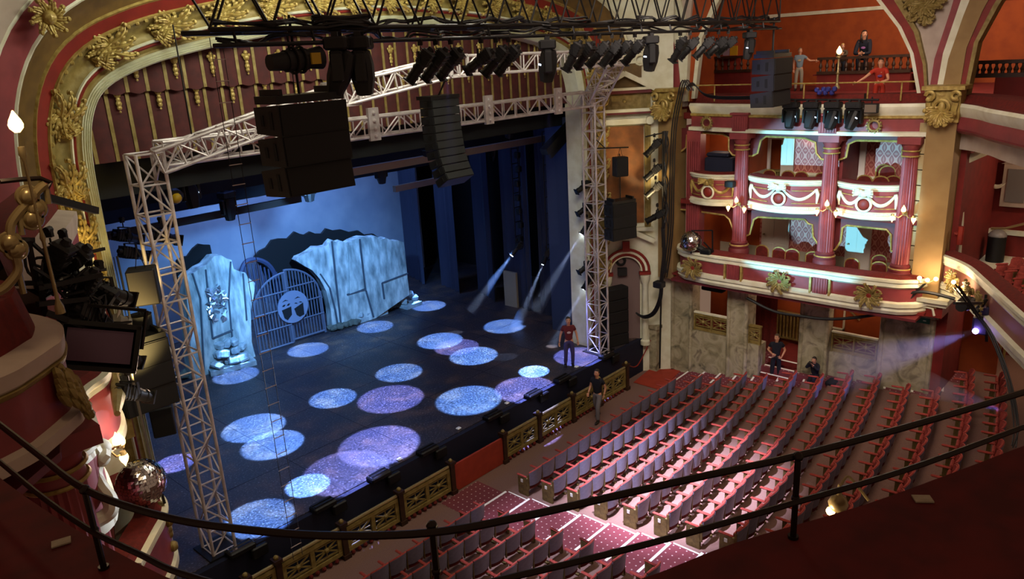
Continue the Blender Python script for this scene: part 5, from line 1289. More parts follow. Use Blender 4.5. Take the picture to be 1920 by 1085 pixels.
tag(MB().span((-.05, -.35, 0), (.05, .35, 1.5)).build('scenery_flat', mat('beige flat', '8a7d66', .8), None, False, (22.1, 20.9, 0)), 'short beige flat standing between the drapes below the lit lantern', 'flat')
tag(MB().span((-.05, -.8, 0), (.05, .8, 8)).build('masking_flat', mat('painted blue-lit flat', '2a3550', .8), None, False, (4.9, 17.2, 0)), 'tall masking flat inside the left edge of the arch', 'flat')

# ---- ruined walls and gate
def onv(px, py, P0, P1):
    """point of the pixel ray on the vertical plane through P0, P1"""
    n = Vector((P1.y - P0.y, -(P1.x - P0.x), 0)); r = Vector(ray(px, py)); e = Vector(EYE); return e + r * ((P0 - e).dot(n) / r.dot(n))
def slab(q, P0, P1, depth):
    n = Vector((P1.y - P0.y, -(P1.x - P0.x), 0)).normalized(); n = n if n.y > 0 else -n
    return MB().prism([onv(a, b_, P0, P1) for a, b_ in q], n * depth), n
def grooves(P0, P1, lines, wd, n):
    mb = MB()
    for l in lines:
        p = [onv(a, b_, P0, P1) - n * .02 for a, b_ in l]
        for a, b_ in zip(p, p[1:]): mb.bar(a, b_, wd, .05)
    return mb
WL0, WL1 = onz(362, 712, 0), onz(480, 668, 0)
q = [(348, 522), (356, 513), (366, 510), (374, 503), (388, 496), (402, 480), (414, 478), (424, 484), (434, 487), (438, 504), (448, 508), (460, 511), (465, 520), (478, 530), (477, 545), (475, 560), (470, 580), (472, 640), (479, 668), (362, 712)]
t_ = thing('ruined_wall', 'broken grey scenic wall on the left of the gate, with silver foil pinned to it', 'scenery', (WL0 + WL1) / 2); off = -t_.location
mb, n = slab(q, WL0, WL1, .5); mb.v = [tuple(Vector(p) + off) for p in mb.v]; mb.build('wall_body', M['scenic'], t_)
mb = grooves(WL0, WL1, [[(432, 490), (428, 560), (440, 690)], [(398, 634), (436, 618)], [(398, 634), (385, 505)], [(360, 512), (375, 560), (382, 700)], [(455, 512), (462, 600)]], .05, n); mb.v = [tuple(Vector(p) + off) for p in mb.v]; mb.build('mouldings', mat('dark scenic groove', '3c4650', .8), t_)
r_ = random.Random(4); mb = MB()
for k in range(70):
    u, v_ = r_.uniform(0, 1), r_.uniform(0, 1); px = 388 + 34 * u + 8 * (v_ - .5); py = 536 + 64 * v_
    c = onv(px, py, WL0, WL1) - n * .06 + off; a = [c + Vector((r_.uniform(-.13, .13), r_.uniform(-.1, .05), r_.uniform(-.13, .13))) for _ in range(4)]
    mb.add(a, [(0, 1, 2), (0, 2, 3), (0, 1, 3), (1, 2, 3)])
mb.build('foil_cluster', M['silver'], t_)
WR0, WR1 = onz(622, 620, 0), onz(704, 597, 0)
q = [(556, 489), (560, 483), (572, 478), (582, 472), (592, 464), (604, 464), (614, 462), (618, 456), (624, 450), (632, 455), (642, 452), (652, 456), (660, 451), (672, 446), (678, 444), (692, 445), (706, 443), (716, 449), (724, 446), (738, 452), (748, 451), (757, 454), (760, 480), (764, 520), (768, 552), (705, 596), (640, 618), (624, 622), (620, 580), (612, 546), (600, 523), (585, 506), (570, 498)]
t_ = thing('ruined_wall', 'long broken grey scenic wall right of the gate', 'scenery', (WR0 + WR1) / 2); off = -t_.location
mb, n = slab(q, WR0, WR1, .45); mb.v = [tuple(Vector(p) + off) for p in mb.v]; mb.build('wall_body', M['scenic'], t_)
mb = grooves(WR0, WR1, [[(622, 452), (630, 530), (640, 616)], [(674, 448), (682, 520), (685, 544)], [(650, 552), (685, 542)], [(686, 545), (700, 594)], [(600, 513), (618, 540), (628, 580), (634, 615)], [(716, 530), (764, 512)], [(716, 530), (720, 560)]], .06, n); mb.v = [tuple(Vector(p) + off) for p in mb.v]; mb.build('mouldings', mat('dark scenic groove', '3c4650', .8), t_)
mb, n2 = slab([(652, 460), (672, 456), (682, 540), (655, 550)], WR0, WR1, -.06); mb.v = [tuple(Vector(p) + off) for p in mb.v]; mb.build('raised_panel', M['scenic'], t_)
def sil(name, q, dy, label, depth=.12, m_=None):
    a, b_ = WL0 + Vector((0, dy, 0)), WR1 + Vector((0, dy, 0)); mb, n = slab(q, a, b_, depth); c = Vector(mb.v[0]); mb.v = [tuple(Vector(p) - c) for p in mb.v]
    tag(mb.build(name, m_ or M['matte'], None, False, c), label, 'scenery')
sil('ruin_silhouette', [(332, 488), (344, 482), (352, 480), (362, 466), (373, 457), (385, 459), (394, 459), (398, 478), (390, 492), (372, 510), (362, 600), (350, 640), (335, 560)], 1.2, 'black jagged ruin behind the left scenic wall')
sil('ruin_silhouette', [(478, 482), (488, 470), (500, 464), (510, 450), (524, 447), (540, 447), (553, 434), (562, 438), (572, 440), (582, 434), (592, 438), (604, 438), (612, 428), (626, 432), (640, 430), (656, 435), (672, 432), (684, 440), (700, 438), (712, 446), (700, 560), (600, 590), (560, 600), (520, 560), (490, 500)], 1.4, 'black jagged ruin behind the gate and the long right wall')
a, b_ = WL0 + Vector((0, .9, 0)), WR1 + Vector((0, .9, 0)); mb = MB(); pts = [onv(*q, a, b_) for q in ((452, 510), (460, 492), (476, 486), (494, 490), (508, 502), (518, 524), (524, 560))]
mb.tube(smoothpath(pts, 4), .09, 6)
for k in range(9):
    u = k / 8; p = onv(458 + 60 * u, 494 + 10 * abs(u - .35) * 2.5 * (1 if u > .35 else .4), a, b_); mb.cyl(p, p - Vector((0, 0, 1.4)), .035, n=5)
tag(mb.build('rear_gate', mat('dim blue gate', '2c3450', .7), None, True), 'dim arched rear gate glimpsed above the front gate leaves', 'gate')
# gate
G0, G1 = onz(484, 664, 0), onz(612, 624, 0); gd = (G1 - G0); GW = gd.length; gd.normalize(); gn = Vector((gd.y, -gd.x, 0)); gn = gn if gn.y > 0 else -gn
gt = thing('arched_gate', 'arched metal gate of two barred leaves with a round mask emblem', 'gate', (G0 + G1) / 2); gc = gt.location
GH = (onv(538, 505, G0, G1)).z; spr = GH - GW * .5
def gp(u, z, d=0): return (G0 - gc) + gd * (u * GW) + Vector((0, 0, z)) - gn * d
def gtop(u): v_ = abs(u - .5) * 2; return spr + (GH - spr) * math.sqrt(max(0, 1 - v_ * v_))
GM = mat('gate grey paint', '565c6e', .5, .2)
for side, (u0, u1, dd, dz) in enumerate(((.0, .495, .10, -.06), (.505, 1.0, 0, 0))):
    lf = MB(); top = [gp(u, gtop(u) + dz, dd) for u in np.linspace(u0, u1, 12)]
    lf.tube(top, .04, 6); lf.tube([gp(u0, .08 + dz + .06, dd), gp(u1, .08 + dz + .06, dd)], .04, 6)
    for u in (u0 + .01, u1 - .01): lf.tube([gp(u, .05, dd), gp(u, max(gtop(u) + dz, .2), dd)], .045, 6)
    leaf_o = lf.build('gate_leaf', GM, gt)
    mb = MB()
    for u in np.linspace(u0 + .035, u1 - .035, 11): mb.cyl(gp(u, .1, dd), gp(u, gtop(u) + dz, dd), .022, n=5)
    mb.build('bars', GM, leaf_o)
    mb = MB()
    for z in (GH * .30, GH * .53, GH * .76):
        us = [u for u in np.linspace(u0, u1, 25) if gtop(u) > z + .02]
        if len(us) > 1: mb.cyl(gp(us[0], z + dz, dd + .03), gp(us[-1], z + dz, dd + .03), .028, n=6)
    mb.build('cross_rails', GM, leaf_o)
ec = onv(545, 573, G0, G1); eu = (ec - G0).dot(gd) / GW; ez = ec.z; er = .62
mb = MB(); n_ = 28
disc = [gp(eu + er * math.cos(q) / GW, ez + er * math.sin(q), .16) for q in np.linspace(0, 2 * PI, n_, endpoint=False)]
mb.prism(disc, -gn * .04); em = mb.build('mask_emblem', mat('emblem grey', '6a7288', .55), gt)
mb = MB()
def eq(pts): mb.prism([gp(eu + a * er / GW, ez + b_ * er, .205) for a, b_ in pts], -gn * .01)
for sx, up in ((-.42, 1), (.38, -1)):
    eq([(sx - .34, .05 * up - .08), (sx + .28, .08 - .02 * up), (sx + .26, -.45 - .2 * (up < 0)), (sx - .05, -.72), (sx - .24, -.55)])
    for ex in (-.17, .13): eq([(sx + ex - .12, .2), (sx + ex, .28 if up > 0 else .22), (sx + ex + .12, .2 + .06 * up), (sx + ex, .15)])
    eq([(sx - .24, .46), (sx - .02, .56), (sx + .16, .46), (sx - .02, .5)])
mb.build('mask_faces', M['matte'], em)
# rubble
ROCK = mat('broken plaster', '9aa5a8', .85, 0, '7c878b', 5, .5)
def rock(c, s, r_, nm, label, group, m_=None):
    mb = MB(); T = RZ(r_.uniform(0, 3)) @ RX(r_.uniform(-.5, .5)) @ RY(r_.uniform(-.4, .4))
    w_, d_, h = s * r_.uniform(.8, 1.4), s * r_.uniform(.6, 1), s * r_.uniform(.5, .9)
    mb.bbox((0, 0, 0), (w_, d_, h), s * .15, T); mb.v = [tuple(Vector(p) * r_.uniform(.9, 1.1)) for p in mb.v]
    tag(mb.build(nm, m_ or ROCK, None, False, c), label, 'rubble', group)
def plinth(q0, q1, d, h, label):
    a, b_ = onz(*q0, 0), onz(*q1, 0); c = (a + b_) / 2; u = (b_ - a).normalized(); n = Vector((-u.y, u.x, 0)); n = n if n.y > 0 else -n
    pts = [a - c, b_ - c, b_ + n * d - c, a + n * d - c]; tag(MB().prism(pts, (0, 0, h)).build('rubble_plinth', ROCK, None, False, c), label, 'plinth'); return c, u, n, (b_ - a).length
r_ = random.Random(21)
for nm, args, cnt, sz in (('left scenic wall', ((396, 706), (482, 684), .9, .18), 34, .33), ('long right wall, near its middle', ((664, 610), (728, 588), .7, .16), 9, .32), ('right end of the long wall', ((764, 581), (792, 571), .7, .16), 6, .32)):
    c, u, n, L = plinth(*args, f'low pale base under the rubble by the {nm}')
    for k in range(cnt):
        a = r_.uniform(-.45, .45); layer = 0 if k < cnt * .42 else (1 if k < cnt * .7 else (2 if k < cnt * .9 else 3)); p = c + u * a * L * (1 - .26 * layer) + n * (r_.uniform(.1, .6) + .1 * layer) + Vector((0, 0, args[3] + .14 + .29 * layer))
        rock(p, sz, r_, 'rubble_block', f'pale broken blocks heaped at the {nm}', f'rubble by the {nm}')
for k in range(9):
    u = k / 8; p = onz(628 + 42 * u + r_.uniform(-3, 3), 622 - 14 * u, 0) + Vector((0, r_.uniform(0, .3), .13)); rock(p, .3, r_, 'rubble_block', 'dark rubble lying between the gate and the pale heap', 'dark rubble right of the gate', mat('dark rubble', '4d5048', .9))
for k in range(9):
    u = k / 8; p = onz(715 + 48 * u + r_.uniform(-3, 3), 590 - 14 * u, 0) + Vector((0, r_.uniform(.1, .4), .15)); rock(p, .34, r_, 'rubble_block', 'dark rubble along the foot of the long wall at its right', 'dark rubble at the wall foot', mat('dark rubble', '4d5048', .9))
for k in range(7):
    p = onz(352 + 6 * k, 716 - 4 * k, 0) + Vector((0, r_.uniform(.1, .5), .14)); rock(p, .32, r_, 'rubble_block', 'dark rubble half hidden behind the left tower', 'dark rubble by the left tower', mat('dark rubble', '4d5048', .9))
# ---- stage front: footlight boxes and black covers along the edge
for k, (px, py, lit) in enumerate(((1135, 672, 1), (1052, 712, 0), (998, 748, 1), (922, 785, 0), (800, 850, 0), (710, 905, 1), (605, 955, 0), (455, 1060, 1))):
    x = ony(px, py, 14.5).x; t_ = thing('foot_light', f'{"bright-topped" if lit else "dark"} footlight box on the stage edge, {ORD[k]} from the right tower', 'footlight', (x, 14.45, .0), 0, 'footlights along the stage edge')
    mb = MB().bbox((0, 0, .04), (.62, .3, .14), .03); mb.bbox((.36, -.12, -.16), (.4, .12, .28), .03); mb.build('housing', M['black'], t_)
    mb = MB().box((0, -.06, .12), (.52, .06, .03)); mb.box((0, .06, .12), (.52, .06, .03)); mb.build('lamp_tubes', M['chrome'] if lit else M['darksteel'], t_)
for k, (px, py) in enumerate(((760, 880), (870, 818), (960, 762), (1090, 694))):
    x = ony(px, py, 14.5).x; tag(MB().bbox((0, 0, 0), (.14, .12, .05), .02).build('edge_marker', mat('white marker', 'dfe6f0', .4), None, False, (x, 14.7, .026)), f'small pale marker light on the stage lip, {ORD[k]} from the left', 'marker light', 'marker lights on the stage lip')
mb = MB().bbox((0, 0, .12), (.7, .4, .24), .04); mb.bbox((.1, .1, .3), (.3, .25, .16), .03); tag(mb.build('floor_lantern', M['steel'], None, False, onz(1095, 632, 0)), 'silver floor lantern at the foot of the right tower', 'stage light')
# ---- pit rail
RYF = 14.0
posts = [onz_ for onz_ in ()]
pxs = [(462, 1092), (520, 1062), (644, 1011), (752, 958), (848, 905), (946, 862), (1010, 809), (1073, 768), (1123, 730), (1174, 697)]
xsP = [ony(a, b_, RYF).x for a, b_ in pxs]; xsP = [xsP[0] - 2.2] + xsP
for k, x in enumerate(xsP):
    t_ = thing('rail_post', f'square gilt post of the orchestra rail, {ORD[k]} from the left', 'post', (x, RYF, -1.3)); mb = MB().box((0, 0, .45), (.14, .16, .9)); mb.box((0, 0, .93), (.2, .22, .08)); mb.box((0, 0, .06), (.2, .22, .12)); mb.build('shaft', M['wood'], t_); MB().ball((0, 0, 1.0), .06, 8, 5).build('finial', M['dullgold'], t_)
pn = 0
for k in range(len(xsP) - 1):
    x0, x1 = xsP[k], xsP[k + 1]; c = Vector(((x0 + x1) / 2, RYF, -1.3)); w_ = (x1 - x0) / 2 - .1
    if k == 5:
        tag(MB().span((-w_ - .08, -.03, .02), (w_ + .08, .03, .82)).build('red_board', M['orangeboard'], None, False, c), 'plain red board closing the gap in the orchestra rail', 'board'); continue
    pn += 1
    t_ = thing('lattice_railing', f'gilt lattice panel of the orchestra rail, {ORD[pn - 1]} from the left', 'railing', c); mb = MB(); lattice(mb, (-w_, 0), (w_, 0), .12, .8, (0, -1), 2 if w_ < 1.6 else 3, .06); mb.build('lattice', M['dullgold'], t_)
    MB().cyl((-w_, 0, .85), (w_, 0, .85), .045, n=8).build('top_rail', M['brass'], t_, True)
    mb = MB()
    for q in range(int(w_ * 2 / .18)): mb.ball((-w_ + .1 + .18 * q, -.04, .07), .06, 6, 4)
    mb.build('base_beading', M['plush'], t_)
mb = MB(); mb.tube(smoothpath([(xsP[-1], RYF, -.35), ony(1195, 685, 14.1), (22.2, 14.2, -.1)], 6), .022, 6); tag(mb.build('rope', M['red'], None, True), 'red barrier rope from the last rail post to the stone plinth', 'rope')

# ---- seats
def make_seat():
    t_ = thing('theatre_chair', 'x', 'seat')
    def shell(mb, y0, z0, z1, off, th, lean, w_=.25, curve=.07, rise=.05, n=7):
        rows = []
        for side in (0, 1):
            for j in range(5) if not side else range(4, -1, -1):
                v_ = j / 4; r = []
                for k in range(n):
                    u = k / (n - 1) * 2 - 1; z = z0 + (z1 - z0) * v_ + (rise * (1 - u * u) * v_); y = y0 + off - curve * (1 - u * u) - lean * v_ + (th if side else 0); r.append((u * w_, y, z))
                rows.append(r)
        rows.append(rows[0]); mb.strip(rows)
        m_ = len(rows) - 1
        for k in (0, n - 1): mb.add([rows[i][k] for i in range(m_)], [tuple(range(m_))])
    mb = MB(); shell(mb, -.16, .30, .70, -.03, .03, .05, .25, .07, .05); mb.build('backrest', M['seatback'], t_, True)
    mb = MB(); shell(mb, -.16, .36, .69, .0, .035, .05, .235, .07, .05); mb.tube([(u * .25, -.215 - .07 * (1 - u * u), .705 + .05 * (1 - u * u)) for u in np.linspace(-1, 1, 9)], .022, 6); mb.build('back_cushion', M['seatred'], t_, True)
    mb = MB(); T = RX(1.5); mb.bbox((0, -.12, .42), (.38, .32, .07), .03, T); mb.build('seat', M['seatred'], t_)
    mb = MB(); mb.bbox((-.265, .04, .55), (.065, .34, .05), .02); mb.build('armrest', M['seatred'], t_)
    mb = MB(); mb.box((-.265, .0, .27), (.035, .09, .54)); mb.box((-.265, -.02, .02), (.06, .3, .04)); mb.box((-.265, -.19, .42), (.03, .05, .44)); mb.build('standard', M['standard'], t_)
    mb = MB(); shell(mb, -.15, .2, .31, -.03, .03, -.04, .235, .06, 0); mb.build('back_foot', M['plush'], t_, True)
    return t_
seat0 = make_seat(); used = [0]
def vis(x, y, z):
    px, py = proj((x, y, z + .6))
    if px < -60 or px > 1990 or py > 1150: return False
    return py < max(1083 - .341 * (px - 1175), -99) + 70 if px > 1000 else py < 1135
NUMW = ORD
endm = MB().bbox((-.265, .0, .28), (.06, .36, .53), .02); plaque = mat('number plaque', 'd8d4c8', .5)
endmesh = None; plqmesh = None
for i in range(13):
    for blk in ('left', 'right'):
        if blk == 'right': x0, pitch, n_ = 13.32, .538, int((xend(i) - 13.2) / .538)
        else: x0, pitch, n_ = 11.15, -.5, 14
        if blk == 'left' and i > 7: continue
        for k in range(n_):
            x = x0 + pitch * k; z = rowz(i); y = ROWY[i] + rowcurve(i, x) - .2
            if not vis(x, y, z): continue
            slope = 2 * ROWA[i] * (x - 12.5) * (1 if x > 12.5 else .9)
            row = f'{ORD[i]} row from the stage'
            lb = f'red grey-backed seat, {row}, {ORD[k]} from the aisle in the {blk} block'
            if used[0] == 0: o = seat0; used[0] = 1
            else: o = dup(seat0, skip=('end_panel', 'number_plate'))
            o.location = (x, y, z); o.rotation_euler = (0, 0, math.atan(slope)); o['label'] = lb; o['group'] = f'stalls seats in the {blk} block'
            sc_ = 1.0 if blk == 'right' else .95; o.scale = (sc_ * (1.0 if blk == 'right' else .97), sc_, sc_)
            if (blk == 'right' and k == 0) or (blk == 'left' and k == 0):
                s_ = 1 if blk == 'right' else -1
                if endmesh is None:
                    e = endm.build('end_panel', M['standard'], o); endmesh = e.data
                    p = MB().box((-.30, .02, .42), (.012, .07, .09)).build('number_plate', plaque, o); plqmesh = p.data
                else:
                    for nm, dm in (('end_panel', endmesh), ('number_plate', plqmesh)):
                        e = bpy.data.objects.new(nm, dm); COL.objects.link(e); e.parent = o; e.scale = (s_, 1, 1)
                if blk == 'left':
                    e = MB().bbox((.265, .04, .55), (.065, .34, .05), .02).build('armrest', M['seatred'], o)
# seats of the circle at the far right
for r in range(2):
    for k in range(7):
        px, py = (1830 + 16 * k + 26 * r, 515 + 14 * k - 8 * r); p = onz(px, py, 3.95 + .25 * r)
        o = dup(seat0, (p.x + .35, p.y - .35, 3.45 + .3 * r), (0, 0, .75), f'red circle seat behind the curved circle front, {ORD[k]} along in the {["front", "rear"][r]} row', 'circle seats at the right', skip=('end_panel', 'number_plate'))
# ---- box chairs: red padded backs
def make_chair():
    t_ = thing('box_chair', 'x', 'chair'); mb = MB().bbox((0, 0, .45), (.42, .42, .09), .03); mb.build('seat', M['plush'], t_)
    mb = MB(); pts = [(-.2, .0, .5), (-.2, .0, .82)] + [(.2 * math.cos(q), 0, .82 + .16 * math.sin(q)) for q in np.linspace(PI * .9, PI * .1, 7)] + [(.2, 0, .82), (.2, 0, .5)]
    mb.prism([Vector(p) + Vector((0, .17, 0)) for p in pts], (0, .06, 0)); mb.build('backrest', M['plush'], t_)
    mb = MB(); mb.tube([Vector(p) * 1.06 + Vector((0, .2, -.04)) for p in pts], .022, 6); mb.build('back_frame', M['gold'], t_, True)
    for sx in (-1, 1):
        for sy in (-1, 1): MB().cyl((sx * .18, sy * .18, .42), (sx * .2, sy * .2, 0), .022, .016, 6).build('leg', M['wood'], t_)
    return t_
ch0 = make_chair(); first_c = [1]
def chair(loc, rz, label):
    o = ch0 if first_c[0] else dup(ch0); first_c[0] = 0; o.location = loc; o.rotation_euler = (0, 0, rz); o['label'] = label; o['group'] = 'red chairs in the boxes'
for k, (px, py) in enumerate(((1424, 462), (1457, 465), (1483, 470), (1523, 478))):
    p = onx(px, py + 10, 23.4); chair((23.4, p.y, 2.56), -PI / 2 + .1 * k, f'round-backed red chair in the lower middle box, {ORD[k]} from the left')
for k, (px, py, x) in enumerate(((1593, 500, 23.2), (1648, 500, 23.2), (1652, 488, 24.0))):
    p = onx(px, py, x); chair((x, p.y, 2.56), -PI / 2 + .3 * k, ['red chair alone in the lower right box', 'pale-framed red chair in the lower right box beside the column', 'red chair at the back of the lower right box'][k])
for k, (px, py) in enumerate(((1438, 325), (1473, 328), (1498, 330), (1537, 332))):
    p = onx(px, py, 23.3); chair((23.3, p.y, 5.08), -PI / 2, f'red chair peeping over the middle upper box front, {ORD[k]} from the left')
for k, (px, py, x) in enumerate(((1617, 335, 23.3), (1650, 340, 23.3), (1676, 340, 23.5), (1668, 318, 23.7), (1664, 300, 23.95))):
    p = onx(px, py, x); chair((x, p.y, 5.08 + (.25 if k > 2 else 0)), -PI / 2 + .2 * k, f'red chair in the upper box beside the pilaster, {["nearest the lit column", "second from the lit column", "tight against the last column", "raised at the back", "highest at the back"][k]}')
tag(MB().span((-.5, -.6, 0), (.5, .6, .25)).build('platform', M['wood'], None, False, (23.6, 6.6, 5.08)), 'dark raised platform at the back of the upper right box', 'platform')
# monitor in the dark box, fire extinguisher etc.
t_ = thing('crate', 'black draped case standing in the dark left upper box', 'case', (23.2, 12.05, 5.3)); MB().bbox((0, 0, .5), (.7, 1.0, 1.35), .05).build('body', mat('blue black case', '14182c', .7), t_); MB().bbox((.05, .1, 1.24), (.6, .8, .14), .05).build('lid', mat('blue black case', '14182c', .7), t_)
tag(MB().bbox(onx(1369, 345, 22.15), (.2, .3, .2), .02).build('small_speaker', M['cabinet']), 'small black speaker on the front of the dark left box', 'speaker')
# radiators
def radiator(label, loc, rz, w_, h, n):
    t_ = thing('radiator', label, 'radiator', loc, rz); mb = MB()
    for k in range(n): mb.bbox((-w_ / 2 + w_ * (k + .5) / n, 0, h / 2), (w_ / n * .55, .12, h), .02)
    mb.build('fins', M['dullgold'], t_); mb = MB().box((0, 0, h + .03), (w_ + .1, .16, .06)); mb.box((0, 0, .0), (w_ + .1, .14, .05)); mb.build('frame', M['dullgold'], t_)
p = onx(1475, 640, 25.1); radiator('gilt radiator at the top of the stalls steps', (25.1, p.y, -.1), -PI / 2, 1.1, .9, 9)
p = onx(1852, 665, 26.9); radiator('gilt radiator on the red wall under the circle', (26.9, p.y, p.z - .2), -PI / 2, 1.0, 1.0, 8)
p = onx(1453, 292, 24.2); radiator('dark slatted guard in the passage of the middle upper box', (BX2 + .1, 10.7, 5.1), -PI / 2, .5, .8, 6)
mb = MB()
for k in range(16): mb.box((0, -.9 + .12 * k, 0), (.25, .05, .03), RX(.4))
tag(mb.build('vent_grille', M['steel'], None, False, onx(1459, 557, 22.6)), 'slatted vent under the lower box front above the stalls steps', 'vent')
for px, lb in ((1338, 'dark box light under the lower front, above the far stone opening'), (1614, 'dark box light under the lower front, above the near stone opening')):
    tag(MB().bbox(onx(px, 541 if px < 1400 else 577, 22.9), (.3, .8, .14), .03).build('box_light', M['matte']), lb, 'light')
for a, b_ in (((1416, 545), (1432, 640)),):
    rows = [[(24.0 + d, onx(a[0], a[1], 24).y - p, z) for p, d in pleats(0, .8, 14, .05, 2)] for z in (2.4, -.2)]; tag(MB().strip(rows).build('red_curtain', M['plush'], None, True), 'red curtain drawn beside the stalls steps', 'curtain')
rows = [[(24.6 + d, 11.5 + p, z) for p, d in pleats(0, .9, 14, .05, 2)] for z in (2.4, -.2)]; tag(MB().strip(rows).build('red_curtain', M['plush'], None, True), 'red curtain hanging inside the far stone opening', 'curtain')
mb = MB(); mb.cyl(onx(1588, 577, 25.28), onx(1612, 600, 25.2), .035, n=6); tag(mb.build('stair_handrail', M['brass']), 'brass handrail slanting down in the near stone opening', 'handrail')
# exit sign
p = onx(1721, 599, 23.15)
t_ = thing('exit_sign', 'green exit sign with a running figure and arrow on the stone pier', 'sign', (23.17, p.y, p.z)); MB().box((0, 0, 0), (.05, .62, .17)).build('panel', M['green'], t_)
def text_part(s, loc, size, parent, m_):
    cu = bpy.data.curves.new('lettering', 'FONT'); cu.body = s; cu.size = size; cu.extrude = .003; cu.align_x = 'CENTER'; cu.align_y = 'CENTER'; cu.materials.append(m_)
    tmp = bpy.data.objects.new('tmp', cu); COL.objects.link(tmp); dg = bpy.context.evaluated_depsgraph_get(); me = bpy.data.meshes.new_from_object(tmp.evaluated_get(dg)); bpy.data.objects.remove(tmp)
    o = bpy.data.objects.new('lettering', me); COL.objects.link(o); o.parent = parent; o.location = loc; o.rotation_euler = (PI / 2, 0, -PI / 2); return o
text_part('EXIT', (-.018, .17, 0), .13, t_, mat('sign white', 'b8d8cc', .5))
mb = MB().span((-.02, -.07, -.06), (-.016, .03, .065)); mb.build('figure_panel', mat('sign white', 'b8d8cc', .5), t_)
mb = MB().ball((-.022, -.0, .035), .014, 6, 4); mb.bar((-.022, -.01, .02), (-.022, -.02, -.01), .02); mb.bar((-.022, -.02, -.01), (-.022, .01, -.045), .012); mb.bar((-.022, -.02, -.01), (-.022, -.05, -.04), .012); mb.build('running_figure', M['green'], t_)
mb = MB().bar((-.018, -.14, 0), (-.018, -.22, 0), .02, .03); mb.prism([(-.02, -.22, .045), (-.02, -.22, -.045), (-.02, -.27, 0)], (.005, 0, 0)); mb.build('arrow', mat('sign white', 'b8d8cc', .5), t_)
# circle wall: framed plaque, wall drape swag, bin, handrail
p = onx(1906, 348, 27.1)
t_ = thing('framed_plaque', 'pale framed panel on the red circle wall at the far right', 'plaque', p); MB().box((0, 0, 0), (.08, .75, 1.3)).build('frame', M['pinkcream'], t_); MB().box((-.05, 0, 0), (.03, .5, 1.0)).build('panel', mat('grey panel', '6d6a68', .5), t_)
mb = MB().prism([p + Vector((-.04, .45, .65)), p + Vector((-.04, -.45, .65)), p + Vector((-.04, 0, .85))], (-.04, 0, 0)); mb.v = [tuple(Vector(q) - p) for q in mb.v]; mb.build('pediment', M['pinkcream'], t_)
mb = MB(); a, b_ = onx(1842, 328, 27.1), onx(1890, 340, 27.1); swag(mb, a, b_, .25, .07); mb.tube([a, a - Vector((0, -.05, .45))], [.09, .03], 6); mb.tube([onx(1822, 332, 27.1), onx(1845, 326, 27.1)], .05, 6)
tag(mb.build('plaster_swag', M['cream'], None, True), 'cream plaster swag beside the framed panel', 'ornament')
t_ = thing('litter_bin', 'black cylindrical bin with a pale domed top in the circle', 'bin', onx(1864, 490, 26.4)); MB().cyl((0, 0, 0), (0, 0, .8), .25, .25, 16).build('drum', M['black'], t_, True); MB().ball((0, 0, .8), .25, 14, 8, (1, 1, .8)).build('domed_lid', mat('grey lid', '77726c', .4), t_, True)
mb = MB(); mb.tube([onx(1858, 428, 26.9), onx(1885, 428, 26.9), onx(1925, 418, 26.9)], .04, 6); tag(mb.build('handrail', M['brass'], None, True), 'brass handrail on the red circle wall', 'handrail')
tag(MB().cyl((0, 0, 0), (0, 0, .5), .08, n=10).box((0, .08, .3), (.06, .14, .06)).build('fire_extinguisher', M['red'], None, False, ony(1799, 458, 4.9)), 'red fire extinguisher on the circle wall next to the pilaster', 'extinguisher')
# ---- mirror balls
def mirror_ball(label, c, r, stand):
    t_ = thing('mirror_ball', label, 'mirror ball', c); mb = MB(); rr_ = random.Random(2); m_, n_ = 22, 44
    for i in range(m_):
        a0, a1 = PI * i / m_ - PI / 2, PI * (i + 1) / m_ - PI / 2
        nn = max(6, int(n_ * math.cos((a0 + a1) / 2)))
        for k in range(nn):
            b0, b1 = 2 * PI * k / nn, 2 * PI * (k + .93) / nn; j = [rr_.uniform(.985, 1.015) for _ in range(4)]
            mb.add([Vector((math.cos(a) * math.cos(b_), math.cos(a) * math.sin(b_), math.sin(a))) * r * q for (a, b_), q in zip(((a0, b0), (a0, b1), (a1 - .008, b1), (a1 - .008, b0)), j)], [(0, 1, 2, 3)])
    mb.build('mirror_tiles', M['chrome'], t_); MB().ball((0, 0, 0), r * .975, 20, 12).build('core', M['darksteel'], t_, True)
    mb = MB()
    for a, b_ in stand: mb.bar(a, b_, .035)
    mb.build('bracket', M['black'], t_)
mirror_ball('large mirror ball at the lower left, above the fruit carving', onz(265, 905, 4.1), .36, [((0, .38, -.1), (.3, .2, -.1)), ((.3, .2, -.1), (.3, .1, -.55)), ((0, 0, -.37), (0, .05, -.6))])
pb = onx(1296, 452, 21.75); mirror_ball('mirror ball standing on the left end of the lower box front', pb, .34, [((0, 0, .35), (.1, -.7, .42)), ((.1, -.7, .42), (.1, -.72, -.2)), ((.1, -.4, .0), (.1, -.75, -.3)), ((0, 0, -.34), (0, 0, -.42))])
t_ = thing('flood_light', 'black lantern on a low stand beside the right mirror ball', 'stage light', onx(1325, 478, 21.9)); mb = MB().bbox((0, 0, .1), (.3, .4, .24), .05); mb.cyl((0, .1, .15), (-.1, .35, .3), .1, .12, 10); mb.bar((0, -.3, -.06), (0, .3, -.06), .05); mb.build('body', M['black'], t_)
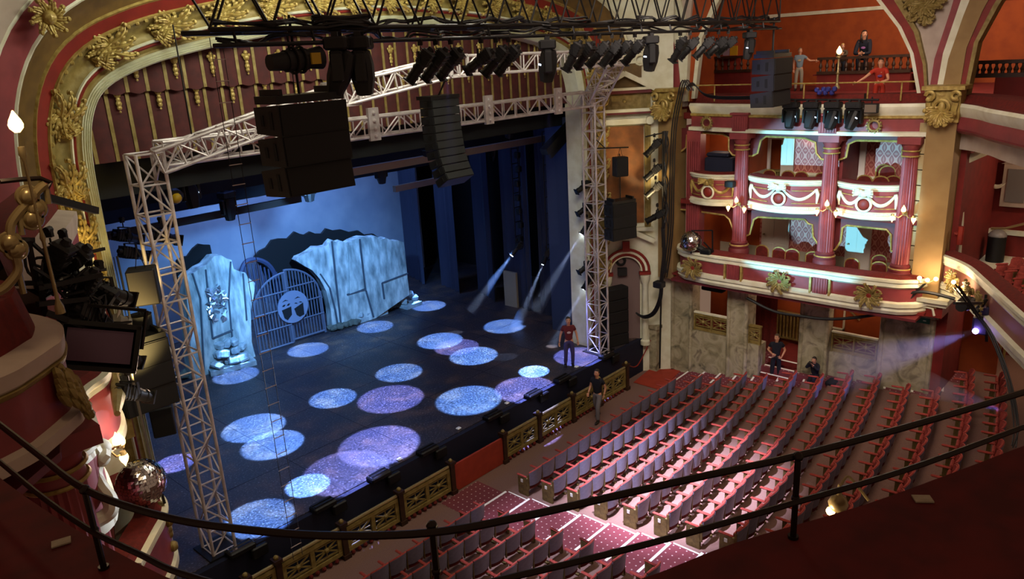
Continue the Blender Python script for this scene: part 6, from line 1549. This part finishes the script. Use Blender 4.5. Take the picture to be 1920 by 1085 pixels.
# ---- rope ladder hanging in front of the stage
a = ony(404, 70, 9.0); b_ = ony(548, 1060, 9.0); t_ = thing('wire_ladder', 'thin wire rope ladder hanging down the left of the view', 'ladder', (a.x, 9.0, a.z)); H = 7.2; mb = MB()
for s_ in (-1, 1): mb.cyl((s_ * .075, 0, 0), (s_ * .075, 0, -H), .005, n=4)
mb.build('wires', M['darksteel'], t_)
for k in range(int(H / .25)): MB().cyl((-.085, 0, -.25 * (k + 1)), (.085, 0, -.25 * (k + 1)), .006, n=6).build('rung', M['steel'], t_)
# hanging chains and steels up to the grid
for (px, y, z0, z1, lb) in ((368, 14.9, 8.7, 10.9, 'suspension steel above the left end of the header truss'), (1118, 14.9, 8.8, 10.6, 'suspension steel above the right tower')):
    p = ony(px, 300 if px < 500 else 180, y); tag(MB().cyl((0, 0, 0), (0, 0, z1 - z0), .015, n=5).build('suspension_wire', M['darksteel'], None, False, (p.x, y, z0)), lb, 'wire')

# ---- foreground bronze safety rail and cards
def rail_pts(z, q): return smoothpath([onz(a, b_, z) for a, b_ in q], 6)
t_ = thing('safety_rail', 'curved bronze two-bar safety rail on the ledge in the foreground', 'railing', (0, 0, 0))
MB().tube(rail_pts(8.54, [(-60, 750), (0, 796), (72, 852), (156, 915), (270, 958), (400, 985), (600, 1003), (808, 998), (980, 968), (1150, 930), (1320, 892), (1490, 855), (1700, 800), (1920, 735), (2000, 710)]), .0135, 8).build('top_bar', M['railblack'], t_, True)
MB().tube(rail_pts(8.37, [(-60, 820), (0, 866), (80, 932), (168, 993), (261, 1038), (336, 1073), (480, 1110), (640, 1124), (820, 1110), (1000, 1072), (1180, 1028), (1330, 988), (1490, 942), (1700, 880), (1920, 800), (2000, 772)]), .0115, 8).build('lower_bar', M['railblack'], t_, True)
for f in ((195, 1065), (826, 1150), (1487, 1008)):
    p = onz(*f, 8.2); mb = MB().cyl(p, p + Vector((0, 0, .345)), .012, n=8); mb.ball(p + Vector((0, 0, .345)), .02, 8, 6); mb.ball(p + Vector((0, 0, .17)), .017, 8, 6); mb.cyl(p, p + Vector((0, 0, .012)), .02, n=10); mb.build('post', M['railblack'], t_, True)
for px, py, a, lb in ((115, 1017, .3, 'small pale card lying on the ledge at the lower left'), (1730, 936, -.35, 'small pale card lying on the ledge at the lower right')):
    p = onz(px, py, 8.203); o = MB().box((0, 0, .003), (.07, .05, .006)).build('card', M['cardm'], None, False, p); o.rotation_euler = (0, 0, a - .6); tag(o, lb, 'card')
# brass rails on the left gallery parapet
t_ = thing('brass_rail', 'ornate brass rail with scrolled brackets on the left gallery parapet', 'railing', ony(60, 430, 6.5)); iv = t_.location; mb = MB()
Q = lambda q, y=6.5: [ony(a, b_, y) - iv for a, b_ in q]
mb.tube(smoothpath(Q([(-40, 560), (0, 545), (20, 528), (34, 506), (30, 480), (22, 455), (20, 425), (30, 405), (50, 382), (72, 356), (85, 345)]), 4), .035, 8); mb.build('main_rail', M['brass'], t_, True)
mb = MB()
for q in ((52, 368), (18, 455), (66, 392), (30, 468), (60, 410)): mb.ball(Q([q])[0], .07, 8, 6); ring(mb, Q([q])[0], .07, .018, (0, 1, 0))
for q0, q1 in (((85, 345), (92, 382)), ((35, 400), (42, 440)), ((30, 490), (45, 550))): mb.cyl(*Q([q0, q1]), .022, n=6)
mb.build('bracket_posts', M['brass'], t_, True)
MB().tube(Q([(0, 340), (40, 336), (75, 334), (95, 342), (88, 352)]), .02, 6).build('upper_rail', M['railblack'], t_, True)

# ================================================================ LAMPS
def flame_lamp(mb_bulb, c, r): mb_bulb.lathe([(r * .35, -r * 1.1), (r * .9, -r * .5), (r, 0), (r * .8, r * .6), (r * .4, r * 1.3), (r * .08, r * 1.9)], 10, c)
def sconce(label, c, dirn, power, arms):
    t_ = thing('wall_sconce', label, 'wall lamp', c); mb = MB(); bm_ = MB(); d = Vector(dirn).normalized(); side = Vector((-d.y, d.x, 0))
    mb.ball((0, 0, 0), .07, 8, 6)
    for a, z, up in arms:
        e = d * .16 + side * a + Vector((0, 0, z)); mb.tube([(0, 0, 0), e * .5 - Vector((0, 0, .06)), e - Vector((0, 0, .05 * up))], .016, 6); mb.cyl(e - Vector((0, 0, .09 * up)), e - Vector((0, 0, .04 * up)), .035, .05, 8)
    mb.build('bracket', M['brass'], t_, True)
    for a, z, up in arms:
        e = d * .16 + side * a + Vector((0, 0, z)); b2 = MB(); b2.lathe([(.02, -.07 * up), (.055, -.03 * up), (.062, .01 * up), (.045, .06 * up), (.02, .1 * up), (.004, .14 * up)][::int(up)] if up > 0 else [(.004, -.14), (.02, -.1), (.045, -.06), (.062, -.01), (.055, .03), (.02, .07)], 10, e); b2.build('bulb', M['bulb'], t_, True)
    point('sconce_light', Vector(c) + d * .42 + Vector((0, 0, .12)), power, WARM, .08)
AR = [(0, .12, 1), (.27, -.10, -1), (-.27, -.10, -1)]
for (px, py, lb) in ((1385, 382, 'three-light brass sconce on the column by the dark left box'), (1554, 389, 'three-light brass sconce on the brightly lit middle column'), (1697, 400, 'three-light brass sconce on the column next to the beige pilaster')):
    p = onx(px, py, 22.2); sconce(lb, p, (-1, 0, 0), 15, AR)
p = ony(200, 840, 10.4); sconce('three-light brass sconce between the left boxes above the mirror ball', p, (.9, -.45, 0), 26, [(-.12, .12, 1), (.12, .0, 1), (.1, -.22, -1)])
def globe(label, cs, power, r=.06, group=None):
    t_ = thing('lamp_cluster', label, 'lamp', cs[0]); mb = MB()
    for c in cs: mb.tube([(0, 0, -.15), (Vector(c) - cs[0]) * .6 + Vector((0, 0, -.12)), Vector(c) - cs[0]], .015, 5)
    mb.build('bracket', M['brass'], t_)
    for c in cs: MB().ball(Vector(c) - cs[0], r, 10, 7).build('bulb', M['bulb'], t_, True)
    c = sum((Vector(c) for c in cs), Vector()) / len(cs); point('lamp_light', c + Vector((-.18, -.1, .12)), power, WARM, .08)
globe('row of three round bulbs at the foot of the beige pilaster', [onx(1724, 521, 22.15), onx(1739, 525, 22.15), onx(1755, 523, 22.15)], 42)
globe('pair of bulbs lighting the cartouche on the circle front', [onz(1798, 528, 3.7) + Vector((-.1, .1, 0)), onz(1808, 543, 3.6) + Vector((-.1, .1, 0))], 30)
globe('bulbs of a bracket lamp at the right edge of the circle front', [onz(1892, 615, 3.5), onz(1916, 624, 3.4), onz(1900, 640, 3.3)], 26)
def post_lamp(label, base, top, rb, power, bulb_r):
    base, top = Vector(base), Vector(top); t_ = thing('post_lamp', label, 'lamp', base); h = (top - base).z
    MB().lathe([(rb * 2.6, 0), (rb * 2.4, .05), (rb * 1.2, .1), (rb, .16), (rb * .9, h * .4), (rb * 1.5, h * .42), (rb * .8, h * .46), (rb * .7, h * .82), (rb * 2, h * .86), (rb * 1.6, h * .9)], 10).build('post', M['brass'], t_, True)
    b2 = MB(); flame_lamp(b2, (0, 0, h + bulb_r * .3), bulb_r); b2.build('flame_shade', M['bulb'], t_, True)
    point('post_light', top + Vector((-.05, -.05, bulb_r * 3)), power, WARM, .1)
post_lamp('brass post lamp with a flame shade on the gallery rail', (22.55, onx(1569, 165, 22.55).y, onx(1569, 166, 22.55).z), onx(1569, 98, 22.55), .035, 14, .075)
tl = ony(29, 232, 6.2); post_lamp('brass post lamp with a glowing flame shade at the upper left', (tl.x, tl.y, 8.35), (tl.x, tl.y, tl.z - .02), .014, 20, .05)
# lamp hanging below the foreground ledge
p = onz(1572, 940, 7.3); t_ = thing('bracket_lamp', 'gilt bracket lamp with a lit bulb just below the foreground ledge', 'lamp', p)
t_.scale = (.5, .5, .5)
MB().lathe([(.02, .24), (.03, .14), (.035, .1), (.09, .05), (.12, -.02), (.1, -.09), (.05, -.13)], 14).build('gilt_cup', M['brass'], t_, True)
MB().ball((-.07, .06, -.12), .055, 10, 7).build('bulb', M['bulb'], t_, True)
MB().tube(smoothpath([(.02, .0, .2), (.2, -.02, .26), (.3, -.12, .1), (.32, -.25, -.05)], 4), .018, 6).build('arm', M['brass'], t_, True)
point('bracket_light', p + Vector((-.12, .14, -.15)), 12, WARM, .06)
# gallery rail (thin gold) and gallery balustrades
t_ = thing('gallery_rail', 'thin gilt safety rail along the gallery ledge above the boxes', 'railing', (22.6, 9, 8.25)); iv = t_.location; a, b_ = onx(1290, 157, 22.6), onx(1715, 157, 22.6)
zr = (a.z + b_.z) / 2; MB().cyl(Vector((22.6, a.y, zr)) - iv, Vector((22.6, b_.y, zr)) - iv, .022, n=6).build('bar', M['gold'], t_)
for px in (1292, 1340, 1508, 1628, 1691): y = onx(px, 160, 22.6).y; MB().cyl(Vector((22.6, y, 8.28)) - iv, Vector((22.6, y, zr)) - iv, .022, n=6).build('post', M['gold'], t_)
def turned_balustrade(label, x, y0, y1, z0, zt, n):
    t_ = thing('turned_balustrade', label, 'balustrade', (x, (y0 + y1) / 2, z0)); h = zt - z0; w_ = y1 - y0
    mb = MB().box((0, 0, h - .05), (.16, w_, .1)); mb.build('handrail', M['wood'], t_); MB().box((0, 0, .06), (.14, w_, .12)).build('bottom_rail', M['wood'], t_)
    for k in range(n):
        y = -w_ / 2 + w_ * (k + .5) / n; MB().lathe([(.05, .12), (.05, .2), (.03, .24), (.06, h * .38), (.075, h * .48), (.04, h * .62), (.03, h * .74), (.055, h * .8), (.05, h - .1)], 8, (0, y, 0)).build('baluster', M['wood'], t_, True)
GXB = 32.5
for (pa, pb, lb, n_, x) in (((1532, 140), (1707, 140), 'dark turned balustrade in the gallery behind the seated people', 14, GXB), ((1303, 138), (1408, 138), 'dark turned balustrade in the gallery left of the standing man', 9, GXB)):
    a, b_ = onx(*pa, x), onx(*pb, x); zt = onx(pa[0], 108, x).z; turned_balustrade(lb, x, b_.y, a.y, a.z, zt, n_)
    struct('wall_gallery_step', MB().span((x - .02, b_.y, 7.9), (x + 3.5, a.y, a.z)), M['darkred'])
a, b_ = onx(1824, 146, 26.5), onx(1960, 150, 26.5); turned_balustrade('dark turned balustrade at the far right behind the upper circle front', 26.5, b_.y, a.y, a.z, onx(1824, 114, 26.5).z, 11)
struct('wall_gallery_side', MB().span((26.4, 1.5, 8.0), (26.6, 5.2, a.z)), M['darkred'])
for px, c_, w_, h in ((1362, '9a8a9a', .3, .5), (1376, 'c09a20', .35, .45)):
    p = onx(px, 96, 33); tag(MB().box((0, 0, 0), (.05, w_, h)).build('notice', mat('notice ' + c_, c_, .6), None, False, p), ('pale leaflet rack seen between the lanterns in the gallery' if px == 1362 else 'yellow notice seen between the lanterns in the gallery'), 'notice')
mb = MB().box((0, 0, 0), (.6, 1.3, .08)); mb.box((.2, 0, -.7), (.1, 1.2, 1.4)); tag(mb.build('shelf_unit', M['orangeboard'], None, False, onx(1362, 106, 33)), 'red shelf carrying the notices in the gallery', 'shelf')

for loc, pw in (((24.2, 12.1, 2.0), 22), ((24.4, 9.7, 2.1), 26), ((24.2, 7.4, 2.1), 20), ((23.6, 12.2, 7.1), 12), ((24.2, 12.3, 4.6), 8), ((25.6, 2.2, 6.8), 130), ((25.4, 3.2, 2.7), 60), ((24.0, 9.6, 7.1), 6), ((4.4, 11.4, 5.6), 45), ((3.4, 8.6, 6.6), 10), ((24.2, 7.0, 4.6), 6)):
    point('added_warm_fill', loc, pw, (1.0, .72, .5), .1)  # added points without fixtures, warming the boxes, circle wall and left tower
# ================================================================ PEOPLE
def skinmesh(nodes, edges, root, sub=2):
    names = list(nodes); idx = {n: i for i, n in enumerate(names)}
    me = bpy.data.meshes.new('body'); me.from_pydata([tuple(nodes[n][0]) for n in names], [(idx[a], idx[b_]) for a, b_ in edges], []); me.update()
    o = bpy.data.objects.new('tmp', me); COL.objects.link(o)
    o.modifiers.new('skin', 'SKIN'); sv = me.skin_vertices[0].data
    for n in names:
        r = nodes[n][1]; sv[idx[n]].radius = r if isinstance(r, tuple) else (r, r)
    sv[idx[root]].use_root = True
    ss = o.modifiers.new('sub', 'SUBSURF'); ss.levels = sub; ss.render_levels = sub
    dg = bpy.context.evaluated_depsgraph_get(); dg.update(); ev = o.evaluated_get(dg)
    m2 = bpy.data.meshes.new_from_object(ev); bpy.data.objects.remove(o); bpy.data.meshes.remove(me); return m2
def to_mb(m2):
    mb = MB(); mb.v = [tuple(v.co) for v in m2.vertices]; mb.f = [tuple(p.vertices) for p in m2.polygons]; return mb
def hand(mb, w_, d, nrm, curl=.5):
    w_, d, nrm = Vector(w_), Vector(d).normalized(), Vector(nrm); nrm = (nrm - d * nrm.dot(d)).normalized(); s_ = d.cross(nrm)
    T = Matrix((s_, nrm, d)).transposed(); mb.ball(w_ + d * .045, .05, 8, 6, (.85, .38, 1.0), T)
    for k, L in enumerate((.068, .076, .07, .056)):
        p = w_ + d * .082 + s_ * (.03 - .02 * k); c1 = d * math.cos(curl * .6) + nrm * math.sin(curl * .6); c2 = d * math.cos(curl * 1.3) + nrm * math.sin(curl * 1.3)
        mb.tube([p - d * .02, p + c1 * L * .5, p + c1 * L * .5 + c2 * L * .5], [.0095, .0085, .0065], 6)
    p = w_ + d * .03 + s_ * .036; mb.tube([p, p + (s_ * .7 + d * .7 + nrm * .3) * .035, p + (s_ * .45 + d * .9 + nrm * .5) * .062], [.012, .01, .008], 6)
STAND = dict(pelvis=(0, 0, .95), waist=(0, 0, 1.08), chest=(0, -.01, 1.30), neck=(0, .0, 1.47), jaw=(0, -.03, 1.55), head=(0, -.015, 1.64), crown=(0, .0, 1.71),
             shL=(.17, 0, 1.41), elL=(.23, .03, 1.14), wrL=(.25, -.03, .90), shR=(-.17, 0, 1.41), elR=(-.23, .03, 1.14), wrR=(-.25, -.03, .90),
             hiL=(.09, 0, .90), knL=(.11, -.02, .50), anL=(.12, .02, .08), hiR=(-.09, 0, .90), knR=(-.11, -.02, .50), anR=(-.12, .02, .08))
def person(label, loc, heading, scale, pose, shirt, trousers, hairm=None, sleeve=.55, hair_long=False, longsleeve=False, print_m=None, extra=None):
    """Local frame: facing -y, left side +x. heading turns about z."""
    J = {k: Vector(v) for k, v in STAND.items()}
    for k, v in pose.items():
        if k in J: J[k] = Vector(v)
    t_ = thing('person', label, 'person', loc, heading); t_.scale = (scale,) * 3
    R_ = dict(pelvis=(.125, .10), waist=(.095, .068), chest=(.10, .066), neck=.052, jaw=.068, head=.09, crown=.062, hiL=.085, hiR=.085, knL=.056, knR=.056, anL=.04, anR=.04, shL=.06, shR=.06, elL=.042, elR=.042, wrL=.028, wrR=.028)
    ed = [('pelvis', 'waist'), ('waist', 'chest'), ('chest', 'neck'), ('neck', 'jaw'), ('jaw', 'head'), ('head', 'crown'), ('chest', 'shL'), ('shL', 'elL'), ('elL', 'wrL'), ('chest', 'shR'), ('shR', 'elR'), ('elR', 'wrR'),
          ('pelvis', 'hiL'), ('hiL', 'knL'), ('knL', 'anL'), ('pelvis', 'hiR'), ('hiR', 'knR'), ('knR', 'anR')]
    mb = to_mb(skinmesh({k: (J[k], R_[k]) for k in J}, ed, 'pelvis'))
    hd = J['head']; up = (J['crown'] - J['jaw']).normalized(); fw = Vector(pose.get('face', (0, -1, 0))); fw = (fw - up * fw.dot(up)).normalized(); sd = fw.cross(up)
    T = Matrix((sd, -fw, up)).transposed()
    mb.ball(hd + fw * .012 + up * .0, .098, 14, 10, (.80, .95, 1.18), T)
    mb.ball(hd + fw * .10 - up * .015, .02, 6, 5, (.7, 1, 1.4), T)
    for s_ in (-1, 1): mb.ball(hd + sd * s_ * .08 - up * .01, .026, 6, 5, (.35, .7, 1.2), T)
    for s_ in 'LR':
        d = J['wr' + s_] - J['el' + s_]; nr = Vector(pose.get('palm' + s_, (-.6 if s_ == 'L' else .6, -.6, 0))); hand(mb, J['wr' + s_], Vector(pose.get('hand' + s_, d)), nr, pose.get('curl', .6))
    body = mb.build('body', M['skin'], t_, 'all')
    fb = MB()
    for s_ in (-1, 1):
        fb.ball(hd + fw * .093 + sd * s_ * .034 + up * .015, .012, 6, 4, (1.2, .5, .7), T); fb.box(hd + fw * .099 + sd * s_ * .034 + up * .036, (.034, .01, .007), T)
    fb.build('eyes', M['hair'], t_); MB().box(hd + fw * .098 - up * .052, (.045, .012, .01), T).build('mouth', mat('lips', '8a4a40', .5), t_)
    hm = hairm or M['hair']; h = MB()
    h.ball(hd - fw * .012 + up * .028, .104, 14, 8, (.86, 1.0, 1.08), T)
    keep = [i for i, f in enumerate(h.f) if not any((Vector(h.v[k]) - hd).dot(fw) > .055 and (Vector(h.v[k]) - hd).dot(up) < .038 for k in f) and not any((Vector(h.v[k]) - hd).dot(up) < -.04 for k in f)]
    h.f = [h.f[i] for i in keep]
    if hair_long: h.tube([hd - fw * .06, hd - fw * .085 - up * .12, hd - fw * .07 - up * .26], [.085, .085, .05], 8); h.tube([hd + sd * .08, hd + sd * .085 - up * .2], [.03, .03], 6); h.tube([hd - sd * .08, hd - sd * .085 - up * .2], [.03, .03], 6)
    h.build('hair', hm, t_, 'all')
    nd = {}; e2 = [('hem', 'waist'), ('waist', 'chest'), ('chest', 'collar')]
    nd['hem'] = (J['pelvis'].lerp(J['waist'], -.25), (.152, .126)); nd['waist'] = (J['waist'], (.138, .112)); nd['chest'] = (J['chest'], (.172, .14)); nd['collar'] = (J['neck'].lerp(J['chest'], .12), .078)
    for s_ in 'LR':
        nd['sh' + s_] = (J['sh' + s_], .078); nd['sl' + s_] = (J['sh' + s_].lerp(J['el' + s_], 1.0 if longsleeve else sleeve), .062); e2 += [('chest', 'sh' + s_), ('sh' + s_, 'sl' + s_)]
        if longsleeve: nd['cu' + s_] = (J['el' + s_].lerp(J['wr' + s_], .9), .042); e2 += [('sl' + s_, 'cu' + s_)]
    sh = to_mb(skinmesh(nd, e2, 'chest')).build('shirt', shirt, t_, 'all')
    if print_m is not None:
        c = J['chest'].lerp(J['waist'], .2); f_ = (J['shL'] - J['shR']).cross(J['neck'] - J['waist']).normalized(); f_ = f_ if f_.y < 0 else -f_
        MB().ball(c + f_ * .128, .07, 8, 5, (1, .18, .6)).build('shirt_print', print_m, sh)
    nd = {'waist': (J['pelvis'].lerp(J['waist'], .6), (.128, .106)), 'pelvis': (J['pelvis'], (.142, .12))}; e2 = [('waist', 'pelvis')]
    for s_ in 'LR':
        nd['hi' + s_] = (J['hi' + s_], .102); nd['kn' + s_] = (J['kn' + s_], .074); nd['an' + s_] = (J['an' + s_], .062); e2 += [('pelvis', 'hi' + s_), ('hi' + s_, 'kn' + s_), ('kn' + s_, 'an' + s_)]
    to_mb(skinmesh(nd, e2, 'pelvis')).build('trousers', trousers, t_, 'all')
    for s_ in 'LR':
        a = J['an' + s_]; td = Vector(pose.get('toe' + s_, (.04 if s_ == 'L' else -.04, -1, 0))).normalized(); mb = MB(); b0 = a + Vector((0, 0, -.045)); T2 = Matrix((td.cross(Vector((0, 0, 1))), -td, Vector((0, 0, 1)))).transposed()
        mb.ball(b0 + td * .06, .1, 10, 6, (.5, 1.35, .36), T2); mb.ball(b0 - td * .02 + Vector((0, 0, .02)), .055, 8, 6); mb.build('shoe', M['shoe'], t_, 'all')
    if extra: extra(t_, J)
    return t_
HEADC = math.atan2(18.4, -14.9)                              # heading maths: local -y towards the camera
def to_cam(p, turn=0.0): return math.atan2(-p[0], p[1]) + turn
def facing(p, target): d = Vector(target) - Vector(p); return math.atan2(d.x, -d.y)
p = onz(1068, 686, 0)
person('man standing on the stage in a printed maroon tee and purple jeans, arms hanging', p, facing(p, (8, 4, 0)), .985,
       dict(elL=(.27, .03, 1.15), wrL=(.30, -.05, .90), elR=(-.27, .03, 1.15), wrR=(-.32, -.05, .90), hiL=(.09, 0, .9), knL=(.12, -.02, .5), anL=(.12, .02, .08), anR=(-.13, .02, .08)), M['tee'], M['denim'], print_m=mat('pale print', 'b09a9a', .8))
p = Vector((23.0, 9.85, rowz(3)))
person('man in a black polo shirt and black trousers standing beside the stalls steps', p, facing(p, (10, 2, 0)), .95,
       dict(elL=(.30, .04, 1.16), wrL=(.16, -.2, 1.0), handL=(-.6, -.5, -.3), elR=(-.27, .05, 1.16), wrR=(-.16, -.22, 1.12), handR=(.5, -.3, -.2), face=(-.7, -.8, .1)), M['navy'], M['navy'], mat('fair hair', '4a3826', .6))
p = Vector((23.0, 8.55, rowz(5) - .02))
def camera_bit(t_, J):
    mb = MB().bbox((0, -.33, 1.02), (.13, .08, .09), .015); mb.cyl((0, -.36, 1.02), (0, -.46, 1.02), .035, .04, 10); mb.build('held_camera', M['black'], t_)
person('person in dark clothes kneeling by the stone wall with a camera to the face', p, facing(p, (12, 10, 0)), .84,
       dict(pelvis=(0, .05, .42), waist=(0, .02, .56), chest=(0, -.05, .78), neck=(0, -.06, .94), jaw=(0, -.1, 1.0), head=(0, -.1, 1.08), crown=(0, -.09, 1.15), shL=(.17, -.05, .88), shR=(-.17, -.05, .88), elL=(.24, -.22, .74), wrL=(.07, -.30, .96), elR=(-.24, -.22, .74), wrR=(-.07, -.30, .96),
            handL=(-.3, -.3, .5), handR=(.3, -.3, .5), hiL=(.1, .02, .40), knL=(.16, -.38, .44), anL=(.16, -.3, .08), hiR=(-.1, .02, .40), knR=(-.14, -.22, .09), anR=(-.14, .2, .08)), M['navy'], M['navy'], longsleeve=True, extra=camera_bit)
p = onz(1117, 786, -1.3); p.y = 13.4
person('man in a dark shirt and grey trousers walking along the orchestra rail', p, facing(p, (14, 13, 0)), 1.0,
       dict(knL=(.1, -.18, .52), anL=(.11, -.2, .1), knR=(-.1, .04, .5), anR=(-.12, .24, .13), elL=(.24, .1, 1.16), wrL=(.24, -.0, .94), elR=(-.24, -.02, 1.15), wrR=(-.22, -.18, .98)), M['navy'], mat('grey trousers', '6a6468', .85))
p = Vector((33.2, onx(1497, 160, 33.2).y, 7.9))
person('man in a grey-blue tee and pale trousers standing in the gallery, hand on the balustrade', p, facing(p, (0, 4, 0)), 1.0,
       dict(elL=(.40, .02, 1.22), wrL=(.62, -.02, 1.22), handL=(1, 0, -.1), elR=(-.24, .05, 1.14), wrR=(-.22, .02, .88), face=(.4, -1, 0)), M['greyblue'], M['khaki'], mat('sandy hair', '6a5238', .6), print_m=mat('tan print', 'a08a6a', .8))
zb_ = onx(1532, 140, GXB).z; zh = onx(1532, 108, GXB).z
struct('floor_gallery_step', MB().span((32.6, 8, zb_ - .05), (36.9, 13.0, zb_)), M['darkred'])
def seated(px, top, label, scale, shirt, trousers, **kw):
    yy = onx(px, 110, 33.0).y; k = (zh - zb_) / scale
    p = Vector((33.15, yy, zb_))
    mb = MB().bbox((0, 0, .2), (.4, .5, .4), .03); tag(mb.build('bench', M['wood'], None, False, p + Vector((.15, 0, 0))), f'dark bench under the {"woman" if kw.get("hair_long") else "child"} in the gallery', 'bench')
    return person(label, p, facing(p, (0, yy - 4, 0)), scale,
                  dict(pelvis=(0, .12, .50), waist=(0, .08, .64), chest=(0, -.02, .86), neck=(0, -.06, 1.02), jaw=(0, -.11, 1.09), head=(0, -.10, 1.18), crown=(0, -.09, 1.25), shL=(.17, -.03, .97), shR=(-.17, -.03, .97), elL=(.22, -.22, k + .06), wrL=(.05, -.32, k + .07), elR=(-.22, -.22, k + .06), wrR=(-.05, -.32, k + .07), handL=(-.8, -.3, .1), handR=(.8, -.3, .1),
                       hiL=(.1, .1, .48), knL=(.13, -.24, .46), anL=(.12, -.2, .08), hiR=(-.1, .1, .48), knR=(-.11, -.24, .46), anR=(-.1, -.2, .08), face=(.5, -1, -.1)), shirt, trousers, **kw)
seated(1616, 80, 'dark-haired woman in a dark top seated behind the gallery balustrade, leaning on it', 1.25, M['navy'], M['navy'], hair_long=True, longsleeve=True, print_m=mat('bright print', '7a4a7a', .8))
seated(1577, 96, 'small fair-haired child seated behind the gallery balustrade by the post lamp', .9, mat('brown jumper', '4a3a2a', .85), M['navy'], hairm=mat('blond hair', 'a8854a', .6), longsleeve=True)
yr = onx(1650, 160, 23.3).y; zz = onx(1650, 157, 22.6).z; p = Vector((23.25, yr, 7.9)); k = (zz - 7.9)
person('boy in a red printed tee leaning his forearms on the gallery rail', p, facing(p, (0, yr - 6, 0)), .88,
       dict(waist=(0, .0, 1.06), chest=(0, -.10, 1.24), neck=(0, -.15, 1.40), jaw=(0, -.2, 1.47), head=(0, -.19, 1.56), crown=(0, -.18, 1.63), shL=(.17, -.13, 1.34), shR=(-.17, -.13, 1.34), elL=(.26, -.38, 1.04), wrL=(.04, -.50, .98), handL=(-.8, -.2, -.1), elR=(-.42, -.3, 1.12), wrR=(-.64, -.42, .98), handR=(-.8, -.4, -.2)), M['redtee'], M['redtee'], mat('brown hair', '3a2a1a', .6), print_m=mat('violet print', '5a3a6a', .8))
tag(MB().bbox((0, 0, .12), (.45, .3, .24), .08).build('bag', M['navy'], None, False, (23.0, 8.0, rowz(6))), 'dark soft bag lying in the side aisle near the kneeling person', 'bag')
